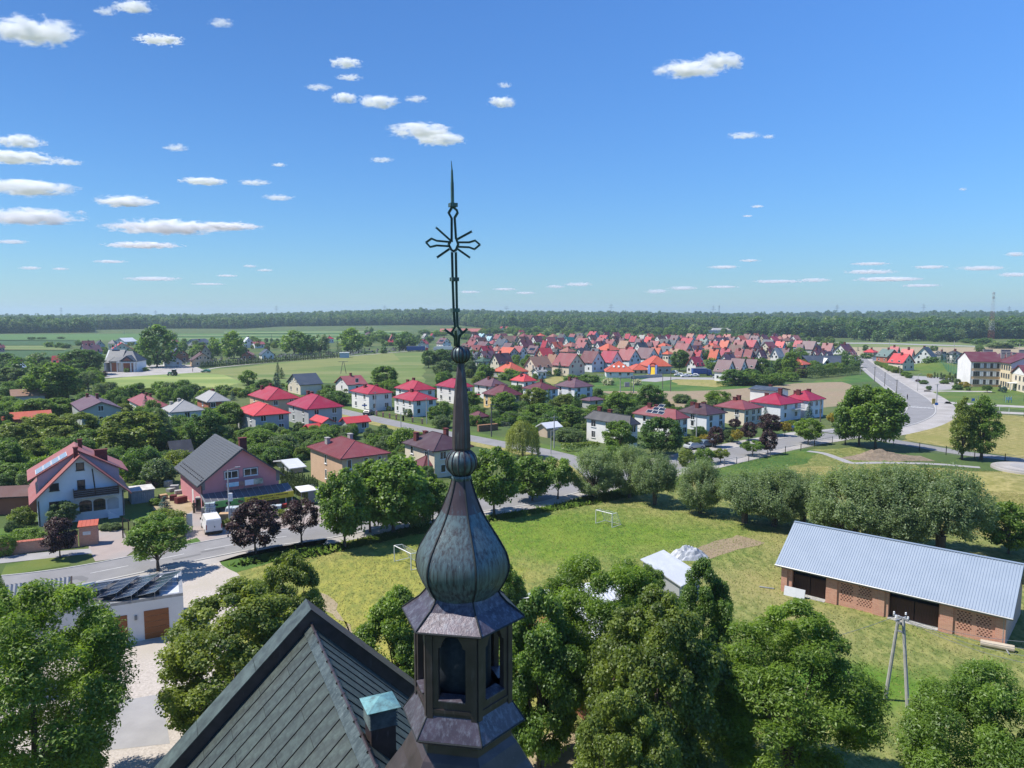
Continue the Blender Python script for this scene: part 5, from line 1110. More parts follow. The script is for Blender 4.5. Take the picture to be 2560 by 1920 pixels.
for i in range(5):chimney(sr,8+i*6.0,8.5,zt-1,zt+.9,3.2,.6,'chimney_render')
# wing projecting towards the viewer, and the lower wing in front of it
yw=mat('school_yellow',(.74,.62,.42),.9)
mb=MB();mb.box(wS+.003,wS+13,-9,14,0,zs);mb.build('wing_wall',yw,school)
mb=MB();mb.extrude([(wS-.5,-9.4,zs),(wS-.5,-9.4,zs+.2),(wS+6.5,-9.4,zt),(wS+13.5,-9.4,zs+.2),(wS+13.5,-9.4,zs),(wS+6.5,-9.4,zt-.25)],(0,24,0));mb.build('wing_roof',ROOF['maroon'],school)
mb=MB();mb.extrude([(wS+.1,-9.06,zs-1.5),(wS+.1,-9.06,zs+.05),(wS+6.5,-9.06,zt-.35),(wS+12.9,-9.06,zs+.05),(wS+12.9,-9.06,zs-1.5)],(0,.055,0));mb.build('wing_gable',WALL['white'],school)
for f_ in range(3):
 for i in range(4):window(school,(wS-.002,-7.8+i*2.1,f_*fh+.9),-math.pi/2,1.3,1.6,'g')
hB=zs*.64
mb=MB();mb.box(wS+.5,wS+44,-21,-9.07,0,hB);mb.build('wing_wall',WALL['cream'],school)
mb=MB();mb.extrude([(wS,-21.6,hB),(wS,-21.6,hB+.2),(wS,-15,hB+3.4),(wS,-8.6,hB+.2),(wS,-8.6,hB),(wS,-15,hB+3.1)],(44.5,0,0));mb.build('wing_roof',ROOF['maroon'],school)
mb=MB();mb.extrude([(wS+.45,-20.9,hB),(wS+.45,-15,hB+3.0),(wS+.45,-9.2,hB)],(.045,0,0));mb.build('wing_gable',WALL['white'],school)
for f_ in range(2):
 mb=MB();mb.box(wS+.6,wS+44,-21.05,-21.003,f_*fh+2.7,f_*fh+3.4);mb.build('spandrel',MATS['school_peach'],school)
 for i in range(14):window(school,(wS+2.2+i*2.9,-21.003,f_*fh+.9),0,1.7,1.6,'g')
 for i in range(3):window(school,(wS+.498,-19+i*3.2,f_*fh+.9),-math.pi/2,1.2,1.5,'g')
 # chimneys on the first wing, entrance canopy
for i in range(3):chimney(sr,wS+1.5+i*1.7,-.2+i*-.3+3,zs+.8,zs+3.6,1.2,.5,'chimney_render')
mb=MB();mb.box(wS-1.6,wS+.49,-14,-10.5,2.6,2.8);mb.box(wS-1.5,wS-1.3,-13.9,-13.7,0,2.6);mb.build('porch',MATS['white_trim'],school)
# ---- chapel with bell tower on the left
A=Gc('W1',1495,835);B_px=c('W1',1860,830)[0];ps=R(6);hz_=zat(A.y,c('W1',0,690)[1]);ht=zat(A.y+6,c('W1',0,540)[1]);cw=along(A,ps,B_px,3)
chp=empty('chapel',A,ps,'white funeral chapel with slate roof, columned porch and small bell tower','chapel')
mb=MB();mb.box(0,cw,2.6,14,0,hz_);mb.build('wall',WALL['white'],chp)
for(a,b,h_)in((.6,cw*.3,.6),(cw*.5,cw*.85,.8)):mb=MB();mb.box(a,b,2.5,2.597,.1,hz_-h_);mb.build('porch_wall',WALL['brick'],chp)
rfc=hip_roof(cw,11.4,hz_+.1,ht,.5,ROOF['slate'],chp,ridge=cw*.35);rfc.location=(0,2.6,0)
mb=MB();mb.extrude([(cw*.42,0,hz_+.2),(cw*.72,0,hz_+2.9),(cw*1.02,0,hz_+.2)],(0,6,0));mb.build('porch_gable',ROOF['slate'],chp)
mb=MB();mb.extrude([(cw*.55,-.05,hz_+.5),(cw*.72,-.05,hz_+1.9),(cw*.89,-.05,hz_+.5)],(0,.046,0));mb.build('gable_panel',WALL['brick'],chp)
mb=MB();mb.box(cw*.32,cw,0,2.59,hz_-.55,hz_-.1);mb.build('porch_slab',MATS['white_trim'],chp)
for x in(.34,.52,.85,.985):mb=MB();mb.box(cw*x-.2,cw*x+.2,.05,.45,0,hz_-.55);mb.build('column',MATS['white_trim'],chp)
mb=MB()
for i in range(22):x=cw*.32+cw*.67*i/21;mb.box(x-.03,x+.03,.03,.09,hz_-.1,hz_+.75)
mb.box(cw*.32,cw,.02,.1,hz_+.75,hz_+.85);mb.build('porch_railing',MATS['white_trim'],chp)
tw=empty('bell_tower',(0,0,0));tw.parent=chp
tx0=-cw*.22;tyb=8
mb=MB();mb.extrude([(tx0,2,0),(tx0,2,hz_-.5),(tx0,8,ht+.5),(tx0,13,hz_),(tx0,13,0)],(.5,0,0));mb.build('side_gable',WALL['white'],chp)
mb=MB();mb.extrude([(tx0+.51,2,hz_-.5),(tx0+.51,8,ht+.55),(tx0+.51,13,hz_),(tx0+.51,8,hz_-.5)],(cw*.6,0,0));mb.build('side_roof',ROOF['slate'],chp)
zT0=ht-.2;zT1=zat(A.y+8,c('W1',0,440)[1])
for x,y in((0,0),(2.4,0),(0,2.4),(2.4,2.4)):mb=MB();mb.box(tx0+x,tx0+x+.35,tyb+y,tyb+y+.35,zT0,zT1);mb.build('tower_post',WALL['white'],tw)
mb=MB();mb.box(tx0,tx0+2.75,tyb,tyb+2.75,zT0-1.4,zT0+1.0);mb.build('tower_base',WALL['white'],tw)
mb=MB();mb.lathe([(2.5,zT1),(2.4,zT1+.15),(.05,zT1+2.0)],4,R(45),cx=tx0+1.38,cy=tyb+1.38);mb.build('tower_roof',ROOF['slate'],tw)
mb=MB();mb.lathe([(.5,zT1-1.5),(.42,zT1-1.2),(.3,zT1-.7),(.1,zT1-.5)],10,0,cx=tx0+1.38,cy=tyb+1.38);mb.build('bell',MATS['dark_trim'],tw)
# ---- kindergarten with orange tiled hips, slate house with dormer, long red hall, far halls
def phipp(k,x0,x1,gy,ey,ay,roof,wall,label,dpt,psi,name='house',cat='house',**kw):
 A=Gc(k,x0,gy);Bx=c(k,x1,0)[0];v=Vector((math.cos(psi),math.sin(psi),0));K=Bx-1280;w=(K*depth(A)-F*A.x)/(F*v.x-K*v.y*CT)
 e=zat(A.y,c(k,0,ey)[1]);z=zat(A.y+dpt/2,c(k,0,ay)[1])
 return house(name,label,cat,A,psi,w,dpt,e,max(z,e+1),'H',roof,wall,group='large houses before the estate',far=True,nl=0,nr=3,floors=1,chim=(),**kw),w,e,z
kg,w,e,z=phipp('E2',420,790,795,715,565,'orange','coolwhite','kindergarten with steep orange hip roof and three roof windows',12,R(-4))
for i in range(3):mb=MB();mb.obox((w*.25+i*w*.18,1.6,e+1.75),(.8,0,0),(0,.75,.72),(0,-.05,.05));mb.build('roof_window',MATS['white_trim'],kg)
phipp('E2',790,1010,740,690,610,'orange','cream','orange hip roofed wing right of the kindergarten',11,R(8))
phipp('E2',1010,1310,745,640,495,'orange','grey','grey house with tall orange hip roof behind the bouncy slide',15,R(6))
sl2,w,e,z=phipp('E3',1250,1650,670,600,490,'slate','coolwhite','slate roofed house with white dormer gable above the long hedge',9,R(0),ridge=20)
mb=MB();mb.extrude([(w*.44,-1.0,0),(w*.44,-1.0,e+.4),(w*.54,-1.0,e+2.2),(w*.64,-1.0,e+.4),(w*.64,-1.0,0)],(0,5,0));mb.build('dormer',WALL['white'],sl2)
mb=MB();mb.extrude([(w*.41,-1.5,e+.15),(w*.54,-1.5,e+2.65),(w*.67,-1.5,e+.15),(w*.67,-1.5,e-.05),(w*.54,-1.5,e+2.4),(w*.41,-1.5,e-.05)],(0,5.5,0));mb.build('dormer_roof',MATS['white_trim'],sl2)
mb=MB();mb.box(w*.49,w*.59,-1.02,-1.003,e-.2,e+1.2);mb.build('dormer_window',MATS['glass'],sl2)
def hall(k,x0,x1,gy,ey,ay,roof,wall,label,dpt,group='far halls at the forest edge'):
 A=Gc(k,x0,gy);Bx=c(k,x1,0)[0];w=(Bx-1280)/F*depth(A)-A.x;e=zat(A.y,c(k,0,ey)[1]);z=zat(A.y+dpt/2,c(k,0,ay)[1])
 return house('hall',label,'hall',A,0,w,dpt,max(e,2.5),max(z,e+.8),'gL',roof,wall,group=group,far=True,nl=0,nr=max(3,int(w/8)),floors=1,chim=(),attic=False)
hall('E1',110,735,190,160,118,'terracotta','brick','very long hall with terracotta roof far behind the cross foot',22)
hall('E2',655,800,150,135,100,'white','white','white flat hall among trees behind the estate',14)
hall('E2',1900,2140,182,140,110,'greywhite','white','white hall with grey roof below the thin mast',14)
hall('E2',1830,1960,205,160,138,'slate','white','smaller white building in front of the mast hall',12)
hall('E3',1340,1480,135,115,82,'white','white','tall white hall at the forest edge left of the road',14)
hall('E3',1480,1580,130,110,96,'white','white','low white hall right of the tall white one',14)
hall('E3',1000,1230,145,130,112,'white','blue','white tent hall with blue front at the forest edge',14)
hall('E3',270,420,68,62,50,'white','white','white hall roof showing above the wood',20)
hall('E2',1900,2080,285,265,243,'white','white','white shed behind the estate roofs',10)
# TREES
def env(shape,z):
 """relative crown radius at relative height z (0..1)"""
 if shape=='round':return np.clip(4*z*(1-z),0,1)**.42*(1.02-.18*z)
 if shape=='oval':return np.clip(np.sin(np.pi*z**.8),0,1)**.6
 if shape=='tall':return np.clip(np.sin(np.pi*np.clip(z,0,1)**.75),0,1)**.5*(1-.25*z)
 if shape=='cone':return np.clip(1.02-z,0,1)**.85
 if shape=='column':return np.clip(1-z,0,1)**.38*(.75+.25*np.sin(np.pi*z))
 if shape=='ball':return np.sqrt(np.clip(1-(2*z-1)**2,0,1))
 if shape=='hedge':return np.clip(1-z**6,0,1)**.5
 return np.ones_like(z)
def leaf_mesh(name,C,Nrm,size,tint,rg,asp=.5,hang=0.0):
 n=len(C)
 t=rg.normal(size=(n,3));t[:,2]-=hang
 t-=Nrm*np.sum(t*Nrm,1,keepdims=True);t/=np.linalg.norm(t,axis=1,keepdims=True)+1e-9
 b=np.cross(Nrm,t);L=size*(.7+.6*rg.rand(n))[:,None]
 V=np.empty((n,4,3));V[:,0]=C-t*L*.5;V[:,1]=C+b*L*asp*.5+Nrm*L*.06;V[:,2]=C+t*L*.5-Nrm*L*.10;V[:,3]=C-b*L*asp*.5+Nrm*L*.06
 me=bpy.data.meshes.new(name);me.vertices.add(n*4);me.vertices.foreach_set('co',V.reshape(-1).astype(np.float32))
 me.loops.add(n*4);me.loops.foreach_set('vertex_index',np.arange(n*4,dtype=np.int32))
 me.polygons.add(n);me.polygons.foreach_set('loop_start',np.arange(0,n*4,4,dtype=np.int32))
 at=me.attributes.new('tint','FLOAT','FACE');at.data.foreach_set('value',np.clip(tint,0,1).astype(np.float32))
 me.update(calc_edges=True);return me
PROTO={}
def crown(name,seed,shape,asp,cb,lobes,per,leaf,lr=.26,fill=.55,hang=0.,la=.5,upb=.45,flat=.8):
 """crown in units of crown radius (x, y) and whole tree height (z); asp = tree height / crown radius, cb = crown base"""
 rg=np.random.RandomState(seed);hc=asp*(1-cb)
 z=rg.rand(lobes*3);r=env(shape,z);keep=rg.rand(len(z))<r/r.max()+.1;z=z[keep][:lobes];r=env(shape,z);n=len(z)
 th=rg.rand(n)*2*np.pi;rho=np.where(rg.rand(n)<fill+.3,.72+.2*rg.rand(n),.25+.4*rg.rand(n));q=r*rho
 wob=1+.16*np.sin(3*th+seed)*np.cos(5*z+seed)
 P=np.stack([q*np.cos(th)*wob,q*np.sin(th)*wob,cb*asp+z*hc*.94],1);lrad=lr*(.65+.7*rg.rand(n))*(.55+.45*r)
 k=rg.randint(max(4,per//2),per*3//2,n);idx=np.repeat(np.arange(n),k);m=len(idx)
 d=rg.normal(size=(m,3));d[:,2]=d[:,2]*.9+.25;d/=np.linalg.norm(d,axis=1,keepdims=True)
 rad=(.35+.78*rg.rand(m)**.7)[:,None]*lrad[idx][:,None]
 C=P[idx]+d*rad*np.array([1,1,flat])
 C+=rg.normal(size=(m,3))*leaf*.3
 Nn=d*.55+rg.normal(size=(m,3))*.5;Nn[:,2]+=upb+.3;Nn/=np.linalg.norm(Nn,axis=1,keepdims=True)
 tint=(.5+.22*rg.normal(size=n))[idx]+.2*rg.normal(size=m)
 C[:,2]=np.maximum(C[:,2],cb*asp*.7)
 me=leaf_mesh('crown',C,Nn,leaf,tint,rg,la,hang)
 co=np.empty(len(me.vertices)*3,np.float32);me.vertices.foreach_get('co',co);co=co.reshape(-1,3);co[:,2]/=asp;me.vertices.foreach_set('co',co.reshape(-1));me.update()
 # trunk with limbs reaching the lobes
 mb=MB();tr_=.045*asp/2.4;top=cb*asp+hc*.45
 mb.tube((0,0,-.02),(.02,.01,cb*asp*.6),tr_*1.35,tr_,7);mb.tube((.02,.01,cb*asp*.6),(0,.02,top),tr_,tr_*.45,6)
 sel=rg.permutation(n)[:min(n,16)]
 for i in sel:
  s=np.array([.01,.01,cb*asp*(.6+.4*rg.rand())+hc*.12*rg.rand()]);e=P[i];mid=s*.5+e*.5+np.array([0,0,.06])
  mb.tube(s,mid,tr_*.42,tr_*.26,5);mb.tube(mid,e,tr_*.26,tr_*.08,4)
 mb.v=[(x,y,zz/asp)for x,y,zz in mb.v]
 PROTO[name]=(me,mb.mesh('trunk',MATS['bark']),asp)
def willow(name,seed,strands,per,leaf):
 rg=np.random.RandomState(seed);asp=2.1
 th=rg.rand(strands)*6.283;q=np.sqrt(rg.rand(strands))*.98;zt=asp*(.98-.38*q**2)-.1*rg.rand(strands)
 ln=(asp*(.3+.5*q)*(.6+.4*rg.rand(strands)));idx=np.repeat(np.arange(strands),per);s=rg.rand(len(idx))
 z=np.maximum(zt[idx]-s*ln[idx],.12*asp);qq=q[idx]+.06*np.sqrt(s)+.02*rg.normal(size=len(idx))
 C=np.stack([qq*np.cos(th[idx]),qq*np.sin(th[idx]),z],1)+rg.normal(size=(len(idx),3))*.025
 Nn=np.stack([np.cos(th[idx]),np.sin(th[idx]),.5+0*z],1)+rg.normal(size=(len(idx),3))*.4;Nn/=np.linalg.norm(Nn,axis=1,keepdims=True)
 me=leaf_mesh('crown',C,Nn,leaf,(.5+.25*rg.normal(size=strands))[idx]+.12*rg.normal(size=len(idx)),rg,.35,2.5)
 co=np.empty(len(me.vertices)*3,np.float32);me.vertices.foreach_get('co',co);co=co.reshape(-1,3);co[:,2]/=asp;me.vertices.foreach_set('co',co.reshape(-1));me.update()
 mb=MB();mb.tube((0,0,0),(0,0,.28),.08,.06,7)
 for i in range(9):a=i*.7;mb.tube((0,0,.25),(.5*math.cos(a),.5*math.sin(a),.75),.04,.012,5)
 PROTO[name]=(me,mb.mesh('trunk',MATS['bark']),asp)
def pollard(name,seed,branches,per,leaf,asp=1.9,clumps=26):
 """pollarded willow: a spray of shoots from a low head, finely leaved"""
 rg=np.random.RandomState(seed);knob=np.array([0,0,asp*.22])
 cl=rg.normal(size=(clumps,3));cl[:,2]=cl[:,2]*.9+.35;cl/=np.linalg.norm(cl,axis=1,keepdims=True)
 base=cl[rg.randint(0,clumps,branches)];d=base+rg.normal(size=(branches,3))*.20;d[:,2]=np.maximum(d[:,2],-.45);d/=np.linalg.norm(d,axis=1,keepdims=True)
 L=(.78+.26*rg.rand(branches));cen=np.array([0,0,asp*.52])
 tip=cen+d*L[:,None]*np.array([1,1,asp*.47]);idx=np.repeat(np.arange(branches),per);s=.62+.42*rg.rand(len(idx))**.8
 C=knob+(tip[idx]-knob)*s[:,None]+rg.normal(size=(len(idx),3))*.04
 C[:,2]=np.maximum(C[:,2],.06*asp)
 Nn=d[idx]*.5+rg.normal(size=(len(idx),3))*.5;Nn[:,2]+=.7;Nn/=np.linalg.norm(Nn,axis=1,keepdims=True)
 me=leaf_mesh('crown',C,Nn,leaf,(.5+.22*rg.normal(size=branches))[idx]+.16*rg.normal(size=len(idx)),rg,.36,-.3)
 co=np.empty(len(me.vertices)*3,np.float32);me.vertices.foreach_get('co',co);co=co.reshape(-1,3);co[:,2]/=asp;me.vertices.foreach_set('co',co.reshape(-1));me.update()
 mb=MB();mb.tube((0,0,0),(0,0,.22),.09,.11,8)
 for i in rg.permutation(branches)[:46]:mb.tube((knob[0],knob[1],knob[2]/asp),(tip[i][0]*.93,tip[i][1]*.93,(knob[2]+(tip[i][2]-knob[2])*.93)/asp),.016,.004,4)
 PROTO[name]=(me,mb.mesh('trunk',MATS['bark']),asp)
def spruce(name,seed,layers,k,per,leaf):
 rg=np.random.RandomState(seed);asp=3.2;C=[];Nn=[];T=[]
 for i in range(layers):
  z=(i+.5*rg.rand())/layers;r=(1.0-z)**.9+.03;kk=max(4,int(k*(1-z*.6)))
  for j in range(kk):
   a=rg.rand()*6.283;rr=r*(.8+.3*rg.rand());tt=rg.normal()*.2+.5
   for q in range(per):
    s=.25+.78*(q+rg.rand())/per;sp=rg.normal()*.09*s
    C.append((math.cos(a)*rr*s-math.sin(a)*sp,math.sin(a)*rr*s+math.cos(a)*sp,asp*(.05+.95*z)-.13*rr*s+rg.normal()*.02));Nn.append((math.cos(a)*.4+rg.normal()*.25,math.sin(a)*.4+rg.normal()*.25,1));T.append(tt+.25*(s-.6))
 C=np.array(C);Nn=np.array(Nn);Nn/=np.linalg.norm(Nn,axis=1,keepdims=True)
 me=leaf_mesh('crown',C,Nn,leaf,np.array(T),rg,.5,.3)
 co=np.empty(len(me.vertices)*3,np.float32);me.vertices.foreach_get('co',co);co=co.reshape(-1,3);co[:,2]/=asp;me.vertices.foreach_set('co',co.reshape(-1));me.update()
 mb=MB();mb.tube((0,0,0),(0,0,.95),.07,.01,6);PROTO[name]=(me,mb.mesh('trunk',MATS['bark']),asp)
 # near prototypes (many small leaves)
crown('ash_near',11,'round',2.5,.16,170,540,.045,.175,.6,.35,.34,.5)
crown('maple_near',12,'oval',2.6,.12,150,540,.05,.19,.6,.0,.75,.5)
crown('linden_near',13,'oval',2.6,.10,210,420,.042,.155,.62,.7,.7,.35)
crown('ash_near_b',14,'tall',2.8,.14,160,540,.046,.18,.6,.35,.34,.5)
# middle distance
crown('maple_mid',21,'oval',2.3,.16,85,150,.095,.235,.6,0,.75,.5)
crown('maple_mid_b',22,'round',2.2,.18,85,150,.095,.235,.6,0,.75,.5)
crown('tall_mid',23,'tall',3.3,.13,80,150,.10,.30,.6,0,.7,.45)
crown('tall_slim',29,'tall',4.4,.14,95,110,.12,.30,.6,0,.7,.45)
crown('open_mid',24,'round',2.5,.25,42,190,.09,.24,.65,0,.7,.5)
crown('ball_mid',25,'ball',2.6,.34,40,130,.12,.30,.7,0,.8,.5)
crown('bush_mid',26,'round',1.5,.0,50,120,.11,.30,.6,0,.75,.45)
crown('bush_mid_b',27,'ball',1.5,.0,55,120,.10,.28,.6,0,.75,.45)
crown('column_mid',28,'column',6.5,.0,60,60,.22,.45,.8,0,.5,.2)
crown('hedge_mid',29,'hedge',1.2,.0,70,90,.10,.24,.6,0,.6,.4)
# far
crown('far_a',31,'round',2.2,.08,34,46,.20,.34,.6,0,.75,.5)
crown('far_b',32,'oval',2.5,.08,36,46,.20,.34,.6,0,.75,.5)
crown('far_c',33,'tall',3.0,.05,40,42,.22,.36,.6,0,.75,.5)
crown('far_bush',34,'round',1.4,.0,26,36,.22,.36,.6,0,.75,.5)
crown('far_column',35,'column',5.0,.0,26,16,.45,.5,.8,0,.5,.2)
willow('weeping',41,420,34,.085)
pollard('pollard_a',42,900,44,.062);pollard('pollard_b',43,860,46,.062,1.7,30);pollard('pollard_c',44,950,42,.06,2.1,40)
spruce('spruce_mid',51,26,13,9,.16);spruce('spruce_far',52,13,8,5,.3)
KIND={'ash_near':'broadleaf_tree','maple_near':'broadleaf_tree','linden_near':'broadleaf_tree','weeping':'weeping_willow','spruce_mid':'spruce_tree','spruce_far':'spruce_tree','column_mid':'columnar_conifer','far_column':'columnar_conifer'}
MARKS=[]
def mark(phrase,P):MARKS.append((phrase,P[0],P[1]))
TREES=[]
FOOT=[]
LOOK=dict(leaf_green='green',leaf_dark='dark green',leaf_ash='bright green',leaf_olive='olive green',leaf_yellowgreen='yellow green',leaf_weeping='pale yellow green',leaf_golden='golden yellow',leaf_willow='silvery green',leaf_greygreen='grey green',leaf_purple='dark purple',leaf_spruce='blue green',leaf_thuja='deep green',leaf_wood='dark green',leaf_elder='cream flowering')
def plant(P,h,w,proto,leaf,label=None,group=None,rz=None,parts=True,nm=None,cat=None):
 me,tk,asp=PROTO[proto]
 bush='bush' in proto or 'hedge' in proto
 nm=nm or KIND.get(proto)or('pollard_willow' if proto.startswith('pollard')else 'shrub' if bush else 'broadleaf_tree')
 cat=cat or('shrub' if bush else 'willow' if 'willow' in nm else 'conifer' if 'con' in nm else 'spruce' if 'spruce' in nm else 'tree')
 rz=random.Random(int(P[0]*37+P[1]*11)).uniform(0,6.28)if rz is None else rz
 root=empty(nm,(P[0],P[1],0),rz);root.scale=(w/2,w/2,h);root['category']=cat
 cr=bpy.data.objects.new('crown' if not bush else 'foliage',me);COL.objects.link(cr);cr.parent=root
 if not me.materials:me.materials.append(MATS[leaf])
 cr.material_slots[0].link='OBJECT';cr.material_slots[0].material=MATS[leaf]
 if not bush and proto!='hedge_mid':link('trunk',tk,root)
 if group:root['group']=group
 TREES.append([root,P,h,w,proto,leaf,label]);return root
def tree(k,x,yb,yt,w,proto,leaf,label=None,group=None,**kw):
 """tree measured in view k: trunk foot (x, yb), top yt, crown width w"""
 X,YB=c(k,x,yb);_,YT=c(k,x,yt);P=G(X,YB);h=zat(P.y,YT);W=w*CROPS[k][2]/ppm((P.x,P.y,h*.5))
 return plant(P,max(h,.6),W,proto,leaf,label,group,**kw)
def neartree(px,Y,top,w,proto,leaf,label,z_base=0,**kw):
 """tree at distance Y whose foot lies below the frame; px, top, w in full view pixels of the photograph"""
 h=zat(Y,top);P=Vector((xat(px,Y,h*.55),Y,0));W=w/ppm((P.x,P.y,h*.55));return plant(P,h,W,proto,leaf,label,'big trees around the church',**kw)
f=1.15732
neartree(66*f,37,1262*f,430*f,'ash_near','leaf_ash','big bright green ash filling the lower left corner beside the garage')
neartree(-18*f,50,1205*f,100*f,'ash_near_b','leaf_ash','narrow ash cut by the left edge above the lower left ash')
neartree(515*f,44,1245*f,345*f,'linden_near','leaf_yellowgreen','yellow olive tree between the courtyard and the church gable')
neartree(622*f,50,1180*f,185*f,'linden_near','leaf_yellowgreen','yellow green treetop rising just left of the church gable peak')
neartree(860*f,47,1262*f,190*f,'maple_near','leaf_ash','bright maple between the gable parapet and the turret')
neartree(1165*f,41,1265*f,205*f,'maple_near','leaf_green','dark glossy maple right behind the turret lantern')
neartree(1085*f,55,1205*f,110*f,'maple_near','leaf_green','small maple crown touching the right side of the dome')
neartree(1300*f,45,1197*f,330*f,'ash_near','leaf_ash','spreading ash with bare limbs over the pale metal roof')
neartree(1392*f,47,1210*f,200*f,'ash_near_b','leaf_ash','ash crown just below the white roofed shed')
neartree(1520*f,50,1200*f,135*f,'maple_near','leaf_green','round treetop right of the white roofed shed')
neartree(1415*f,38,1255*f,310*f,'linden_near','leaf_olive','olive green linden, the middle one of the near trees')
neartree(1340*f,31,1470*f,260*f,'linden_near','leaf_olive','lower olive linden at the bottom edge right of the turret')
neartree(1705*f,39,1285*f,390*f,'ash_near_b','leaf_ash','large bright ash in front of the brick barn, left of the wire poles')
neartree(2135*f,33,1440*f,370*f,'ash_near','leaf_green','big green ash filling the lower right corner')
# ---- along the near road
tree('f',342,1234,1112,135,'open_mid','leaf_green','street maple with bare trunk between road and solar garage','street trees')
tree('5',1640,1100,855,380,'bush_mid_b','leaf_yellowgreen','rounded yellow green shrub behind the street maple')
tree('5',592,1320,910,300,'maple_mid','leaf_purple','purple maple in front of the blue-white house','purple maples by the road')
tree('5',625,1010,765,280,'maple_mid_b','leaf_greygreen','grey green fruit tree against the blue-white facade')
tree('5',1630,890,710,190,'spruce_mid','leaf_spruce','small blue spruce beside the grey metal box')
tree('5',1530,800,735,110,'bush_mid','leaf_ash','light shrub left of the small blue spruce');tree('5',220,1000,830,230,'bush_mid','leaf_olive','olive shrub left of the blue-white house');tree('5',110,1060,960,110,'bush_mid','leaf_greygreen','small grey green shrub at the left garden path')
tree('5',250,1190,1040,330,'hedge_mid','leaf_ash','trimmed light green shrub behind the brick garden wall');tree('5',45,1300,1090,200,'bush_mid_b','leaf_green','dark round shrub at the left edge behind the garden wall')
for(x,w)in((900,110),(1050,110),(1130,130)):tree('5',x,1050,980,w,'bush_mid','leaf_greygreen')
tree('5',1480,630,560,130,'bush_mid','leaf_purple','purple shrub behind the grey metal box')
tree('6',945,1280,735,500,'maple_mid','leaf_purple','large purple maple hiding the shop front','purple maples by the road');tree('6',1400,1190,740,370,'open_mid','leaf_purple','smaller purple maple beside the market stall','purple maples by the road')
tree('6',1830,1225,420,500,'maple_mid','leaf_green','big green tree right of the purple maples, first of the roadside row','green trees in the roadside row')
tree('f',850,1152,985,165,'maple_mid_b','leaf_green','broad green tree in the roadside row before the peach house','green trees in the roadside row');tree('f',800,1150,990,110,'maple_mid','leaf_green','green tree squeezed between two broad ones in the roadside row','green trees in the roadside row')
tree('f',935,1130,1030,85,'maple_mid','leaf_ash','lower bright green tree left of the onion dome neck','green trees in the roadside row');tree('f',900,1135,1040,70,'bush_mid','leaf_green')
tree('f',1068,1112,962,112,'maple_mid','leaf_ash','bright maple right of the lower ball','green trees in the roadside row');tree('f',1150,1082,985,100,'maple_mid_b','leaf_green','green maple below the weeping willow','green trees in the roadside row');tree('f',1205,1078,985,75,'open_mid','leaf_green','open crowned maple right of the weeping willow','green trees in the roadside row')
tree('3',335,1215,905,270,'weeping','leaf_weeping','pale yellow weeping willow by the side street')
tree('3',1100,1185,910,260,'maple_mid','leaf_green','green tree in front of the charcoal roofed white house','green trees before the white houses');tree('3',1430,1200,895,360,'maple_mid_b','leaf_dark','large dark tree in front of the solar roof house','green trees before the white houses')
tree('3',1050,1230,1120,150,'bush_mid','leaf_green')
for(k,x,yb,yt,w,pr,lb)in[('3',910,1530,1135,400,'pollard_a','leftmost silvery pollard willow at the meadow edge'),('3',1180,1530,1110,330,'pollard_c','second silvery pollard willow, behind its neighbours'),('3',1380,1585,1165,360,'pollard_b','third silvery pollard willow with dark short trunk'),('3',1740,1655,1230,380,'pollard_c','round silvery pollard willow standing apart in the meadow'),('f',1608,1130,1015,135,'pollard_b','small pollard willow right of the lone round one'),('f',1672,1137,1008,140,'pollard_a','pollard willow in the row left of the barn roof'),('f',1735,1137,1015,120,'pollard_b','pollard willow with fanned shoots by the barn corner'),('f',1840,1176,1008,185,'pollard_a','tall pollard willow over the left half of the barn roof'),('f',1930,1188,1003,190,'pollard_c','tall pollard willow over the middle of the barn roof'),('f',2030,1200,1003,195,'pollard_b','tall pollard willow over the right half of the barn roof')]:
 tree(k,x,yb,yt,w,pr,'leaf_willow',lb,'pollard willows')
tree('f',2178,1196,1085,105,'maple_mid_b','leaf_ash','round apple tree at the right edge above the barn roof')
tree('4',910,1310,812,360,'maple_mid','leaf_green','left and taller of the twin broad trees at the bend','twin broad trees');tree('4',1040,1330,850,420,'maple_mid_b','leaf_green','right one of the twin broad trees at the bend','twin broad trees');tree('4',800,1300,960,200,'maple_mid_b','leaf_dark','lower dark tree left of the twin broad trees','twin broad trees')
tree('4',1722,1420,918,205,'tall_slim','leaf_olive','slender tall tree by the fenced lane, left of the pair','tall pair by the lane');tree('4',1872,1420,905,275,'tall_slim','leaf_green','fuller tall tree by the fenced lane, right of the pair','tall pair by the lane')
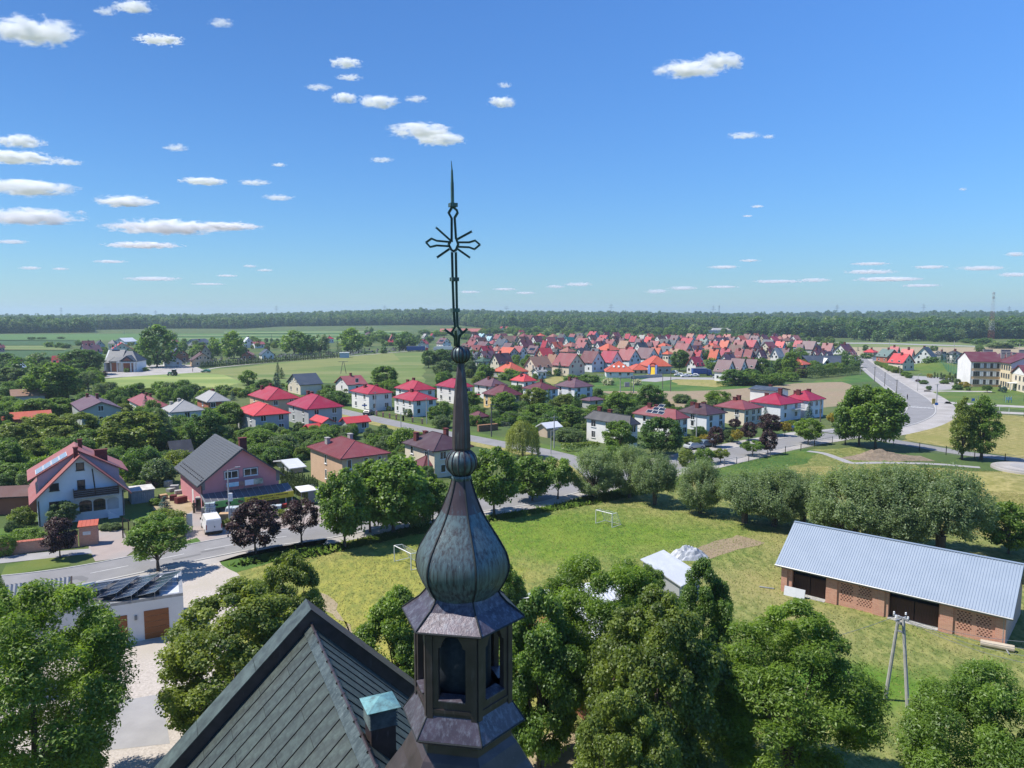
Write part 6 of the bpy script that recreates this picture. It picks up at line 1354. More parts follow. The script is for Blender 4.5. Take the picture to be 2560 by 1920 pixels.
# ---- roadside ornamental trees (view d)
for(x,yb,yt,w,pr,lf,lb)in[(1535,635,355,290,'maple_mid','leaf_ash','round maple in front of the crimson roofed houses'),(1105,745,480,190,'maple_mid','leaf_purple','purple tree nearest the road kerb'),(1120,545,310,260,'maple_mid','leaf_purple','tall purple tree before the cream house'),(900,600,395,170,'maple_mid','leaf_purple','purple tree at the corner of the cream house'),(550,672,450,180,'maple_mid_b','leaf_purple','purple tree beside the parked cars'),(750,480,365,130,'maple_mid','leaf_purple','small purple tree left of the cream house corner'),(778,638,482,120,'ball_mid','leaf_golden','golden ball tree beside the clipped bush'),(430,650,535,110,'ball_mid','leaf_golden','golden tree behind the parked cars'),(1285,555,400,120,'ball_mid','leaf_golden','golden tree beside the blue sign'),(1785,455,305,110,'ball_mid','leaf_golden','golden ball tree left of the twin broad trees'),(600,838,688,165,'ball_mid','leaf_yellowgreen','small yellow green ball tree on the road edge'),(940,765,602,210,'ball_mid','leaf_green','dark green ball tree on the road edge'),(425,850,680,200,'bush_mid_b','leaf_green','dense dark bush at the willow end of the road'),(235,870,700,190,'bush_mid','leaf_olive','olive bush left of the dense dark one'),(290,680,555,190,'ball_mid','leaf_yellowgreen','yellow green tree left of the parked cars'),(695,615,480,130,'bush_mid_b','leaf_thuja','clipped dark bush beside the golden ball tree'),(375,560,455,160,'bush_mid','leaf_dark','round dark bush before the plum roofed house'),(1350,490,390,150,'bush_mid','leaf_yellowgreen','yellow green bush below the white balcony'),(575,200,75,270,'bush_mid','leaf_ash','lone round bush on the ploughed field edge'),(190,200,110,190,'bush_mid','leaf_greygreen','pale grey bush at the ploughed field edge')]:
 tree('d',x,yb,yt,w,pr,lf,lb,'ornamental trees by the road')
for(k,x,yb,yt,w,lf,lb)in[('d',1075,450,240,150,'leaf_spruce','blue spruce at the gable of the crimson roofed house'),('d',1540,400,190,140,'leaf_spruce','large blue spruce right of the white balcony'),('d',620,510,410,70,'leaf_spruce','small blue spruce against the blue-shaded wall'),('3',630,570,455,75,'leaf_spruce','blue spruce before the cream estate house'),('3',490,630,555,60,'leaf_spruce','dark spruce right of the glossy red roof'),('3',545,790,665,70,'leaf_dark','pointed dark tree beside the lime green tree'),('3',760,850,690,130,'leaf_dark','broad dark conifer below the maroon roof'),('3',828,1120,1020,60,'leaf_dark','small dark conifer at the white house corner'),('1',1155,880,720,95,'leaf_spruce','spruce in front of the faded pink roof'),('1',2180,700,545,110,'leaf_spruce','blue spruce left of the cream slate house'),('2',300,690,550,95,'leaf_spruce','blue spruce touching the cream slate house'),('2',300,560,455,60,'leaf_wood','tall dark conifer above the slate house'),('2',330,590,500,70,'leaf_wood','conifer left of the slate roof ridge'),('1',1840,760,680,60,'leaf_spruce','bluish conifer right of the brick house')]:
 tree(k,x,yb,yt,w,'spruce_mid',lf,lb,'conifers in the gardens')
 # ---- thuja row beside the shop, hedges
for i in range(18):t=i/17;tree('s',704+90*t,1222+34*t,1164+24*t+(i*7)%5*2.2-(12 if i==1 else 0),9.5+(i%3),'column_mid','leaf_thuja',None,'conifer row beside the shop')
tree('a',690,1395,1215,380,'hedge_mid','leaf_yellowgreen','clipped yellow green hedge behind the lamp post by the shop',nm='hedge',cat='hedge')
tree('a',1690,1200,1060,330,'hedge_mid','leaf_yellowgreen','clipped yellow hedge between the purple maples',nm='hedge',cat='hedge')
def hedge(k,a,b,wd,h,leaf,label):
 A,B=Gc(k,*a),Gc(k,*b);n=max(2,int((B-A).length/(wd*1.1)));rg=np.random.RandomState(n)
 m=int((B-A).length*wd*60);C=np.empty((m,3));L=(B-A).length
 C[:,0]=rg.rand(m)*L;C[:,1]=(rg.rand(m)-.5)*wd;C[:,2]=h*rg.rand(m)**.5
 edge=rg.rand(m)<.6;C[edge,1]=np.sign(C[edge,1])*wd/2*(.9+.15*rg.rand(edge.sum()))
 top=rg.rand(m)<.35;C[top,2]=h*(.93+.12*rg.rand(top.sum()))
 Nn=rg.normal(size=(m,3))*.5;Nn[:,2]+=.5;Nn[:,1]+=np.sign(C[:,1])*.4;Nn/=np.linalg.norm(Nn,axis=1,keepdims=True)
 me=leaf_mesh('hedge',C,Nn,.34,.5+.25*rg.normal(size=m),rg,.7);me.materials.append(MATS[leaf])
 o=link('hedge',me,None,(A.x,A.y,0),math.atan2(B.y-A.y,B.x-A.x));tag(o,label,'hedge');return o
hedge('4',(500,780),(912,742),3.0,3.2,'leaf_thuja','long dark clipped hedge below the slate dormer house')
hedge('g',(20,715),(540,700),1.4,1.6,'leaf_olive','brownish hedge along the street before the charcoal roofed house')
hedge('3',(1890,655),(2200,620),2.5,1.8,'leaf_dark','low dark hedge below the estate garden trees')
# ---- garden masses on the left: walnuts, fruit trees, hedgerows (each a tree)
L1=[('1',410,770,465,400,'maple_mid_b','leaf_green'),('1',650,560,350,330,'maple_mid','leaf_dark'),('1',700,690,530,160,'open_mid','leaf_greygreen'),('1',70,660,500,260,'maple_mid_b','leaf_greygreen'),('1',190,620,410,230,'far_a','leaf_dark'),('1',60,520,385,200,'far_b','leaf_dark'),('1',320,480,380,150,'far_a','leaf_greygreen'),('1',270,470,395,120,'far_b','leaf_greygreen'),('1',1060,1190,850,510,'maple_mid_b','leaf_olive'),('1',620,1090,850,330,'maple_mid','leaf_olive'),('1',310,1110,870,420,'maple_mid_b','leaf_yellowgreen'),('1',130,1200,930,330,'maple_mid','leaf_olive'),('1',290,930,740,300,'maple_mid','leaf_green'),('1',470,900,740,230,'maple_mid_b','leaf_green'),('1',120,900,760,220,'open_mid','leaf_green'),('1',30,1000,840,130,'maple_mid','leaf_dark'),('1',480,1180,960,280,'maple_mid_b','leaf_olive'),('1',700,1200,980,210,'maple_mid','leaf_green'),('1',260,1280,1060,250,'maple_mid_b','leaf_olive'),('1',60,1330,1080,260,'maple_mid','leaf_green'),('1',100,1450,1250,260,'maple_mid','leaf_green'),('1',210,1520,1330,160,'open_mid','leaf_greygreen'),('1',20,1500,1340,170,'maple_mid_b','leaf_dark'),('1',1270,1120,820,190,'tall_mid','leaf_greygreen'),('1',1630,1150,838,310,'maple_mid_b','leaf_dark'),('1',1820,1000,765,230,'maple_mid','leaf_green'),('1',980,900,780,150,'maple_mid','leaf_yellowgreen'),('1',900,800,680,130,'bush_mid','leaf_green'),('1',1430,1000,900,130,'bush_mid','leaf_green'),('1',1050,1340,1180,180,'open_mid','leaf_green'),('1',1190,1280,1150,160,'bush_mid','leaf_ash'),('1',1420,1320,1160,240,'bush_mid','leaf_yellowgreen'),('1',1250,1420,1230,260,'bush_mid','leaf_greygreen'),('1',950,1270,1130,120,'bush_mid','leaf_green'),('1',2050,1150,980,250,'maple_mid','leaf_green'),('1',2160,1200,1080,170,'bush_mid','leaf_green'),('2',180,1180,1000,260,'maple_mid_b','leaf_green'),('2',90,1120,970,220,'maple_mid','leaf_dark'),('2',330,1190,1040,240,'bush_mid','leaf_greygreen'),('2',470,1150,1000,180,'open_mid','leaf_dark'),('2',590,1140,990,210,'maple_mid','leaf_green'),('2',700,1080,980,150,'bush_mid','leaf_green'),('2',840,1060,960,150,'bush_mid','leaf_greygreen'),('2',280,1260,1130,190,'bush_mid','leaf_dark'),('2',120,1240,1110,200,'bush_mid_b','leaf_green'),('2',1290,1170,985,250,'bush_mid','leaf_ash'),('2',1130,1030,955,90,'bush_mid','leaf_greygreen'),('2',1020,1080,980,90,'bush_mid','leaf_greygreen'),('2',1160,1130,1040,120,'bush_mid','leaf_greygreen'),('2',1140,650,490,220,'maple_mid_b','leaf_green'),('2',1190,670,600,150,'bush_mid','leaf_ash'),('2',760,800,690,190,'bush_mid','leaf_dark'),('2',700,760,660,120,'maple_mid','leaf_green'),('2',60,640,520,140,'far_b','leaf_green'),('2',200,700,590,160,'maple_mid','leaf_dark'),('2',880,690,650,90,'bush_mid','leaf_green'),('2',1330,890,830,80,'bush_mid','leaf_greygreen'),('2',1540,940,800,130,'maple_mid','leaf_green'),('2',1610,900,770,120,'bush_mid','leaf_green'),('2',1830,830,690,160,'maple_mid_b','leaf_green'),('2',1590,980,880,150,'bush_mid','leaf_greygreen'),('2',2100,900,690,200,'maple_mid','leaf_green'),('2',1830,960,880,90,'bush_mid','leaf_green'),('2',1940,960,905,70,'bush_mid','leaf_dark'),('2',2050,960,900,110,'bush_mid','leaf_green'),('3',195,880,690,220,'maple_mid','leaf_green'),('3',430,830,660,210,'maple_mid_b','leaf_yellowgreen'),('3',660,830,710,160,'maple_mid','leaf_olive'),('3',470,940,780,250,'maple_mid','leaf_green'),('3',680,980,800,290,'maple_mid_b','leaf_green'),('3',560,1010,860,190,'bush_mid','leaf_dark'),('3',920,930,790,220,'maple_mid','leaf_green'),('3',1100,870,700,260,'maple_mid_b','leaf_green'),('3',1350,840,635,250,'maple_mid_b','leaf_dark'),('3',930,760,660,80,'maple_mid','leaf_dark'),('3',1280,870,800,120,'bush_mid','leaf_willow'),('3',700,1080,980,220,'bush_mid','leaf_greygreen'),('3',770,1110,1000,130,'open_mid','leaf_greygreen'),('3',240,930,850,160,'bush_mid','leaf_green'),('3',380,960,860,170,'bush_mid','leaf_green'),('3',1480,830,770,60,'bush_mid','leaf_yellowgreen'),('3',1600,780,720,120,'bush_mid','leaf_greygreen'),('3',110,940,850,110,'bush_mid','leaf_dark'),('3',730,610,560,130,'far_bush','leaf_green'),('3',860,615,560,170,'far_bush','leaf_green'),('3',1575,530,360,150,'maple_mid_b','leaf_dark'),('3',1780,440,355,90,'far_a','leaf_dark'),('3',1830,520,420,100,'far_a','leaf_green'),('3',690,400,340,110,'far_a','leaf_green'),('3',220,420,370,110,'far_a','leaf_dark'),('3',370,500,400,60,'far_c','leaf_green'),('3',240,600,515,170,'far_bush','leaf_green'),('3',50,590,480,130,'far_a','leaf_dark'),('3',20,480,420,90,'far_bush','leaf_green'),('3',430,520,480,100,'far_bush','leaf_dark'),('3',2010,640,515,230,'maple_mid_b','leaf_dark'),('3',2130,640,530,160,'far_a','leaf_green'),('3',1480,340,300,40,'spruce_far','leaf_wood'),('3',1440,350,310,35,'spruce_far','leaf_wood'),('3',660,330,265,45,'spruce_far','leaf_wood')]
for t in L1:tree(*t)
tree('3',1013,640,588,95,'far_bush','leaf_elder','cream flowering elder bush in the green strip, left one','elder bushes');tree('3',1238,640,595,85,'far_bush','leaf_elder','cream flowering elder bush in the green strip, right one','elder bushes')
# trees left of the turret ball, at the meadow edge and cemetery
for t in[('2',1490,505,365,120,'maple_mid_b','leaf_dark'),('2',1600,500,350,160,'maple_mid','leaf_dark'),('2',1800,480,370,110,'maple_mid','leaf_dark'),('2',1600,590,445,170,'maple_mid_b','leaf_greygreen'),('2',1810,580,440,130,'maple_mid','leaf_greygreen'),('2',1590,640,540,110,'bush_mid','leaf_green'),('2',1940,590,480,140,'maple_mid_b','leaf_green'),('2',2080,560,520,180,'bush_mid','leaf_green'),('2',1870,640,570,90,'bush_mid','leaf_yellowgreen'),('2',430,400,205,210,'far_b','leaf_green'),('2',540,390,240,130,'far_c','leaf_dark'),('2',640,380,235,130,'far_a','leaf_greygreen'),('2',890,380,185,190,'far_b','leaf_green'),('2',620,375,305,60,'far_a','leaf_green'),('2',700,385,285,55,'spruce_far','leaf_wood'),('2',770,385,290,55,'spruce_far','leaf_wood'),('2',660,385,300,45,'spruce_far','leaf_wood'),('2',510,395,285,60,'spruce_far','leaf_wood'),('2',1020,240,178,75,'far_a','leaf_dark'),('2',1110,290,205,160,'far_a','leaf_green'),('2',1310,360,215,190,'far_a','leaf_dark'),('2',1205,290,225,90,'far_b','leaf_dark'),('2',1580,250,205,130,'far_a','leaf_green'),('2',1460,240,200,110,'far_a','leaf_dark'),('2',1030,280,235,70,'far_bush','leaf_dark'),('2',1138,390,330,45,'far_column','leaf_dark'),('2',1120,390,335,30,'far_column','leaf_dark'),('2',988,395,355,25,'far_column','leaf_dark'),('2',1063,392,362,20,'far_column','leaf_dark'),('2',1180,330,300,90,'far_bush','leaf_green'),('1',1240,500,160,270,'far_b','leaf_dark'),('1',1340,320,205,120,'far_a','leaf_green'),('1',1850,430,210,180,'far_b','leaf_green'),('1',1700,410,270,110,'far_a','leaf_green'),('1',1550,400,320,90,'far_a','leaf_ash'),('1',1745,425,365,30,'spruce_far','leaf_wood'),('1',1790,425,365,30,'spruce_far','leaf_wood'),('1',1430,440,370,80,'far_bush','leaf_dark'),('1',1600,450,395,60,'far_bush','leaf_dark'),('1',520,350,310,80,'far_a','leaf_dark'),('1',620,330,285,50,'far_a','leaf_dark'),('1',470,345,305,70,'far_bush','leaf_dark'),('1',390,340,300,80,'far_bush','leaf_green'),('1',950,360,335,110,'far_bush','leaf_green'),('1',1000,540,508,40,'far_bush','leaf_green'),('1',1150,530,500,50,'far_bush','leaf_green'),('1',805,575,530,80,'far_bush','leaf_purple'),('1',480,275,258,60,'far_bush','leaf_greygreen'),('1',330,278,262,70,'far_bush','leaf_dark'),('1',250,280,260,60,'far_bush','leaf_dark')]:
 tree(*t)
for i in range(24):tree('1',800+i*60,695+(i%5)*9,640+(i%4)*12,120,'far_bush' if i%3 else 'bush_mid',['leaf_green','leaf_greygreen','leaf_olive','leaf_dark'][i%4])
# right side: gardens of the estate edge, road hedge, school shrubs
for t in[('4',130,760,610,150,'maple_mid','leaf_dark'),('4',215,745,640,80,'spruce_mid','leaf_spruce'),('4',290,740,620,120,'maple_mid_b','leaf_dark'),('4',365,750,560,140,'tall_mid','leaf_ash'),('4',400,690,580,90,'maple_mid','leaf_green'),('4',465,700,625,80,'maple_mid','leaf_yellowgreen'),('4',455,770,690,100,'bush_mid','leaf_purple'),('4',560,720,640,100,'maple_mid','leaf_green'),('4',640,720,670,90,'bush_mid','leaf_dark'),('4',710,725,685,60,'bush_mid','leaf_golden'),('4',40,820,700,170,'maple_mid_b','leaf_dark'),('4',130,830,750,180,'bush_mid','leaf_green'),('4',250,830,740,140,'bush_mid','leaf_green'),('4',360,800,730,140,'bush_mid','leaf_green'),('4',380,560,490,90,'far_a','leaf_green'),('4',440,620,530,130,'far_a','leaf_green'),('4',500,590,540,70,'far_bush','leaf_dark'),('4',770,650,550,110,'far_a','leaf_dark'),('4',860,690,590,130,'far_a','leaf_dark'),('4',820,590,540,80,'far_bush','leaf_green'),('4',970,620,580,100,'far_bush','leaf_dark'),('4',960,560,510,50,'far_c','leaf_dark'),('4',900,560,525,30,'spruce_far','leaf_wood'),('4',1480,700,610,140,'far_bush','leaf_dark'),('4',1420,660,600,90,'far_a','leaf_dark'),('4',1600,690,575,100,'spruce_mid','leaf_spruce'),('4',1660,690,570,100,'spruce_mid','leaf_spruce'),('4',1710,690,575,90,'spruce_mid','leaf_spruce'),('4',1560,660,590,70,'spruce_mid','leaf_dark'),('4',1500,560,520,60,'far_bush','leaf_dark'),('4',1920,890,830,85,'open_mid','leaf_dark'),('4',2020,880,825,30,'column_mid','leaf_spruce'),('4',2053,890,840,40,'bush_mid_b','leaf_spruce'),('4',1460,868,835,42,'bush_mid_b','leaf_dark'),('4',1420,822,790,65,'bush_mid','leaf_dark'),('4',1375,805,785,40,'bush_mid','leaf_purple'),('4',1685,865,830,80,'bush_mid','leaf_dark'),('4',1740,850,805,80,'bush_mid','leaf_golden'),('4',1590,820,790,80,'bush_mid','leaf_green'),('4',1770,875,845,35,'bush_mid_b','leaf_green'),('4',1300,775,745,60,'bush_mid_b','leaf_green'),('4',1280,760,725,80,'bush_mid','leaf_green')]:
 tree(*t)
for i in range(14):t=i/13;tree('4',1045+165*t,665+72*t,640+55*t,45+35*t,'bush_mid',['leaf_green','leaf_olive'][i%2],None,'shrubs of the roadside hedge')
for i,(x,yb,yt,w,lf)in enumerate([(1455,772,738,22,'leaf_golden'),(1475,775,742,26,'leaf_golden'),(1505,775,725,18,'leaf_thuja'),(1528,775,733,14,'leaf_thuja'),(1555,785,728,24,'leaf_thuja'),(1580,790,745,30,'leaf_thuja'),(1612,800,750,40,'leaf_olive'),(1645,810,752,28,'leaf_thuja'),(1625,770,728,20,'leaf_thuja'),(1668,775,735,22,'leaf_thuja'),(1700,790,745,30,'leaf_thuja'),(1690,830,780,40,'leaf_thuja')]):
 tree('4',x,yb,yt,w,'column_mid' if yb-yt>w*1.6 else 'bush_mid_b',lf,None,'clipped shrubs before the school')
 # cemetery conifer row
for i in range(64):
 t=i/63;X=1590+(2212-1590+850)*t;P1=c('1',1590,505);P2=(860,893);X=P1[0]+(P2[0]-P1[0])*t;Y=P1[1]+(P2[1]-P1[1])*(t**.92)
 P=G(X,Y);plant(P,3.5+.5*math.sin(i*2.3),1.25,'far_column','leaf_thuja',None,'conifer row along the cemetery path')
 # big trees in front of the wood on the right and behind the estate
FR=[('4',790,440,295,130,'far_c','leaf_wood'),('4',990,480,300,190,'far_b','leaf_wood'),('4',1180,470,340,150,'far_a','leaf_wood'),('4',1300,480,310,170,'far_a','leaf_dark'),('4',1420,480,360,140,'far_a','leaf_wood'),('4',1500,490,380,120,'far_a','leaf_dark'),('4',1600,490,370,160,'far_a','leaf_wood'),('4',1690,490,380,110,'far_a','leaf_greygreen'),('4',1800,500,465,170,'far_bush','leaf_dark'),('4',1900,510,460,160,'far_bush','leaf_dark'),('4',2000,540,480,170,'far_a','leaf_willow'),('4',2080,540,495,120,'far_a','leaf_willow'),('4',1860,570,500,70,'far_a','leaf_dark'),('4',2150,520,470,130,'far_bush','leaf_green'),('4',870,470,330,110,'far_a','leaf_dark'),('4',620,450,390,90,'far_a','leaf_dark'),('4',690,450,390,90,'far_bush','leaf_green'),('4',460,460,415,50,'far_a','leaf_green'),('4',320,450,330,150,'far_a','leaf_wood'),('4',220,440,320,150,'far_b','leaf_wood'),('4',100,440,340,140,'far_a','leaf_wood'),('4',20,440,350,120,'far_a','leaf_dark'),('4',1060,490,400,110,'far_bush','leaf_dark'),('4',1240,490,430,90,'far_bush','leaf_greygreen'),('4',750,450,410,70,'far_a','leaf_green'),('E2',450,175,70,220,'far_a','leaf_dark'),('E2',260,165,100,160,'far_a','leaf_green'),('E2',600,180,110,150,'far_a','leaf_greygreen'),('E2',950,185,50,250,'far_a','leaf_greygreen'),('E2',1200,195,105,200,'far_a','leaf_green'),('E2',1330,190,60,170,'far_b','leaf_green'),('E2',1480,230,110,150,'far_a','leaf_dark'),('E2',1630,205,50,190,'far_a','leaf_willow'),('E2',1740,220,90,180,'far_a','leaf_dark'),('E2',1560,220,140,120,'far_bush','leaf_green'),('E2',110,170,90,140,'far_a','leaf_greygreen'),('E2',780,170,90,130,'far_a','leaf_dark'),('E2',1950,240,190,200,'far_bush','leaf_dark'),('E2',2150,240,180,160,'far_bush','leaf_dark'),('E1',820,180,100,130,'far_a','leaf_dark'),('E1',930,180,110,150,'far_a','leaf_dark'),('E1',1070,190,95,150,'far_a','leaf_green'),('E1',1160,180,110,110,'far_a','leaf_greygreen'),('E1',1320,190,100,140,'far_a','leaf_dark'),('E1',1450,180,80,140,'far_a','leaf_green'),('E1',1620,200,110,140,'far_a','leaf_willow'),('E1',1700,180,60,150,'far_b','leaf_dark'),('E1',1860,190,90,150,'far_a','leaf_greygreen'),('E1',2000,170,70,150,'far_b','leaf_dark'),('E1',2150,150,60,140,'far_a','leaf_dark'),('E1',480,270,190,180,'far_a','leaf_green'),('E1',540,290,210,110,'far_bush','leaf_dark'),('E1',60,230,150,130,'far_a','leaf_green'),('E1',430,260,220,90,'far_bush','leaf_greygreen')]
for t in FR:tree(*t)
rg=random.Random(21)
for i in range(46):
 k=rg.choice(['E1','E2','E2','E3']);x=rg.uniform(100,2150)if k!='E3' else rg.uniform(0,1900);y=rg.uniform(220,470)
 tree(k,x,y+30,y-rg.uniform(5,25),rg.uniform(40,75),rg.choice(['far_a','far_bush','far_b','spruce_far']),rg.choice(['leaf_green','leaf_dark','leaf_olive','leaf_greygreen']),None,'garden trees between the estate houses')
 # ---- shrubbery filling the gardens between the houses (uncountable undergrowth)
def inside(P,x,y):
 r=False;j=len(P)-1
 for i in range(len(P)):
  if(P[i].y>y)!=(P[j].y>y)and x<(P[j].x-P[i].x)*(y-P[i].y)/(P[j].y-P[i].y+1e-9)+P[i].x:r=not r
  j=i
 return r
BL=[]
for o in COL.objects:
 if o.parent is None and o.type=='EMPTY' and o.get('category')in('house','shop','garage','outbuilding','shed','barn','annexe','outhouse','pavilion','shelter','carport','school','chapel','hall','car','van'):
  w_=[ch for ch in o.children if 'wall' in ch.name or ch.name.startswith('body')]
  m_=Matrix.Translation(o.location)@Matrix.Rotation(o.rotation_euler[2],4,'Z')
  for ch in w_:
   q=[m_@(ch.matrix_local@Vector(v))for v in ch.bound_box];cx=sum(v.x for v in q)/8;cy=sum(v.y for v in q)/8;BL.append((cx,cy,max(math.hypot(v.x-cx,v.y-cy)for v in q)*.86))
RDS=[p for L in(RA,RB,RC,RD)for p in L]
def free(x,y,r):return all((x-a)**2+(y-b)**2>(q+r)**2 for a,b,q in BL)and all((x-p.x)**2+(y-p.y)**2>(5.5+r)**2 for p in RDS)
rg=random.Random(99);pts=[];szs=[];pk=[]
for(poly,n,hmin,hmax)in[([(-150,925),(240,920),(250,975),(560,985),(600,1050),(480,1080),(430,1200),(330,1250),(60,1290),(-150,1300)],430,1.6,5.0),([(430,1060),(640,1060),(800,1080),(900,1070),(860,1130),(760,1150),(700,1190),(520,1130),(400,1190)],260,1.0,3.0),([(560,985),(700,965),(900,965),(1200,985),(1210,1050),(1050,1050),(900,1010),(760,1000),(620,1000)],170,.8,2.2),([(1200,960),(1500,985),(1640,1010),(1900,1020),(1900,1060),(1640,1050),(1470,1120),(1300,1090),(1180,1075)],230,1.0,2.8),([(930,1090),(1140,1120),(1190,1180),(960,1240),(880,1200)],90,1.0,2.6),([(1080,890),(1480,880),(1500,930),(1350,955),(1180,960),(1080,950)],200,1.4,4.5),([(1300,838),(1900,838),(2100,850),(2140,905),(1900,930),(1750,925),(1500,900),(1200,880)],420,2,5.5),([(1800,905),(2140,900),(2150,925),(1980,955),(1800,945)],170,1.5,4.5),([(170,880),(460,860),(760,850),(1080,845),(1080,866),(860,872),(500,900),(220,930)],200,2,6),([(1130,826),(1900,820),(1900,838),(1130,842)],240,3,9)]:
 P=[G(*p)for p in poly];x0,x1,y0,y1=min(p.x for p in P),max(p.x for p in P),min(p.y for p in P),max(p.y for p in P);c_=0
 for _ in range(n*8):
  if c_>=n:break
  x,y=rg.uniform(x0,x1),rg.uniform(y0,y1);h=rg.uniform(hmin,hmax);w=h*rg.uniform(.42,.62)
  if inside(P,x,y)and free(x,y,w*.7+1.2):pts.append((x,y,0));szs.append((w,w,h));pk.append(rg.choice((0,0,1,1,2,3,4)));c_+=1
def scatter(name,pts,szs,pk,kinds,label):
 fm=bpy.data.meshes.new(name);n=len(pts);fm.vertices.add(n);fm.vertices.foreach_set('co',np.array(pts,np.float32).reshape(-1))
 fm.attributes.new('size','FLOAT_VECTOR','POINT').data.foreach_set('vector',np.array(szs,np.float32).reshape(-1));fm.attributes.new('pick','INT','POINT').data.foreach_set('value',np.array(pk,np.int32));fm.update()
 o=link(name,fm);o['kind']='stuff';o['label']=label;col2=bpy.data.collections.new(name+'_kinds')
 for i,(p_,l_)in enumerate(kinds):
  me=PROTO[p_][0].copy();me.materials.clear();me.materials.append(MATS[l_]);col2.objects.link(bpy.data.objects.new('%s_%s'%(name,'abcdefgh'[i]),me))
 ng=bpy.data.node_groups.new(name,'GeometryNodeTree');ng.interface.new_socket('Geometry',in_out='INPUT',socket_type='NodeSocketGeometry');ng.interface.new_socket('Geometry',in_out='OUTPUT',socket_type='NodeSocketGeometry')
 A=ng.nodes.new;gi,go,ip,ci=A('NodeGroupInput'),A('NodeGroupOutput'),A('GeometryNodeInstanceOnPoints'),A('GeometryNodeCollectionInfo');ci.inputs[0].default_value=col2;ci.inputs['Separate Children'].default_value=True;ci.inputs['Reset Children'].default_value=True
 na=A('GeometryNodeInputNamedAttribute');na.data_type='FLOAT_VECTOR';na.inputs[0].default_value='size';nb=A('GeometryNodeInputNamedAttribute');nb.data_type='INT';nb.inputs[0].default_value='pick';rv=A('FunctionNodeRandomValue');rv.data_type='FLOAT_VECTOR';rv.inputs[0].default_value=(0,0,0);rv.inputs[1].default_value=(0,0,6.283)
 ip.inputs['Pick Instance'].default_value=True;K=ng.links.new
 K(gi.outputs[0],ip.inputs['Points']);K(ci.outputs[0],ip.inputs['Instance']);K(nb.outputs[0],ip.inputs['Instance Index']);K(na.outputs[0],ip.inputs['Scale']);K(rv.outputs[0],ip.inputs['Rotation']);K(ip.outputs[0],go.inputs[0])
 o.modifiers.new('scatter','NODES').node_group=ng;return o
scatter('shrubbery',pts,szs,pk,(('bush_mid','leaf_green'),('bush_mid_b','leaf_dark'),('bush_mid','leaf_greygreen'),('open_mid','leaf_olive'),('bush_mid_b','leaf_ash')),'dense shrubbery and fruit bushes filling the gardens')
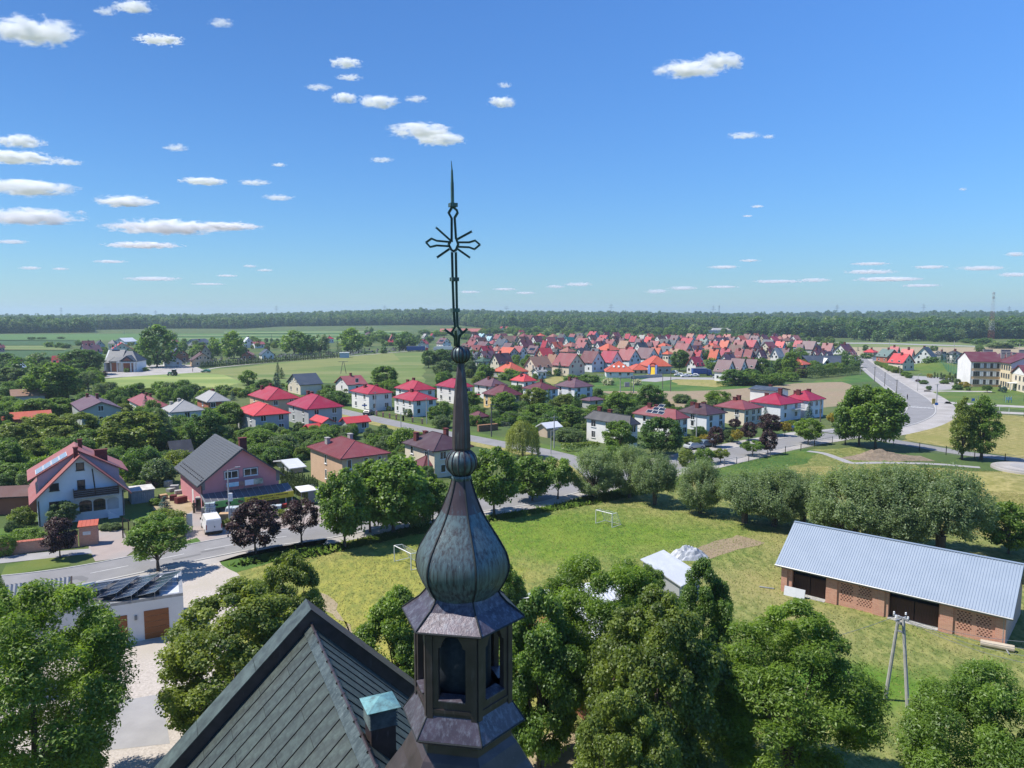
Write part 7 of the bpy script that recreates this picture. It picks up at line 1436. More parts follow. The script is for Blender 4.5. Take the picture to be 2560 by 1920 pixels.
# VEHICLES, POLES, GOALS, SMALL THINGS
def paint(nm,cc):return MATS.get(nm)or mat(nm,cc,.25,tuple(x*.95 for x in cc),1,2,spec=.6)
WHEEL={}
def wheel(parent,x,y,r,wd):
 key=(r,wd)
 if key not in WHEEL:
  mb=MB();mb.tube((-wd/2,0,0),(wd/2,0,0),r,r,14);m1=mb.mesh('tyre',MATS['rubber']);mb=MB();mb.tube((-wd/2-.01,0,0),(wd/2+.01,0,0),r*.6,r*.6,10);WHEEL[key]=(m1,mb.mesh('rim',MATS['galvanised']))
 o=link('wheel',WHEEL[key][0],parent,(x,y,r));link('rim',WHEEL[key][1],o);return o
def car(P,rz,col,label,kind='car',L=4.3,W=1.75,Hh=1.48,group=None):
 """car along local y, front at +y"""
 t=empty('parked_'+kind,P,rz,label,kind,group);pm=paint('paint_'+col,dict(white=(.72,.72,.72),silver=(.4,.42,.44),dark=(.04,.045,.055),bluegrey=(.12,.17,.22),green=(.05,.2,.13))[col])
 y0,y1=-L/2,L/2
 if kind=='van':prof=[(y0,.35),(y0+.03,1.05),(y0+.06,Hh-.08),(y0+.25,Hh),(y1-1.75,Hh),(y1-1.35,Hh-.1),(y1-.75,1.22),(y1-.1,.98),(y1,.6),(y1-.03,.33)]
 else:prof=[(y0,.4),(y0+.05,.85),(y0+.35,.95),(y0+.85,Hh-.04),(y0+1.3,Hh),(y1-2.0,Hh-.02),(y1-1.2,.98),(y1-.2,.8),(y1,.55),(y1-.03,.3)]
 mb=MB();n=len(prof);ins=[(.0 if z<1.0 else .12*(z-1.0)/max(.1,Hh-1.0)+.02)for _,z in prof]
 vs=[(-W/2+i,y,z)for(y,z),i in zip(prof,ins)]+[(W/2-i,y,z)for(y,z),i in zip(prof,ins)]
 fs=[tuple(range(n)),tuple(reversed(range(n,2*n)))]+[(i,n+i,n+(i+1)%n,(i+1)%n)for i in range(n)]
 mb.add(vs,fs);body=mb.build('body',pm,t)
 bv=body.modifiers.new('round','BEVEL');bv.width=.06;bv.segments=2
 g=MATS['glass'];zb,zt=1.0,Hh-.16
 if kind=='van':
  mb=MB();mb.quad((-W/2+.14,y1-.80,1.24),(W/2-.14,y1-.80,1.24),(W/2-.2,y1-1.33,Hh-.14),(-W/2+.2,y1-1.33,Hh-.14));mb.v=[(x,y+.03,z+.02)for x,y,z in mb.v];mb.build('windscreen',g,t)
  for s in(-1,1):mb=MB();mb.obox((s*(W/2-.05),y1-2.0,1.15),(s*.012,0,0),(0,.85,0),(-s*.07,0,.5));mb.build('side_window',g,t);mb=MB();mb.obox((s*(W/2+.02),y1-1.15,1.15),(s*.16,0,0),(0,.1,0),(0,0,.26));mb.build('mirror',MATS['black'],t)
  mb=MB();mb.box(-W/2+.12,-.02,y0-.012,y0+.02,.5,Hh-.22);mb.box(.02,W/2-.12,y0-.012,y0+.02,.5,Hh-.22);mb.build('rear_door',pm,t)
  for s in(-1,1):mb=MB();mb.box(s*(W/2-.1)-.05,s*(W/2-.1)+.05,y0-.03,y0+.03,.75,1.35);mb.build('tail_light',mat('tail_red',(.3,.02,.02),.3)if 'tail_red' not in MATS else MATS['tail_red'],t)
  mb=MB();mb.box(-.26,.26,y0-.02,y0-.013,.62,.73);mb.build('number_plate',MATS['white_trim'],t);mb=MB();mb.box(.03,.13,y0-.03,y0-.013,.95,1.12);mb.build('door_handle',MATS['black'],t)
  mb=MB();mb.box(-W/2,W/2,y0-.08,y0+.05,.3,.48);mb.build('bumper',MATS['black'],t)
 else:
  mb=MB();mb.quad((-W/2+.2,y1-1.22,1.02),(W/2-.2,y1-1.22,1.02),(W/2-.24,y1-1.95,zt+.06),(-W/2+.24,y1-1.95,zt+.06));mb.v=[(x,y+.02,z+.02)for x,y,z in mb.v];mb.build('windscreen',g,t)
  mb=MB();mb.quad((W/2-.2,y0+.42,1.0),(-W/2+.2,y0+.42,1.0),(-W/2+.24,y0+.84,zt+.06),(W/2-.24,y0+.84,zt+.06));mb.v=[(x,y-.02,z+.02)for x,y,z in mb.v];mb.build('rear_window',g,t)
  for s in(-1,1):mb=MB();mb.obox((s*(W/2-.035),y0+.9,.98),(s*.015,0,0),(0,L-2.9,0),(-s*.1,0,Hh-1.12));mb.build('side_window',g,t)
 for x in(-W/2+.1,W/2-.1):
  for y in(y0+.75,y1-.8):wheel(t,x,y,.33,.22)
 return t
p=Gc('6',530,1085);q=Gc('6',470,975);d=q-p;car(p.lerp(q,.0)+d.normalized()*1.9,math.atan2(-d.x,d.y),'white','white panel van parked at the shop with its back to the road','van',4.9,1.95,2.05)
for(k,x,y,rz,col,lb,kd)in[('d',320,690,R(-62),'silver','grey car parked in front of the dark van on the road','car'),('d',455,665,R(-62),'bluegrey','dark blue-grey minivan parked under the purple tree','car'),('2',1020,875,R(-15),'dark','dark car parked on the side street by the hedge','car'),('E2',1425,775,R(85),'white','white car parked left in the row near the kindergarten','car'),('E2',1515,790,R(95),'white','white hatchback parked in front, nearest the green strip','car'),('E2',1635,785,R(80),'white','white car parked next to the blue lorry','car'),('E2',1950,810,R(20),'silver','silver car standing alone on the grass right of the lorry','car'),('E2',1345,740,R(60),'white','white pickup beside the pole at the kindergarten','car'),('E2',1940,780,R(80),'dark','dark car behind the silver one on the grass','car'),('W2',745,835,R(85),'green','green car parked at the end of the cemetery row','car')]:
 P=Gc(k,x,y);car(P,rz,col,lb,kd,group='parked cars')
for i,(x,y)in enumerate([(1330,800-352),(1410,800-350)]):pass
def lorry(P,rz,L,Hh,box,cab,label,artic=False,cat='lorry',name='lorry'):
 t=empty(name,P,rz,label,cat);W=2.4
 mb=MB();mb.box(-W/2,W/2,-L/2,L/2-2.2,.95,Hh);mb.build('box_body',paint('paint_'+box,dict(blue=(.02,.08,.32),white=(.7,.7,.7))[box]),t)
 mb=MB();mb.box(-W/2-.02,W/2+.02,-L/2-.02,L/2-2.18,Hh,Hh+.1);mb.build('box_roof',MATS['white_trim']if box=='white' else paint('paint_greyroof',(.35,.36,.38)),t)
 mb=MB();mb.extrude([(-W/2,L/2-2.0,.5),(-W/2,L/2,.5),(-W/2,L/2,1.6),(-W/2,L/2-.35,2.75),(-W/2,L/2-2.0,2.9)],(W,0,0));mb.build('cab',paint('paint_cab_'+cab,dict(red=(.5,.03,.04),blue=(.02,.08,.3),white=(.7,.7,.7))[cab]),t)
 mb=MB();mb.quad((-W/2+.15,L/2+.01,1.65),(W/2-.15,L/2+.01,1.65),(W/2-.2,L/2-.32,2.65),(-W/2+.2,L/2-.32,2.65));mb.build('windscreen',MATS['glass'],t)
 mb=MB();mb.box(-.5,.5,-L/2,L/2-.3,.6,.94);mb.build('chassis',MATS['black'],t)
 for x in(-W/2+.18,W/2-.18):
  for y in([-L/2+1.2,-L/2+2.4,L/2-1.2]if artic else[-L/2+1.4,L/2-1.2]):wheel(t,x,y,.48,.3)
 return t
lorry(Gc('E2',1735,770),R(-85),8.5,3.3,'blue','blue','blue box lorry parked beside the white cars')
lorry(Gc('W3',1680,546),R(-84),15.5,3.9,'blue','red','long blue lorry with red cab on the road behind the meadow',True)
bus=lorry(Gc('W3',2030,535),R(84),14,3.3,'white','white','white coach behind the dark trees left of the upper ball',False,'coach','coach')
# tractor in the wheat
P=Gc('W2',285,880);tr_=empty('tractor',P,R(75),'green tractor standing in the light wheat field by the chapel','tractor')
mb=MB();mb.box(-.45,.45,-.2,2.0,.9,1.6);mb.build('bonnet',paint('paint_green',(.05,.2,.13)),tr_);mb=MB();mb.box(-.75,.75,-1.5,-.2,1.0,2.7);mb.build('cab',MATS['glass'],tr_);mb=MB();mb.box(-.85,.85,-1.6,-.1,2.7,2.85);mb.build('cab_roof',MATS['white_trim'],tr_)
for x in(-.9,.9):wheel(tr_,x,-.9,.85,.5);wheel(tr_,x,1.5,.5,.35)
# football goals
def goal(k,a,b,top,label):
 A,B=Gc(k,*a),Gc(k,*b);d=B-A;L=d.length;rz=math.atan2(d.y,d.x);t=empty('football_goal',A,rz,label,'goal','football goals');h=zat(A.y,c(k,0,top)[1]);h=max(1.8,min(2.4,h))
 for x in(0,L):mb=MB();mb.tube((x,0,0),(x,0,h),.05,.05,6);mb.tube((x,0,h),(x,1.0,h*.96),.035,.035,5);mb.tube((x,1.0,h*.96),(x,1.9,.03),.035,.035,5);mb.tube((x,1.9,.03),(x,0,.03),.035,.035,5);mb.build('post',MATS['white_trim'],t)
 mb=MB();mb.tube((0,0,h),(L,0,h),.05,.05,6);mb.build('crossbar',MATS['white_trim'],t);mb=MB();mb.tube((0,1.9,.03),(L,1.9,.03),.035,.035,5);mb.build('base_bar',MATS['white_trim'],t)
 mb=MB()
 for i in range(14):x=L*i/13;mb.tube((x,1.0,h*.96),(x,1.88,.05),.008,.008,3);mb.tube((x,.02,h),(x,1.0,h*.96),.008,.008,3)
 for j in range(8):s=j/7;mb.tube((0,1.0+.88*s,h*.96*(1-s)+.05*s),(L,1.0+.88*s,h*.96*(1-s)+.05*s),.008,.008,3)
 mb.build('net',MATS['white_trim'],t)['kind']='stuff';return t
goal('f',(1287,1131),(1322,1140),1104,'white goal at the far end of the meadow pitch');g2=goal('f',(852,1213),(888,1232),1196,'white goal left of the onion dome with slanting net')
# poles and wires
def pole(k,x,yb,yt,label,r=.12,m='pole_wood',arms=1,group='power poles',cat='pole',lamp=False):
 P=Gc(k,x,yb);h=zat(P.y,c(k,x,yt)[1]);t=empty('power_pole' if not lamp else 'street_lamp',P,R(20),label,cat if not lamp else 'street lamp',group if not lamp else 'street lamps')
 mb=MB();mb.tube((0,0,0),(0,0,h),r,r*.7,7);mb.build('post',MATS[m],t)
 for i in range(arms):mb=MB();mb.box(-.8,.8,-.05,.05,h-.35-.5*i,h-.25-.5*i);mb.build('crossarm',MATS['grey_trim'],t)
 if lamp:mb=MB();mb.tube((0,0,h-.1),(1.0,0,h+.25),.04,.03,5);mb.box(.9,1.5,-.12,.12,h+.2,h+.32);mb.build('lamp_head',MATS['galvanised'],t)
 return t,h
PL=[('a',632,1425,210,'concrete lamp post in front of the shop',.11,'concrete',0,True),('2',1490,1385,1150,'leaning pole beside the dark plum roof',.13,'concrete',1),('2',1540,1360,1160,'pole right beside the leaning one',.12,'concrete',1),('2',1272,990,858,'pole at the near side of the street left of the spire',.1,'concrete',0,True),('2',1475,950,740,'tall pole by the brick pillar fence',.13,'concrete',1),('2',1070,880,690,'pole before the white house with two hedges',.12,'concrete',1),('2',1985,1050,810,'wooden pole right of the obelisk',.13,'pole_wood',1),('3',92,1050,785,'thin pole by the side street verge',.1,'pole_wood',1),('3',585,1140,885,'tall pole behind the weeping willow',.13,'concrete',1),('3',560,1185,1000,'shorter pole at the willow, with street lamp',.09,'concrete',0,True),('3',1192,740,570,'pole at the green strip, right of the lattice frame',.14,'pole_wood',1),('3',1442,670,540,'pole in the green strip below the kindergarten',.13,'pole_wood',0),('3',1505,690,470,'tall pole beside the bouncy slide',.15,'pole_wood',1),('3',1708,1090,870,'pole in front of the plum roofed house',.12,'concrete',1),('d',1660,430,155,'double pole in front of the crimson roofed house',.16,'pole_wood',1),('d',1080,470,230,'thin pole before the blue spruce',.09,'concrete',0),('4',1030,805,685,'pole on the left side of the upper road',.15,'pole_wood',1),('4',1110,840,728,'pole on the left kerb of the road, second from the top',.14,'pole_wood',0,True),('4',1202,940,785,'pole at the grass edge left of the road bend',.14,'pole_wood',1),('4',1520,970,820,'lattice concrete pole at the pavement corner',.2,'concrete',1),('4',1370,880,745,'lamp post at the car park island',.1,'concrete',0,True),('4',1230,760,660,'lamp post by the roadside shrubs',.1,'concrete',0,True),('4',918,755,640,'lamp post at the end of the long hedge',.1,'galvanised',0,True),('E4',348,365,270,'far pole beyond the grey green hall',.2,'concrete',0),('E4',1245,405,285,'far pole left of the spruces behind the school',.2,'concrete',0),('E4',2150,390,310,'far pole above the school roof',.2,'concrete',0),('E2',1710,250,130,'far pole before the mast hall',.2,'concrete',0),('W1',1330,300,205,'far pole in the fields left of the tall tree',.25,'concrete',0),('W1',1715,310,225,'far pole in the fields close to the tall tree',.25,'concrete',0),('W2',1655,440,310,'pole in the fields behind the tall white barn',.2,'pole_wood',1),('E1',1250,590,430,'pole before the orange bungalow of the estate',.12,'concrete',0)]
POLE={}
for a in PL:
 t,h=pole(*a[:5],a[5],a[6],a[7],lamp=(len(a)>8));POLE[a[4]]=(t.location.copy(),h)
def wire(A,B,sag,name='wire',label=None,r=.014):
 pts=[A.lerp(B,i/12)-Vector((0,0,sag*4*(i/12)*(1-i/12)))for i in range(13)];mb=MB();mb.path(pts,r,4);o=mb.build(name,MATS['grey_trim']);tag(o,label,'wire','overhead wires');return o
def span(a,b,lab,sag=.8):
 (P,h),(Q,g)=POLE[a],POLE[b];wire(P+Vector((0,0,h-.2)),Q+Vector((0,0,g-.2)),sag,'wire',lab,.012)
span('tall pole by the brick pillar fence','wooden pole right of the obelisk','wire crossing behind the obelisk');span('wooden pole right of the obelisk','tall pole behind the weeping willow','wire from the obelisk pole to the willow pole');span('pole before the white house with two hedges','tall pole by the brick pillar fence','wire above the brick pillar fence');span('thin pole by the side street verge','pole in front of the plum roofed house','long wire over the gardens to the plum roof');span('pole on the left side of the upper road','pole at the grass edge left of the road bend','wire along the upper road')
# A-frame pole in front of the barn, with its wires
F1,F2=Gc('f',1912,1512),Gc('f',1961,1536);mid=(F1+F2)/2;T=zat(mid.y,1332*f);dF=(F2-F1)
t=empty('pylon',mid,math.atan2(dF.y,dF.x),'concrete A-frame power pole with insulators in front of the barn','power pole');hw_=dF.length/2
for s in(-1,1):mb=MB();mb.tube((s*hw_,0,0),(s*.16,0,T),.14,.10,8);mb.build('leg',MATS['concrete'],t)
mb=MB();mb.box(-.3,.3,-.08,.08,T-.55,T-.42);mb.box(-.35,.35,-.06,.06,T-1.1,T-1.0);mb.build('brace',MATS['grey_trim'],t)
mb=MB();mb.box(-.55,.55,-.06,.06,T-.12,T);mb.box(-.06,.06,-.6,.6,T-.22,T-.12);mb.build('crossarm',MATS['galvanised'],t)
for i,(x,y)in enumerate(((-.5,0),(.5,0),(0,-.55),(0,.55))):mb=MB();mb.lathe([(.05,T),(.07,T+.06),(.04,T+.1),(.07,T+.15),(.02,T+.2)],8,0,cx=x,cy=y);mb.build('insulator',MATS['white_trim'],t)
for i in range(4):
 A=Vector((mid.x+(-.4+.27*i),mid.y+.1*i,T+.1-.16*i));E_=Gc('f',2300,1396+14*i,T-.2);E_.z=T-.15*i
 wire(A,E_,.5,'wire','wire from the A-frame pole past the barn corner, %s from the top'%ORD[i],.016)
A=Vector((mid.x-.4,mid.y,T));wire(A,Gc('f',1560,1420,7.5),.4,'wire','wire from the A-frame pole into the near ash',.014)
mb=MB();mb.tube((0,0,0),(2.3,0,0),.28,.28,12);o=mb.build('concrete_roll',mat('pale_stone',(.5,.43,.33),.9));p,q=Gc('10',1875,1150),Gc('10',1968,1168);o.location=(p.x,p.y,.28);o.rotation_euler=(0,0,math.atan2(q.y-p.y,q.x-p.x));tag(o,'pale stone roller lying in the grass at the barn','stone roller')
p,q=Gc('10',180,702),Gc('10',292,718);mb=MB();mb.tube((p.x,p.y,.08),(q.x,q.y,.08),.07,.07,8);tag(mb.build('pipe',MATS['galvanised']),'grey pipe lying in the grass left of the barn','pipe')
p=Gc('10',365,760);mb=MB();mb.obox((0,0,0),(1.5,-1.25,0),(.05,.06,0),(.15,.2,.85));o=mb.build('metal_sheet',ROOF['white']);o.location=(p.x,p.y,0);tag(o,'pale sheet metal leaning at the left barn corner','metal sheet')
# tarpaulin heap beside the white shed
p=Gc('h',1190,310);rgn=np.random.RandomState(4);mb=MB();n=14
for j in range(n):
 for i in range(n):
  x,y=-1+2*i/(n-1),-1+2*j/(n-1);rr=min(1,math.hypot(x,y));mb.v.append((x*2.3,y*1.3,max(0.01,(1-rr**2)*1.1*(.7+.6*rgn.rand()))))
mb.f=[(j*n+i,j*n+i+1,(j+1)*n+i+1,(j+1)*n+i)for j in range(n-1)for i in range(n-1)];mb.m=[0]*len(mb.f)
o=mb.build('tarpaulin',mat('tarpaulin_white',(.42,.44,.47),.45,(.33,.35,.38),3));o.location=p;tag(o,'crumpled white tarpaulin over a heap beside the white shed','tarpaulin')
# grey metal box by the blue-white house, garden wall, gate pillars
A,B=Gc('5',1300,795),Gc('5',1528,765);d=B-A;L=d.length;t=empty('metal_garage',A,math.atan2(d.y,d.x),'grey blue sheet metal garage with stained flat roof beside the blue-white house','garage','garages and sheds');h=zat(A.y,c('5',0,672)[1])
mb=MB();mb.box(0,L,0,3.4,0,h);mb.build('wall',mat('garage_sheet',(.22,.29,.31),.6,(.18,.24,.26),2,wave=('X',.25,.02)),t);mb=MB();mb.box(-.15,L+.15,-.15,3.55,h+.002,h+.1);mb.build('roof',mat('stained_roof',(.6,.58,.54),.9,(.36,.34,.31),1.3),t)
A,B=Gc('5',-60,1310),Gc('5',770,1215);d=B-A;L=d.length;t=empty('garden_wall',A,math.atan2(d.y,d.x),'low brick garden wall with orange tile coping at the left','wall');mb=MB();mb.box(0,L,0,.3,0,1.35);mb.build('brickwork',MATS['barn_brick'],t)
for i in range(int(L/.4)):mb=MB();mb.extrude([(i*.4,-.1,1.353),(i*.4,.15,1.5),(i*.4,.4,1.353)],(.38,0,0));mb.build('coping_tile',ROOF['orange'],t)
A=Gc('5',785,1210);t=empty('gate_pillar',A,math.atan2(d.y,d.x),'brick gate house pillar with orange tiled top and white plate','pillar');mb=MB();mb.box(0,1.9,0,1.3,0,2.3);mb.build('brickwork',MATS['barn_brick'],t)
for i in range(5):mb=MB();mb.obox((-.1+i*.42,-.15,2.31),(.4,0,0),(0,1.6,.35),(0,0,.05));mb.build('roof_tile',ROOF['orange'],t)
mb=MB();mb.box(.4,1.2,-.03,-.003,1.3,1.7);mb.build('plate',MATS['white_trim'],t)
def fence(k,pts,h,label,post=.05,gap=2.5,rails=2,m='grey_trim',infill=True,pillars=None):
 P=[Gc(k,*p)for p in pts];o=empty('fence',(P[0].x,P[0].y,0),0,label,'fence');b=P[0];b=Vector((b.x,b.y,0))
 n_post=0
 for A,B in zip(P[:-1],P[1:]):
  L=(B-A).length;n=max(1,int(L/gap));r_=MB()
  for i in range(n+1):
   q=A.lerp(B,i/n)-b;mb=MB();w=pillars or post;mb.box(q.x-w,q.x+w,q.y-w,q.y+w,0,h+(.15 if pillars else .05));mb.build('pillar' if pillars else 'post',MATS['barn_brick']if pillars else MATS[m],o)
  for j in range(rails):z=h*(.15+.8*j/max(1,rails-1));r_.tube((A-b)+Vector((0,0,z)),(B-b)+Vector((0,0,z)),.022,.022,4)
  r_.build('rail',MATS[m],o)
  if infill:
   r2=MB();nn=int(L/.22)
   for i in range(nn):q=A.lerp(B,i/nn)-b;r2.tube((q.x,q.y,h*.12),(q.x,q.y,h),.008,.008,3)
   r2.build('mesh_panel',MATS[m],o)['kind']='stuff'
 return o
fence('2',[(1080,885),(1290,925),(1440,950)],1.2,'fence with brick pillars in front of the white street houses',gap=2.6,pillars=.2,m='dark_trim')
fence('e',[(490,800),(835,885),(1185,935),(1560,985),(1960,1040),(2260,1090)],1.7,'long wire fence along the lane before the dry field',gap=4.2)
fence('d',[(1130,770),(1290,740),(1455,712),(1600,665),(1790,630)],1.4,'wire fence at the road bend by the footpath',gap=4)
fence('d',[(640,870),(900,830),(1130,775)],1.2,'low dark fence below the roadside ball trees',gap=3)
fence('4',[(1740,990),(1900,950),(2212,960),(2400,965)],1.8,'wire fence on the school lawn',gap=5,infill=False)
fence('4',[(1990,1065),(2212,1085),(2400,1100)],1.5,'wire fence below the small sports pitch',gap=4,infill=False)
fence('f',[(915,880),(1010,905),(1100,925)],1.3,'garden fence by the side street left of the spire',gap=3)
fence('5',[(1215,1130),(1215,1035),(1330,1095)],1.5,'dark iron gate fence beside the street maple',gap=1.6,m='dark_trim')
# green ball-stop net at the school pitch
A,B,C_=Gc('4',1538,700),Gc('4',1700,760),Gc('4',1760,690);t=empty('sports_fence',A,0,'tall green ball stop net left of the school','sports fence');b=Vector((A.x,A.y,0));gm=mat('green_net',(.05,.22,.17),.8)
for i in range(9):q=A.lerp(B,i/8)-b;mb=MB();mb.tube(q,q+Vector((0,0,5 if i%2 else 6)),.06,.06,5);mb.build('post',gm,t)
mb=MB()
for i in range(60):q=A.lerp(B,i/59)-b;mb.tube(q+Vector((0,0,.1)),q+Vector((0,0,3.6)),.02,.02,3)
for j in range(12):z=.2+j*.3;mb.tube(A-b+Vector((0,0,z)),B-b+Vector((0,0,z)),.02,.02,3)
mb.build('net',gm,t)['kind']='stuff'
for i,(x,y)in enumerate(((1600,690),(1640,690),(1680,700),(1715,690),(1560,640))):
 P=Gc('4',x,y);t2=empty('floodlight',P,0,None,'floodlight','sports pitch poles');TREES and None
 mb=MB();mb.tube((0,0,0),(0,0,7),.07,.05,6);mb.build('post',MATS['galvanised'],t2);mb=MB();mb.box(-.3,.3,-.1,.1,7,7.3);mb.build('lamp_head',MATS['white_trim'],t2)
 tag(t2,'slim pole at the sports pitch, %s from the left'%ORD[[1,2,3,4,0][i]],'floodlight')
 # signs
def sign(k,x,yb,yt,w,h,m,label,diamond=False):
 P=Gc(k,x,yb);H_=zat(P.y,c(k,x,yt)[1]);t=empty('road_sign',P,0,label,'sign','road signs');mb=MB();mb.tube((0,0,0),(0,0,H_),.035,.035,6);mb.build('post',MATS['galvanised'],t)
 mb=MB()
 if diamond:mb.extrude([(0,-.05,H_-h),(w/2,-.05,H_-h/2),(0,-.05,H_),(-w/2,-.05,H_-h/2)],(0,.03,0))
 else:mb.box(-w/2,w/2,-.06,-.04,H_-h,H_)
 mb.build('plate',MATS[m],t)
mat('sign_blue',(.03,.16,.5),.4)
sign('d',513,680,570,.8,.8,'white_trim','white diamond sign beside the parked cars',True);sign('d',1370,520,440,1.3,.5,'sign_blue','blue sign beside the golden tree');sign('e',1055,345,245,.9,.7,'sign_blue','blue sign on the pavement corner');sign('2',985,860,795,1.4,.35,'sign_blue','blue street sign before the white house hedge');sign('4',1810,970,935,.9,.8,'sign_blue','blue information board on the school lawn');sign('4',1028,640,610,2.0,2.0,'white_trim','white board sign at the top of the road');sign('c',1105,900,770,.5,.7,'sign_blue','blue bird box pole among the walnut trees')
P=Gc('e',1022,275);t=empty('notice_board',P,R(15),'yellow board leaning on the lattice pole','notice board');mb=MB();mb.box(-.6,.6,0,.1,.3,1.9);mb.build('board',mat('ochre_board',(.5,.36,.08),.6),t);mb=MB();mb.box(-.6,-.5,0,.1,0,.3);mb.box(.5,.6,0,.1,0,.3);mb.build('leg',MATS['grey_trim'],t)
# playground frames on the lawn
for i,x in enumerate((1975,2012)):
 P=Gc('e',x+15,248);t=empty('play_frame',P,0,'blue climbing frame on the school lawn, %s one'%('left','right')[i],'play frame','play frames')
 for sx in(-.4,.4):mb=MB();mb.box(sx-.06,sx+.06,-.06,.06,0,2.0);mb.build('post',mat('play_blue',(.2,.42,.5),.5)if 'play_blue' not in MATS else MATS['play_blue'],t)
 mb=MB();mb.box(-.34,.34,-.03,.03,.9,1.7);mb.build('panel',MATS['white_trim'],t)
 # small goals on the school pitch
P=Gc('e',1885,400);t=empty('football_goal',P,R(10),'small goal on the school pitch at the right edge','goal','football goals');mb=MB();mb.tube((0,0,0),(0,0,2),.05,.05,5);mb.tube((3,0,0),(3,0,2),.05,.05,5);mb.build('post',MATS['white_trim'],t);mb=MB();mb.tube((0,0,2),(3,0,2),.05,.05,5);mb.build('crossbar',MATS['white_trim'],t)
# round paved plaza on the rise at the right edge
P=G(2565,1174);t=empty('round_plaza',P,0,'round pale paved plaza with ring steps at the right edge','plaza')
for i,(r,z,m)in enumerate(((5.2,.35,'paving'),(4.5,.5,'paving_grey'),(4.2,.56,'paving'),(2.4,.6,'paving_grey'))):mb=MB();mb.lathe([(r+.05,0),(r,z)],40);mb.build('paving_ring',MATS[m],t)
# inflatable slide
P=Gc('E2',1060,762);t=empty('bouncy_slide',P,R(-10),'inflatable slide in yellow, blue and red before the kindergarten','bouncy slide');iy,ib,ir=mat('inflated_yellow',(.75,.5,.03),.4),mat('inflated_blue',(.05,.12,.35),.4),mat('inflated_red',(.5,.06,.04),.4)
mb=MB();mb.extrude([(-.9,-2.5,0),(-.9,-2.5,.5),(-.9,.6,3.4),(-.9,2,3.4),(-.9,2,0)],(1.8,0,0));mb.build('slide',iy,t)
for s in(-1,1):
 mb=MB();mb.path([(s*1.5,-2.4,.5),(s*1.5,-.6,2.4),(s*1.6,1.0,4.2),(s*1.6,2,3.0),(s*1.6,2.2,.5)],.5,8);mb.build('side_tube',ib,t)
mb=MB();mb.path([(-1.6,1.2,4.2),(-.6,1.2,5.2),(.6,1.2,5.2),(1.6,1.2,4.2)],.4,8);mb.build('arch',ir,t);mb=MB();mb.box(-2.6,2.6,-3.4,-2.4,0,.5);mb.build('landing_pad',iy,t)
# low white wall and pillars before the kindergarten
A,B=Gc('E2',760,818),Gc('E2',1190,790);d=B-A;t=empty('garden_wall',A,math.atan2(d.y,d.x),'pale grey concrete wall before the bouncy slide','wall');mb=MB();mb.box(0,d.length,0,.25,0,1.3);mb.build('wall',MATS['concrete'],t);mb=MB();mb.box(0,d.length,-.04,.29,1.303,1.4);mb.build('coping',MATS['kerb'],t)
fence('E2',[(290,800),(740,815)],1.7,'dark fence with white pickets before the kindergarten',gap=1.3,m='white_trim')
# lattice transformer frame
A=Gc('3',1160,700);t=empty('transformer_frame',A,R(10),'two legged transformer frame at the ploughed field','transformer');h=zat(A.y,c('3',0,575)[1])
for x in(-2.4,2.4):mb=MB();mb.tube((x,0,0),(x,0,h),.16,.13,7);mb.build('leg',MATS['concrete'],t)
mb=MB();mb.box(-2.9,2.9,-.1,.1,h-.5,h-.3);mb.box(-2.4,2.4,-.1,.1,h*.35,h*.38);mb.build('crossarm',MATS['grey_trim'],t);mb=MB();mb.box(-.8,.8,-.5,.5,h*.38+.003,h*.38+1.5);mb.build('transformer',MATS['galvanised'],t)
# A-frame pole in the hay meadow
A,B=Gc('W3',618,852),Gc('W3',695,850);m_=(A+B)/2;h=zat(m_.y,c('W3',0,680)[1]);t=empty('power_pole',m_,0,'dark A-frame pole in the hay meadow','power pole','power poles')
for s in(-1,1):mb=MB();mb.tube((s*(B-A).length/2,0,0),(s*.2,0,h),.16,.12,6);mb.build('leg',MATS['pole_wood'],t)
mb=MB();mb.box(-2.2,2.2,-.08,.08,h-.25,h-.1);mb.build('crossarm',MATS['grey_trim'],t)
# ---- shop goods
def pallet(k,x,y,w,d_,h,m,label,n=4,cat='pallet stack',name='pallet_stack'):
 P=Gc(k,x,y);t=empty(name,P,psi_shop,label,cat,'goods in the shop yard');me=None
 for i in range(n):
  for q in range(1 if m in('pallet_wood','sack_lime')or n<2 else 4):
   mb=MB();j=.05*((i*7+q*3)%3-1);one=m in('pallet_wood','sack_lime')or n<2
   x0,x1=(-w/2,w/2)if one else((-w/2,-.02)if q%2 else(.02,w/2));y0,y1=(-d_/2,d_/2)if one else((-d_/2,-.02)if q<2 else(.02,d_/2));z0,z1=h*i/n+.01,h*(i+1)/n-.012
   mb.box(x0+j,x1+j,y0-j*.6,y1-j*.6,z0,z1);o=mb.build('board' if m=='pallet_wood' else 'sack',MATS[m],t)
   if not one:bv=o.modifiers.new('soft','BEVEL');bv.width=min(.06,(z1-z0)*.4);bv.segments=2
 return t
psi_shop=math.atan2(1.9,10);mat('sack_white',(.5,.55,.57),.6,(.34,.4,.43),3);mat('pallet_wood',(.5,.33,.18),.8,(.38,.25,.14),4);mat('sack_dark',(.16,.15,.15),.6,(.3,.3,.3),3);mat('sack_lime',(.35,.55,.05),.5)
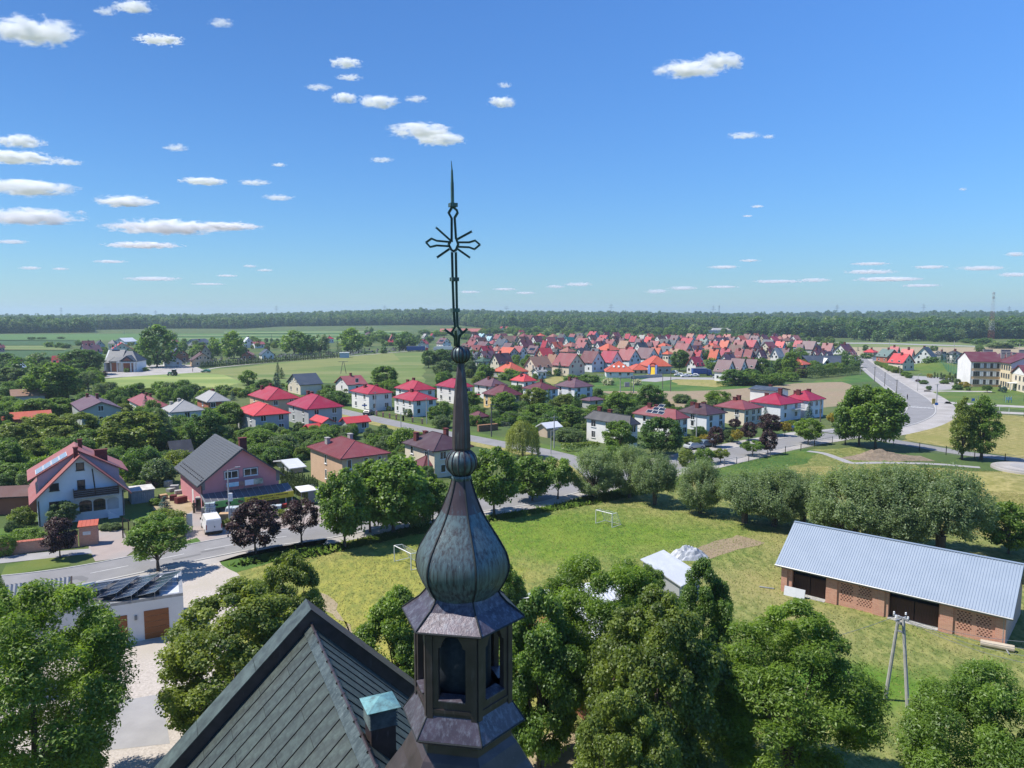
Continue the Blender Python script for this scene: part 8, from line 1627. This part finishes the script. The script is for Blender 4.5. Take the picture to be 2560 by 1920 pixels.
for(x,y,w,d_,h,m,lb,n)in[(230,1210,1.2,1.0,2.0,'sack_white','tall stack of white sacks at the left canopy corner',8),(285,1225,.5,.5,.95,'sack_white','small stack of white sacks beside the tall one',4),(385,1210,.9,.7,.5,'sack_lime','lime green crate in front of the canopy',2),(520,1385,1.2,1.0,1.6,'pallet_wood','stack of pale wooden pallets behind the white van',9),(690,1195,1.6,1.2,1.3,'sack_white','stack of white sacks right of the lamp post',6),(830,1190,1.5,1.0,.6,'sack_white','low pile of white sacks by the purple maple',3),(430,1120,1.3,.9,.8,'sack_dark','heap of grey bags under the canopy',4),(560,1160,1.2,.9,.6,'sack_dark','low heap of grey bags left of the lamp post',3),(120,1190,.8,.8,1.2,'sack_dark','dark bin at the shop corner',1),(1600,1060,1.6,1.0,.7,'sack_white','pale goods between the purple maples',3),(1740,1010,1.4,.8,.6,'inflated_red','red goods in front of the market stall',2)]:
 pallet('a',x,y,w,d_,h,m,lb,n)
for i,(x,y,w,h,m)in enumerate([(1380,690,1.2,.8,'concrete'),(1490,690,1.4,1.3,'concrete'),(1410,720,1.0,.6,'concrete'),(1290,760,1.1,.7,'pallet_wood'),(1430,790,1.6,.9,'chimney_brick'),(1350,700,1.2,.5,'concrete'),(1330,660,1.1,.9,'concrete'),(1460,650,1.0,.9,'concrete'),(1370,770,1.0,.8,'chimney_brick')]):
 P=Gc('1',x,y+770);
 P=Gc('1',x,y*1.0+760+20);t=empty('block_stack',P,psi_shop+i*.2,'stack of %s in the yard left of the shop, %s from the left'%('red bricks' if m=='chimney_brick' else 'boards' if m=='pallet_wood' else 'grey blocks',ORD[sorted([1380,1490,1410,1290,1430,1350,1330,1460,1370]).index(x)]),'block stack','building blocks left of the shop')
 n=3
 for a_ in range(n):
  for b_ in range(3):mb=MB();mb.box(-w/2+b_*w/3,-w/2+(b_+1)*w/3-.02,-.4,.4,a_*h/n,(a_+1)*h/n-.02);mb.build('block',MATS[m],t)
P=Gc('6',405,860);t=empty('drinks_fridge',P,psi_shop,'glass fronted cabinet standing at the shop corner','cabinet');mb=MB();mb.box(-.6,.6,-.4,.4,0,2.0);mb.build('body',MATS['concrete'],t);mb=MB();mb.box(-.5,.5,-.42,-.403,.2,1.8);mb.build('door',MATS['glass'],t)
P=Gc('6',295,1055);t=empty('sign_post',P,psi_shop,'pale info board on posts beside the driveway','info board');mb=MB();mb.box(-.35,.35,-.05,.05,.6,2.2);mb.build('board',MATS['white_trim'],t);mb=MB();mb.box(-.33,-.27,-.04,.04,0,.6);mb.box(.27,.33,-.04,.04,0,.6);mb.build('leg',MATS['grey_trim'],t)
P=Gc('a',660,865);LP=POLE['concrete lamp post in front of the shop'][0];t=empty('meter_box',(LP.x+.25,LP.y-.2,0),0,'white box fixed to the lamp post at the shop','box');zb=zat(LP.y,c('a',0,860)[1]);mb=MB();mb.box(-.15,.3,-.2,.1,zb,zb+1.0);mb.build('case',MATS['white_trim'],t)
# person at the shop corner
def person(P,rz,top,legs,label):
 mb=MB();t=empty('person',P,rz,label,'person')
 V=[(0,0,.93),(0,0,1.15),(0,.0,1.38),(0,.02,1.5),(0,.03,1.62),(0,.03,1.74),(.1,0,.9),(.11,.03,.5),(.11,-.02,.08),(.11,.1,.04),(-.1,0,.9),(-.11,-.03,.5),(-.11,-.08,.08),(-.11,.04,.04),(.19,0,1.38),(.25,-.02,1.1),(.24,.08,.86),(-.19,0,1.38),(-.25,-.02,1.1),(-.24,.08,.86)]
 E=[(0,1),(1,2),(2,3),(3,4),(4,5),(0,6),(6,7),(7,8),(8,9),(0,10),(10,11),(11,12),(12,13),(2,14),(14,15),(15,16),(2,17),(17,18),(18,19)]
 Rr=[.14,.15,.16,.06,.1,.085,.09,.065,.05,.04,.09,.065,.05,.04,.07,.05,.038,.07,.05,.038]
 me=bpy.data.meshes.new('body');me.from_pydata(V,E,[]);o=link('body',me,t);o.data.materials.append(top)
 s=o.modifiers.new('skin','SKIN');s.use_smooth_shade=True
 for v,r in zip(me.skin_vertices[0].data,Rr):v.radius=(r,r*.8)
 me.skin_vertices[0].data[0].use_root=True;sb=o.modifiers.new('sub','SUBSURF');sb.levels=1;sb.render_levels=1
 mb=MB();mb.lathe([(.06,1.5),(.1,1.58),(.105,1.68),(.08,1.77),(.02,1.8)],10,0,cx=0,cy=.03);mb.build('head',MATS['skin'],t,True);mb=MB();mb.lathe([(.11,1.66),(.115,1.72),(.085,1.8),(.02,1.83)],10,0,cx=0,cy=.01);mb.build('hair',MATS['dark_trim'],t,True)
 mb=MB();mb.lathe([(.12,.08),(.13,.5),(.19,.93),(.17,1.0)],10,0);mb.v=[(x*1.15,y*.75,z)for x,y,z in mb.v];mb.build('trousers',legs,t,True);return t
mat('skin',(.45,.27,.19),.6);mat('cloth_olive',(.12,.10,.07),.9);mat('cloth_dark',(.04,.04,.045),.9);mat('cloth_red',(.3,.05,.05),.9)
person(Gc('6',338,882),R(200),MATS['cloth_olive'],MATS['cloth_olive'],'person in brown work clothes standing at the shop corner');person(Gc('a',785,1110),R(150),MATS['cloth_red'],MATS['cloth_dark'],'person in red standing under the shop canopy');person(Gc('W2',563,830),R(90),MATS['cloth_red'],MATS['cloth_dark'],'person in red walking on the cemetery path');person(Gc('4',1290,945),R(30),MATS['cloth_dark'],MATS['cloth_dark'],'person in dark clothes walking on the road bend')
# ---- cemetery
gm_=[]
for i,(cc,h,w)in enumerate([((.16,.16,.17),1.3,.8),((.3,.3,.29),1.1,.9),((.05,.05,.055),1.2,1.0),((.12,.11,.11),1.6,.5)]):
 mb=MB();mb.box(-w/2,w/2,-.1,.1,.2,h);mb.box(-.5,.5,-2.0,.2,0,.22)
 if i==3:mb.box(-.35,.35,-.08,.08,h*.62,h*.72)
 gm_.append(mb.mesh('gravestone',mat('stone_%s'%'abcd'[i],cc,.35,tuple(x*.8 for x in cc),3)))
rg=random.Random(8);cnt=0
while cnt<290:
 X=rg.uniform(440,1060);t_=(X-505)/(985-505);yb=920-38*min(1,max(-.2,t_))-2.5;ya=yb-16+6*max(0,t_);Y=rg.uniform(ya,yb)
 if X<505:Y=rg.uniform(900,910)
 P=G(X,Y);o=link('gravestone',rg.choice(gm_),None,(P.x,P.y,0),R(-30)+rg.uniform(-.1,.1));o.scale=(1,1,rg.uniform(.8,1.25));o['category']='gravestone';o['group']='graves in the cemetery';o['label']='stone grave among the crowded rows of the cemetery';cnt+=1
P=Gc('W3',605,635);t=empty('cemetery_hut',P,R(10),'small white and blue hut at the end of the conifer row','hut');mb=MB();mb.box(0,5.5,0,4,0,3.0);mb.build('wall',WALL['blue'],t);mb=MB();mb.box(-.3,5.8,-.3,4.3,3.003,3.3);mb.build('roof',MATS['white_trim'],t);mb=MB();mb.box(-.06,-.003,.2,3.8,0,3.0);mb.build('end_wall',WALL['white'],t)
# brick coloured log pile beside the side street
A,B=Gc('2',1890,1010),Gc('2',2045,995);d=B-A;L=d.length;t=empty('log_pile',A,math.atan2(d.y,d.x),'long stack of brown firewood beside the side street','log pile')
mb=MB();rg=random.Random(2)
for i in range(int(L/.2)):
 for j in range(8):mb.tube((i*.2,0,.1+j*.19),(i*.2,.9,.1+j*.19),.095,.095,6)
mb.build('log',mat('firewood',(.3,.17,.10),.9,(.2,.11,.07),5),t)['kind']='stuff'
# ---- masts and far pylons
def lattice(name,P,h,w0,w1,label,cat,mats,levels=14,z0=0,arms=(),group=None):
 t=empty(name,(P[0],P[1],z0),0,label,cat,group);z=0
 for i in range(levels):
  a,b=h*i/levels,h*(i+1)/levels;wa,wb=w0+(w1-w0)*i/levels,w0+(w1-w0)*(i+1)/levels;mb=MB();r=max(.05,w1*.07)
  C0=[(-wa,-wa,a),(wa,-wa,a),(wa,wa,a),(-wa,wa,a)];C1=[(-wb,-wb,b),(wb,-wb,b),(wb,wb,b),(-wb,wb,b)]
  for k in range(4):mb.tube(C0[k],C1[k],r,r,4);mb.tube(C0[k],C1[(k+1)%4],r*.7,r*.7,3);mb.tube(C0[(k+1)%4],C1[k],r*.7,r*.7,3);mb.tube(C1[k],C1[(k+1)%4],r*.7,r*.7,3)
  mb.build('mast_section',MATS[mats[i*len(mats)//levels]],t)
 for(za,wd)in arms:mb=MB();mb.tube((-wd,0,za),(wd,0,za),.3,.3,4);mb.tube((-wd,0,za),(0,0,za+h*.05),.2,.2,3);mb.tube((wd,0,za),(0,0,za+h*.05),.2,.2,3);mb.build('crossarm',MATS[mats[-1]],t)
 return t
mat('mast_red',(.38,.06,.06),.6);mat('mast_white',(.55,.55,.55),.6);mat('pylon_steel',(.16,.19,.22),.6)
P=Gc('E4',1770,275);P=Vector((xat(c('4',1960,0)[0],P.y,20),P.y,0));hm=zat(P.y,c('4',0,95)[1]);t=lattice('radio_mast',P,hm,hm*.045,hm*.014,'red and white lattice radio mast above the wood on the right','mast',['mast_red','mast_white','mast_red','mast_white','mast_white'],15)
for i in range(6):a=i*1.05;mb=MB();zz=hm*(.86 if i%2 else .95);mb.box(-.25+.9*math.cos(a),.25+.9*math.cos(a),-.2+.9*math.sin(a),.2+.9*math.sin(a),zz,zz+2.2);mb.build('antenna',MATS['mast_white'],t)
P=Gc('E2',1970,150);hm=zat(P.y,c('3',0,12)[1]);t=lattice('radio_mast',P,hm,.6,.4,'thin grey radio mast above the white hall in the centre right','mast',['pylon_steel'],12)
for i in range(3):mb=MB();mb.box(-.6+i*.45,-.25+i*.45,-.7,-.4,hm-3,hm-.5);mb.build('antenna',MATS['mast_white'],t)
for i,(x,y)in enumerate([(132,664),(336,670),(597,660),(831,664),(1094,665),(1320,656),(1541,660),(1808,658),(1995,656),(2180,664)]):
 Y=2600.0 if i<4 else 2300.0;X=xat(x*f,Y,40);z0=hill(X,Y);top=zat(Y,y*f);lattice('pylon',(X,Y),max(34,top-z0),3.2,1.0,'high voltage pylon on the horizon, %s from the left'%ORD[i],'pylon',['pylon_steel'],8,z0,((max(34,top-z0)*.72,8),(max(34,top-z0)*.88,6)),'pylons on the horizon')
 # FOREST (stuff), CLOUDS, HAZE
rgn=np.random.RandomState(77)
def edge_dist(px):
 xs_=[-200,0,230,231,420,600,700,1150,1250,1800,1900,2000,2300,2700];ds=[1000,1010,1080,1250,1350,1330,1480,1500,1250,1100,900,850,800,800]
 return np.interp(px,xs_,ds)
N_=15000;px=rgn.uniform(-150,2710,N_);u_=rgn.rand(N_);d0=edge_dist(px);near=rgn.rand(N_)<.4
dist=d0+np.where(near,120*u_**1.3,120+1700*u_**1.5)
X=(px-1280)/F*dist;Yy=dist
Zz=np.array([hill(x,y)for x,y in zip(X,Yy)])
hgt=np.clip(rgn.normal(15.5,3.4,N_),8,25);wid=hgt*rgn.uniform(.30,.48,N_)
scatter('forest',np.stack([X,Yy,Zz],1),np.stack([wid,wid,hgt],1),rgn.choice(4,N_,p=[.34,.3,.2,.16]),(('far_a','leaf_wood'),('far_b','leaf_dark'),('far_c','leaf_wood'),('far_a','leaf_greygreen')),'far dark green wood along the horizon')
# grass tufts over the near meadow
def tufts(name,n,poly,seed,m,h,label,rows=0.0):
 rg=np.random.RandomState(seed);P=[G(*p)for p in poly];xs_=[p.x for p in P];ys_=[p.y for p in P];n0=n*3
 x=rg.uniform(min(xs_),max(xs_),n0);y=rg.uniform(min(ys_),max(ys_),n0);ins=np.zeros(n0,bool);j=len(P)-1
 for i in range(len(P)):
  ins^=((P[i].y>y)!=(P[j].y>y))&(x<(P[j].x-P[i].x)*(y-P[i].y)/(P[j].y-P[i].y+1e-9)+P[i].x);j=i
 x,y=x[ins][:n],y[ins][:n]
 for(L_,r)in((RC,9.2),(RD,2.5),(RA,5.9),(PATH,1.0)):
  S=np.array([(a.lerp(b,j/6).x,a.lerp(b,j/6).y)for a,b in zip(L_[:-1],L_[1:])for j in range(6)]);ok=np.ones(len(x),bool)
  for q in range(0,len(x),20000):ok[q:q+20000]=(np.hypot(x[q:q+20000,None]-S[None,:,0],y[q:q+20000,None]-S[None,:,1]).min(1)>r)
  x,y=x[ok],y[ok]
 n=len(x);a=rg.rand(n)*6.283;hh=h*(.5+rg.rand(n));w=hh*.8;dx,dy=np.cos(a)*w/2,np.sin(a)*w/2;lx,ly=rg.normal(size=n)*hh*1.1,rg.normal(size=n)*hh*1.1;z0=.02
 V=np.empty((n,3,3));V[:,0]=np.stack([x-dx,y-dy,z0+0*x],1);V[:,1]=np.stack([x+dx,y+dy,z0+0*x],1);V[:,2]=np.stack([x+lx,y+ly,z0+hh],1)
 me=bpy.data.meshes.new(name);me.vertices.add(n*3);me.vertices.foreach_set('co',V.reshape(-1).astype(np.float32));me.loops.add(n*3);me.loops.foreach_set('vertex_index',np.arange(n*3,dtype=np.int32));me.polygons.add(n);me.polygons.foreach_set('loop_start',np.arange(0,n*3,3,dtype=np.int32))
 cl=np.sin(x*.9+np.sin(y*.7))*np.sin(y*1.1+np.cos(x*.5))*.25
 at=me.attributes.new('tint','FLOAT','FACE');at.data.foreach_set('value',np.clip((.35 if m=='blade_meadow' else .5)+cl+.22*rg.normal(size=n)+(np.clip(1.45-np.hypot((x+11)/17,(y-66)/26),0,.6)if m=='blade_meadow' else 0),0,1).astype(np.float32));me.update(calc_edges=True);me.materials.append(MATS[m])
 o=link(name,me);o['kind']='stuff';o['label']=label;return o
leafmat('blade_meadow',(.12,.175,.034),(.29,.265,.09),0,True);leafmat('blade_dry',(.25,.235,.07),(.38,.32,.12),0,True);leafmat('blade_lush',(.07,.135,.02),(.14,.205,.035),0,True)
tufts('meadow_grass',170000,[(600,1430),(900,1345),(1480,1238),(1860,1145),(2130,1120),(2560,1190),(2750,1500),(2750,1920),(1300,1920),(800,1800)],3,'blade_meadow',.08,'long yellow green meadow grass')
tufts('dry_grass',60000,[(1900,1218),(2130,1170),(2380,1172),(2700,1210),(2700,1420),(2420,1330),(2100,1300)],5,'blade_dry',.07,'dry grass on the slope')
tufts('dry_grass',40000,[(2250,1068),(2350,1018),(2560,1040),(2700,1060),(2700,1170),(2400,1122),(2262,1102)],6,'blade_dry',.07,'dry straw coloured grass beside the lane')
tufts('hedge_bottom_grass',26000,[(560,1420),(780,1350),(1000,1300),(1480,1225),(1720,1185),(1720,1215),(1480,1262),(1000,1345),(780,1395)],7,'blade_lush',.32,'rank grass under the roadside trees')
# ---- clouds: each a dome of scattering droplets with frayed noise edges
cm=bpy.data.materials.new('cloud');cm.use_nodes=True;nt=cm.node_tree;N=nt.nodes;L=nt.links;N.remove(N['Principled BSDF']);out=N['Material Output']
def mth(op,a,b=None,c_=None,clamp=False):
 n=N.new('ShaderNodeMath');n.operation=op;n.use_clamp=clamp
 for i,v in enumerate((a,b,c_)):
  if v is None:continue
  if isinstance(v,(int,float)):n.inputs[i].default_value=v
  else:L.new(v,n.inputs[i])
 return n.outputs[0]
tc=N.new('ShaderNodeTexCoord');oi=N.new('ShaderNodeObjectInfo');va=N.new('ShaderNodeVectorMath');va.operation='ADD';sc_=N.new('ShaderNodeSeparateColor');L.new(oi.outputs['Color'],sc_.inputs[0]);s0=N.new('ShaderNodeSeparateXYZ');L.new(tc.outputs['Object'],s0.inputs[0]);c0=N.new('ShaderNodeCombineXYZ');L.new(mth('MULTIPLY',s0.outputs[0],sc_.outputs[0]),c0.inputs[0]);L.new(s0.outputs[1],c0.inputs[1]);L.new(s0.outputs[2],c0.inputs[2]);L.new(c0.outputs[0],va.inputs[0])
cb=N.new('ShaderNodeCombineXYZ');L.new(mth('MULTIPLY',oi.outputs['Random'],40.0),cb.inputs[0]);L.new(cb.outputs[0],va.inputs[1])
nz=N.new('ShaderNodeTexNoise');nz.inputs['Scale'].default_value=2.7;nz.inputs['Distortion'].default_value=.35;nz.inputs['Detail'].default_value=7;nz.inputs['Roughness'].default_value=.68;L.new(va.outputs[0],nz.inputs['Vector'])
sp=N.new('ShaderNodeSeparateXYZ');L.new(tc.outputs['Object'],sp.inputs[0])
zz=mth('MULTIPLY_ADD',sp.outputs[2],1.7,-.55)
r2=mth('ADD',mth('ADD',mth('MULTIPLY',sp.outputs[0],sp.outputs[0]),mth('MULTIPLY',sp.outputs[1],sp.outputs[1])),mth('MULTIPLY',zz,zz))
dn=mth('SUBTRACT',mth('MULTIPLY_ADD',nz.outputs[0],4.2,-1.62),mth('MULTIPLY',r2,.95))
dn=mth('MULTIPLY',mth('MULTIPLY',dn,1.5,clamp=True),oi.outputs['Alpha'])
vs_=N.new('ShaderNodeVolumeScatter');vs_.inputs['Color'].default_value=(1,1,1,1);vs_.inputs['Anisotropy'].default_value=0;L.new(dn,vs_.inputs['Density']);L.new(vs_.outputs[0],out.inputs['Volume'])
def cloud_mesh(seed):
 rg=np.random.RandomState(seed);import bmesh as _b
 t=_b.new();_b.ops.create_icosphere(t,subdivisions=3,radius=1)
 for v in t.verts:v.co.z=v.co.z*.95+.3;v.co.z=max(v.co.z,-.12)
 me=bpy.data.meshes.new('cloud');t.to_mesh(me);t.free();me.materials.append(cm);return me
CMS=[cloud_mesh(1)]*5
CL=[(75,62,175,58),(228,22,45,22),(290,12,75,28),(478,47,48,22),(345,84,90,16),(381,317,50,20),(30,337,160,30),(45,302,85,35),(145,349,58,16),(55,402,180,42),(60,464,200,42),(270,432,112,30),(360,487,220,36),(490,487,130,20),(310,528,145,15),(25,521,60,11),(600,425,60,17),(550,393,62,15),(440,390,85,18),(603,355,30,10),(748,134,58,24),(755,166,52,13),(690,187,52,15),(745,209,52,28),(818,217,78,32),(900,212,46,18),(905,278,120,36),(950,296,95,34),(825,344,46,13),(1085,218,54,28),(1090,182,28,16),(1490,147,125,36),(1560,128,85,40),(1608,291,64,16),(1660,294,26,11),(1563,576,58,9),(1620,562,40,7),(330,601,105,12),(65,578,42,9),(130,580,32,7),(540,574,28,8),(572,583,32,7),(238,564,62,8),(1015,630,42,7),(1090,624,46,7),(1135,632,42,7),(1200,618,38,10),(1250,613,58,12),(1420,628,48,13),(1475,621,58,12),(1560,619,62,7),(1680,607,95,9),(1760,604,62,11),(1880,586,100,12),(1920,602,120,11),(2010,576,64,9),(2120,578,90,13),(2195,548,44,12),(2190,592,64,12),(1880,569,72,8),(1990,616,72,8),(490,595,42,6),(450,613,62,5),(2080,408,16,9),(1636,445,26,8),(1615,466,20,6)]
for i,(x,y,w,h_)in enumerate(CL):
 px_,py_=x*f,y*f;alt=1400.0;el=math.atan((785-py_)/F);D=min(alt/math.tan(max(el,.01)),42000.0)
 if True:
  X=(px_-1280)/F*D*1.0;Z=27+D*math.tan(el+0.0)if D<42000 else 27+D*math.tan(el);Z=zat(D,py_)
  X=xat(px_,D,Z);s=D*CT/F
  wpx,hpx=w*f*.66,h_*f*.80
  o=link('cloud',CMS[i%5],None,(X,D,Z-hpx*s*.45),(0 if i%2 else math.pi));o.scale=(wpx*s,wpx*s*.6,hpx*s*1.0)
  o.color=(max(1,w/h_/3.2),1,1,(5.5 if w*h_>1300 else 1.7)/(hpx*s))
  side='left' if x<700 else 'middle' if x<1400 else 'right';hi='high' if y<240 else 'halfway up' if y<470 else 'low'
  sz='large' if w*h_>3500 else 'small' if w*h_<900 else 'middling'
  CLD=o;tag(o,None,'cloud','fair weather clouds');o['_l']='%s white cloud %s in the %s sky'%(sz,hi,side);o['_x']=x
cl={}
for o in list(COL.objects):
 if o.name.startswith('cloud')and o.get('_l'):cl.setdefault(o['_l'],[]).append(o)
for lb,L_ in cl.items():
 L_.sort(key=lambda o:o['_x'])
 for i,o in enumerate(L_):o['label']=lb if len(L_)==1 else '%s, %s from the left of %d'%(lb,ORD[i]if i<20 else str(i+1),len(L_))
for o in COL.objects:
 for k in('_l','_x'):
  if k in o:del o[k]
  # ---- haze
hz=MB();hz.box(-7400,7400,-700,9300,-1.0,95.0);hm_=bpy.data.materials.new('haze');hm_.use_nodes=True;nt=hm_.node_tree;nt.nodes.remove(nt.nodes['Principled BSDF']);pv=nt.nodes.new('ShaderNodeVolumePrincipled');pv.inputs['Color'].default_value=(.62,.78,.95,1);pv.inputs['Density'].default_value=0.00014;pv.inputs['Anisotropy'].default_value=.2
nt.links.new(pv.outputs[0],nt.nodes['Material Output'].inputs['Volume']);ho=hz.build('haze',hm_);ho['kind']='stuff';ho['label']='thin blue summer haze'
# LABELS OF PLANTS
for(ph,k,x,y)in[('the blue-white house','s',200,1312),('the pink shop','s',600,1275),('the peach house','s',800,1200),('the plum roofed cream house','s',1084,1185),('the street house with plain red roof','s',640,1068),('the crimson roofed grey house','s',770,1050),('the mauve gabled house','s',210,1065),('the pale grey hip roofs','s',430,1070),('the cream slate house','s',750,985),('the chapel','s',320,930),('the cemetery','s',650,905),('the red roofed street pair','s',1030,1040),('the yellow house','s',1255,1015),('the weeping willow','s',1305,1140),('the charcoal roofed house','s',1560,1120),('the solar roof house','s',1680,1090),('the crimson roofed pair','s',1950,1055),('the kindergarten','s',1560,945),('the green strip','s',1700,965),('the slate dormer house','s',2060,925),('the road bend','s',2290,1010),('the school','s',2450,965),('the brick barn','s',2230,1540),('the radio mast','s',2480,850),('the estate front row','s',1350,920),('the estate middle','s',1600,880),('the estate right end','s',1900,880),('the blue lorry','s',1750,940),('the far mast hall','s',1790,832),('the long terracotta hall','s',1160,835),('the left fields','s',120,855),('the far white halls','s',2060,824),('the obelisk','s',1150,1060),('the school car park','s',2330,955),('the spire foot of the estate','s',1240,870),('the turret ball trees','s',1090,920),('the garden pavilion','s',1195,1060),('the left edge gardens','s',40,1110)]:
 P=G(x,y)if k=='s' else Gc(k,x,y);mark(ph,P)
SHP=dict(open='open crowned',tall='tall',ball='ball shaped',far='round',bush='bushy',maple='broad',column='columnar',spruce='pointed',hedge='clipped',pollard='pollarded',weeping='weeping',ash='feathery',linden='dense')
auto={}
for t in TREES:
 root,P,h,w,proto,leaf,label=t
 if label:root['label']=label;REG.append(root);continue
 ph,mx_,my_=min(MARKS,key=lambda m:math.hypot(m[1]-P[0],(m[2]-P[1])*.8))
 a,b=prj((P[0],P[1],0)),prj((mx_,my_,0));dx,dy=a[0]-b[0],P[1]-my_
 rel='left of' if dx<-45 else 'right of' if dx>45 else 'behind' if dy>0 else 'in front of'
 nm=root['category'];base='%s %s %s %s %s'%(SHP.get(proto.split('_')[0],'round'),LOOK[leaf],nm,rel,ph);auto.setdefault(base,[]).append((a[0],root))
for base,L_ in auto.items():
 L_.sort(key=lambda q:q[0])
 for i,(_,o)in enumerate(L_):
  o['label']=base if len(L_)==1 else '%s, %s from the left'%(base,nth(i))
  if not o.get('group'):o['group']='garden trees and shrubs'
bpy.context.view_layer.update()
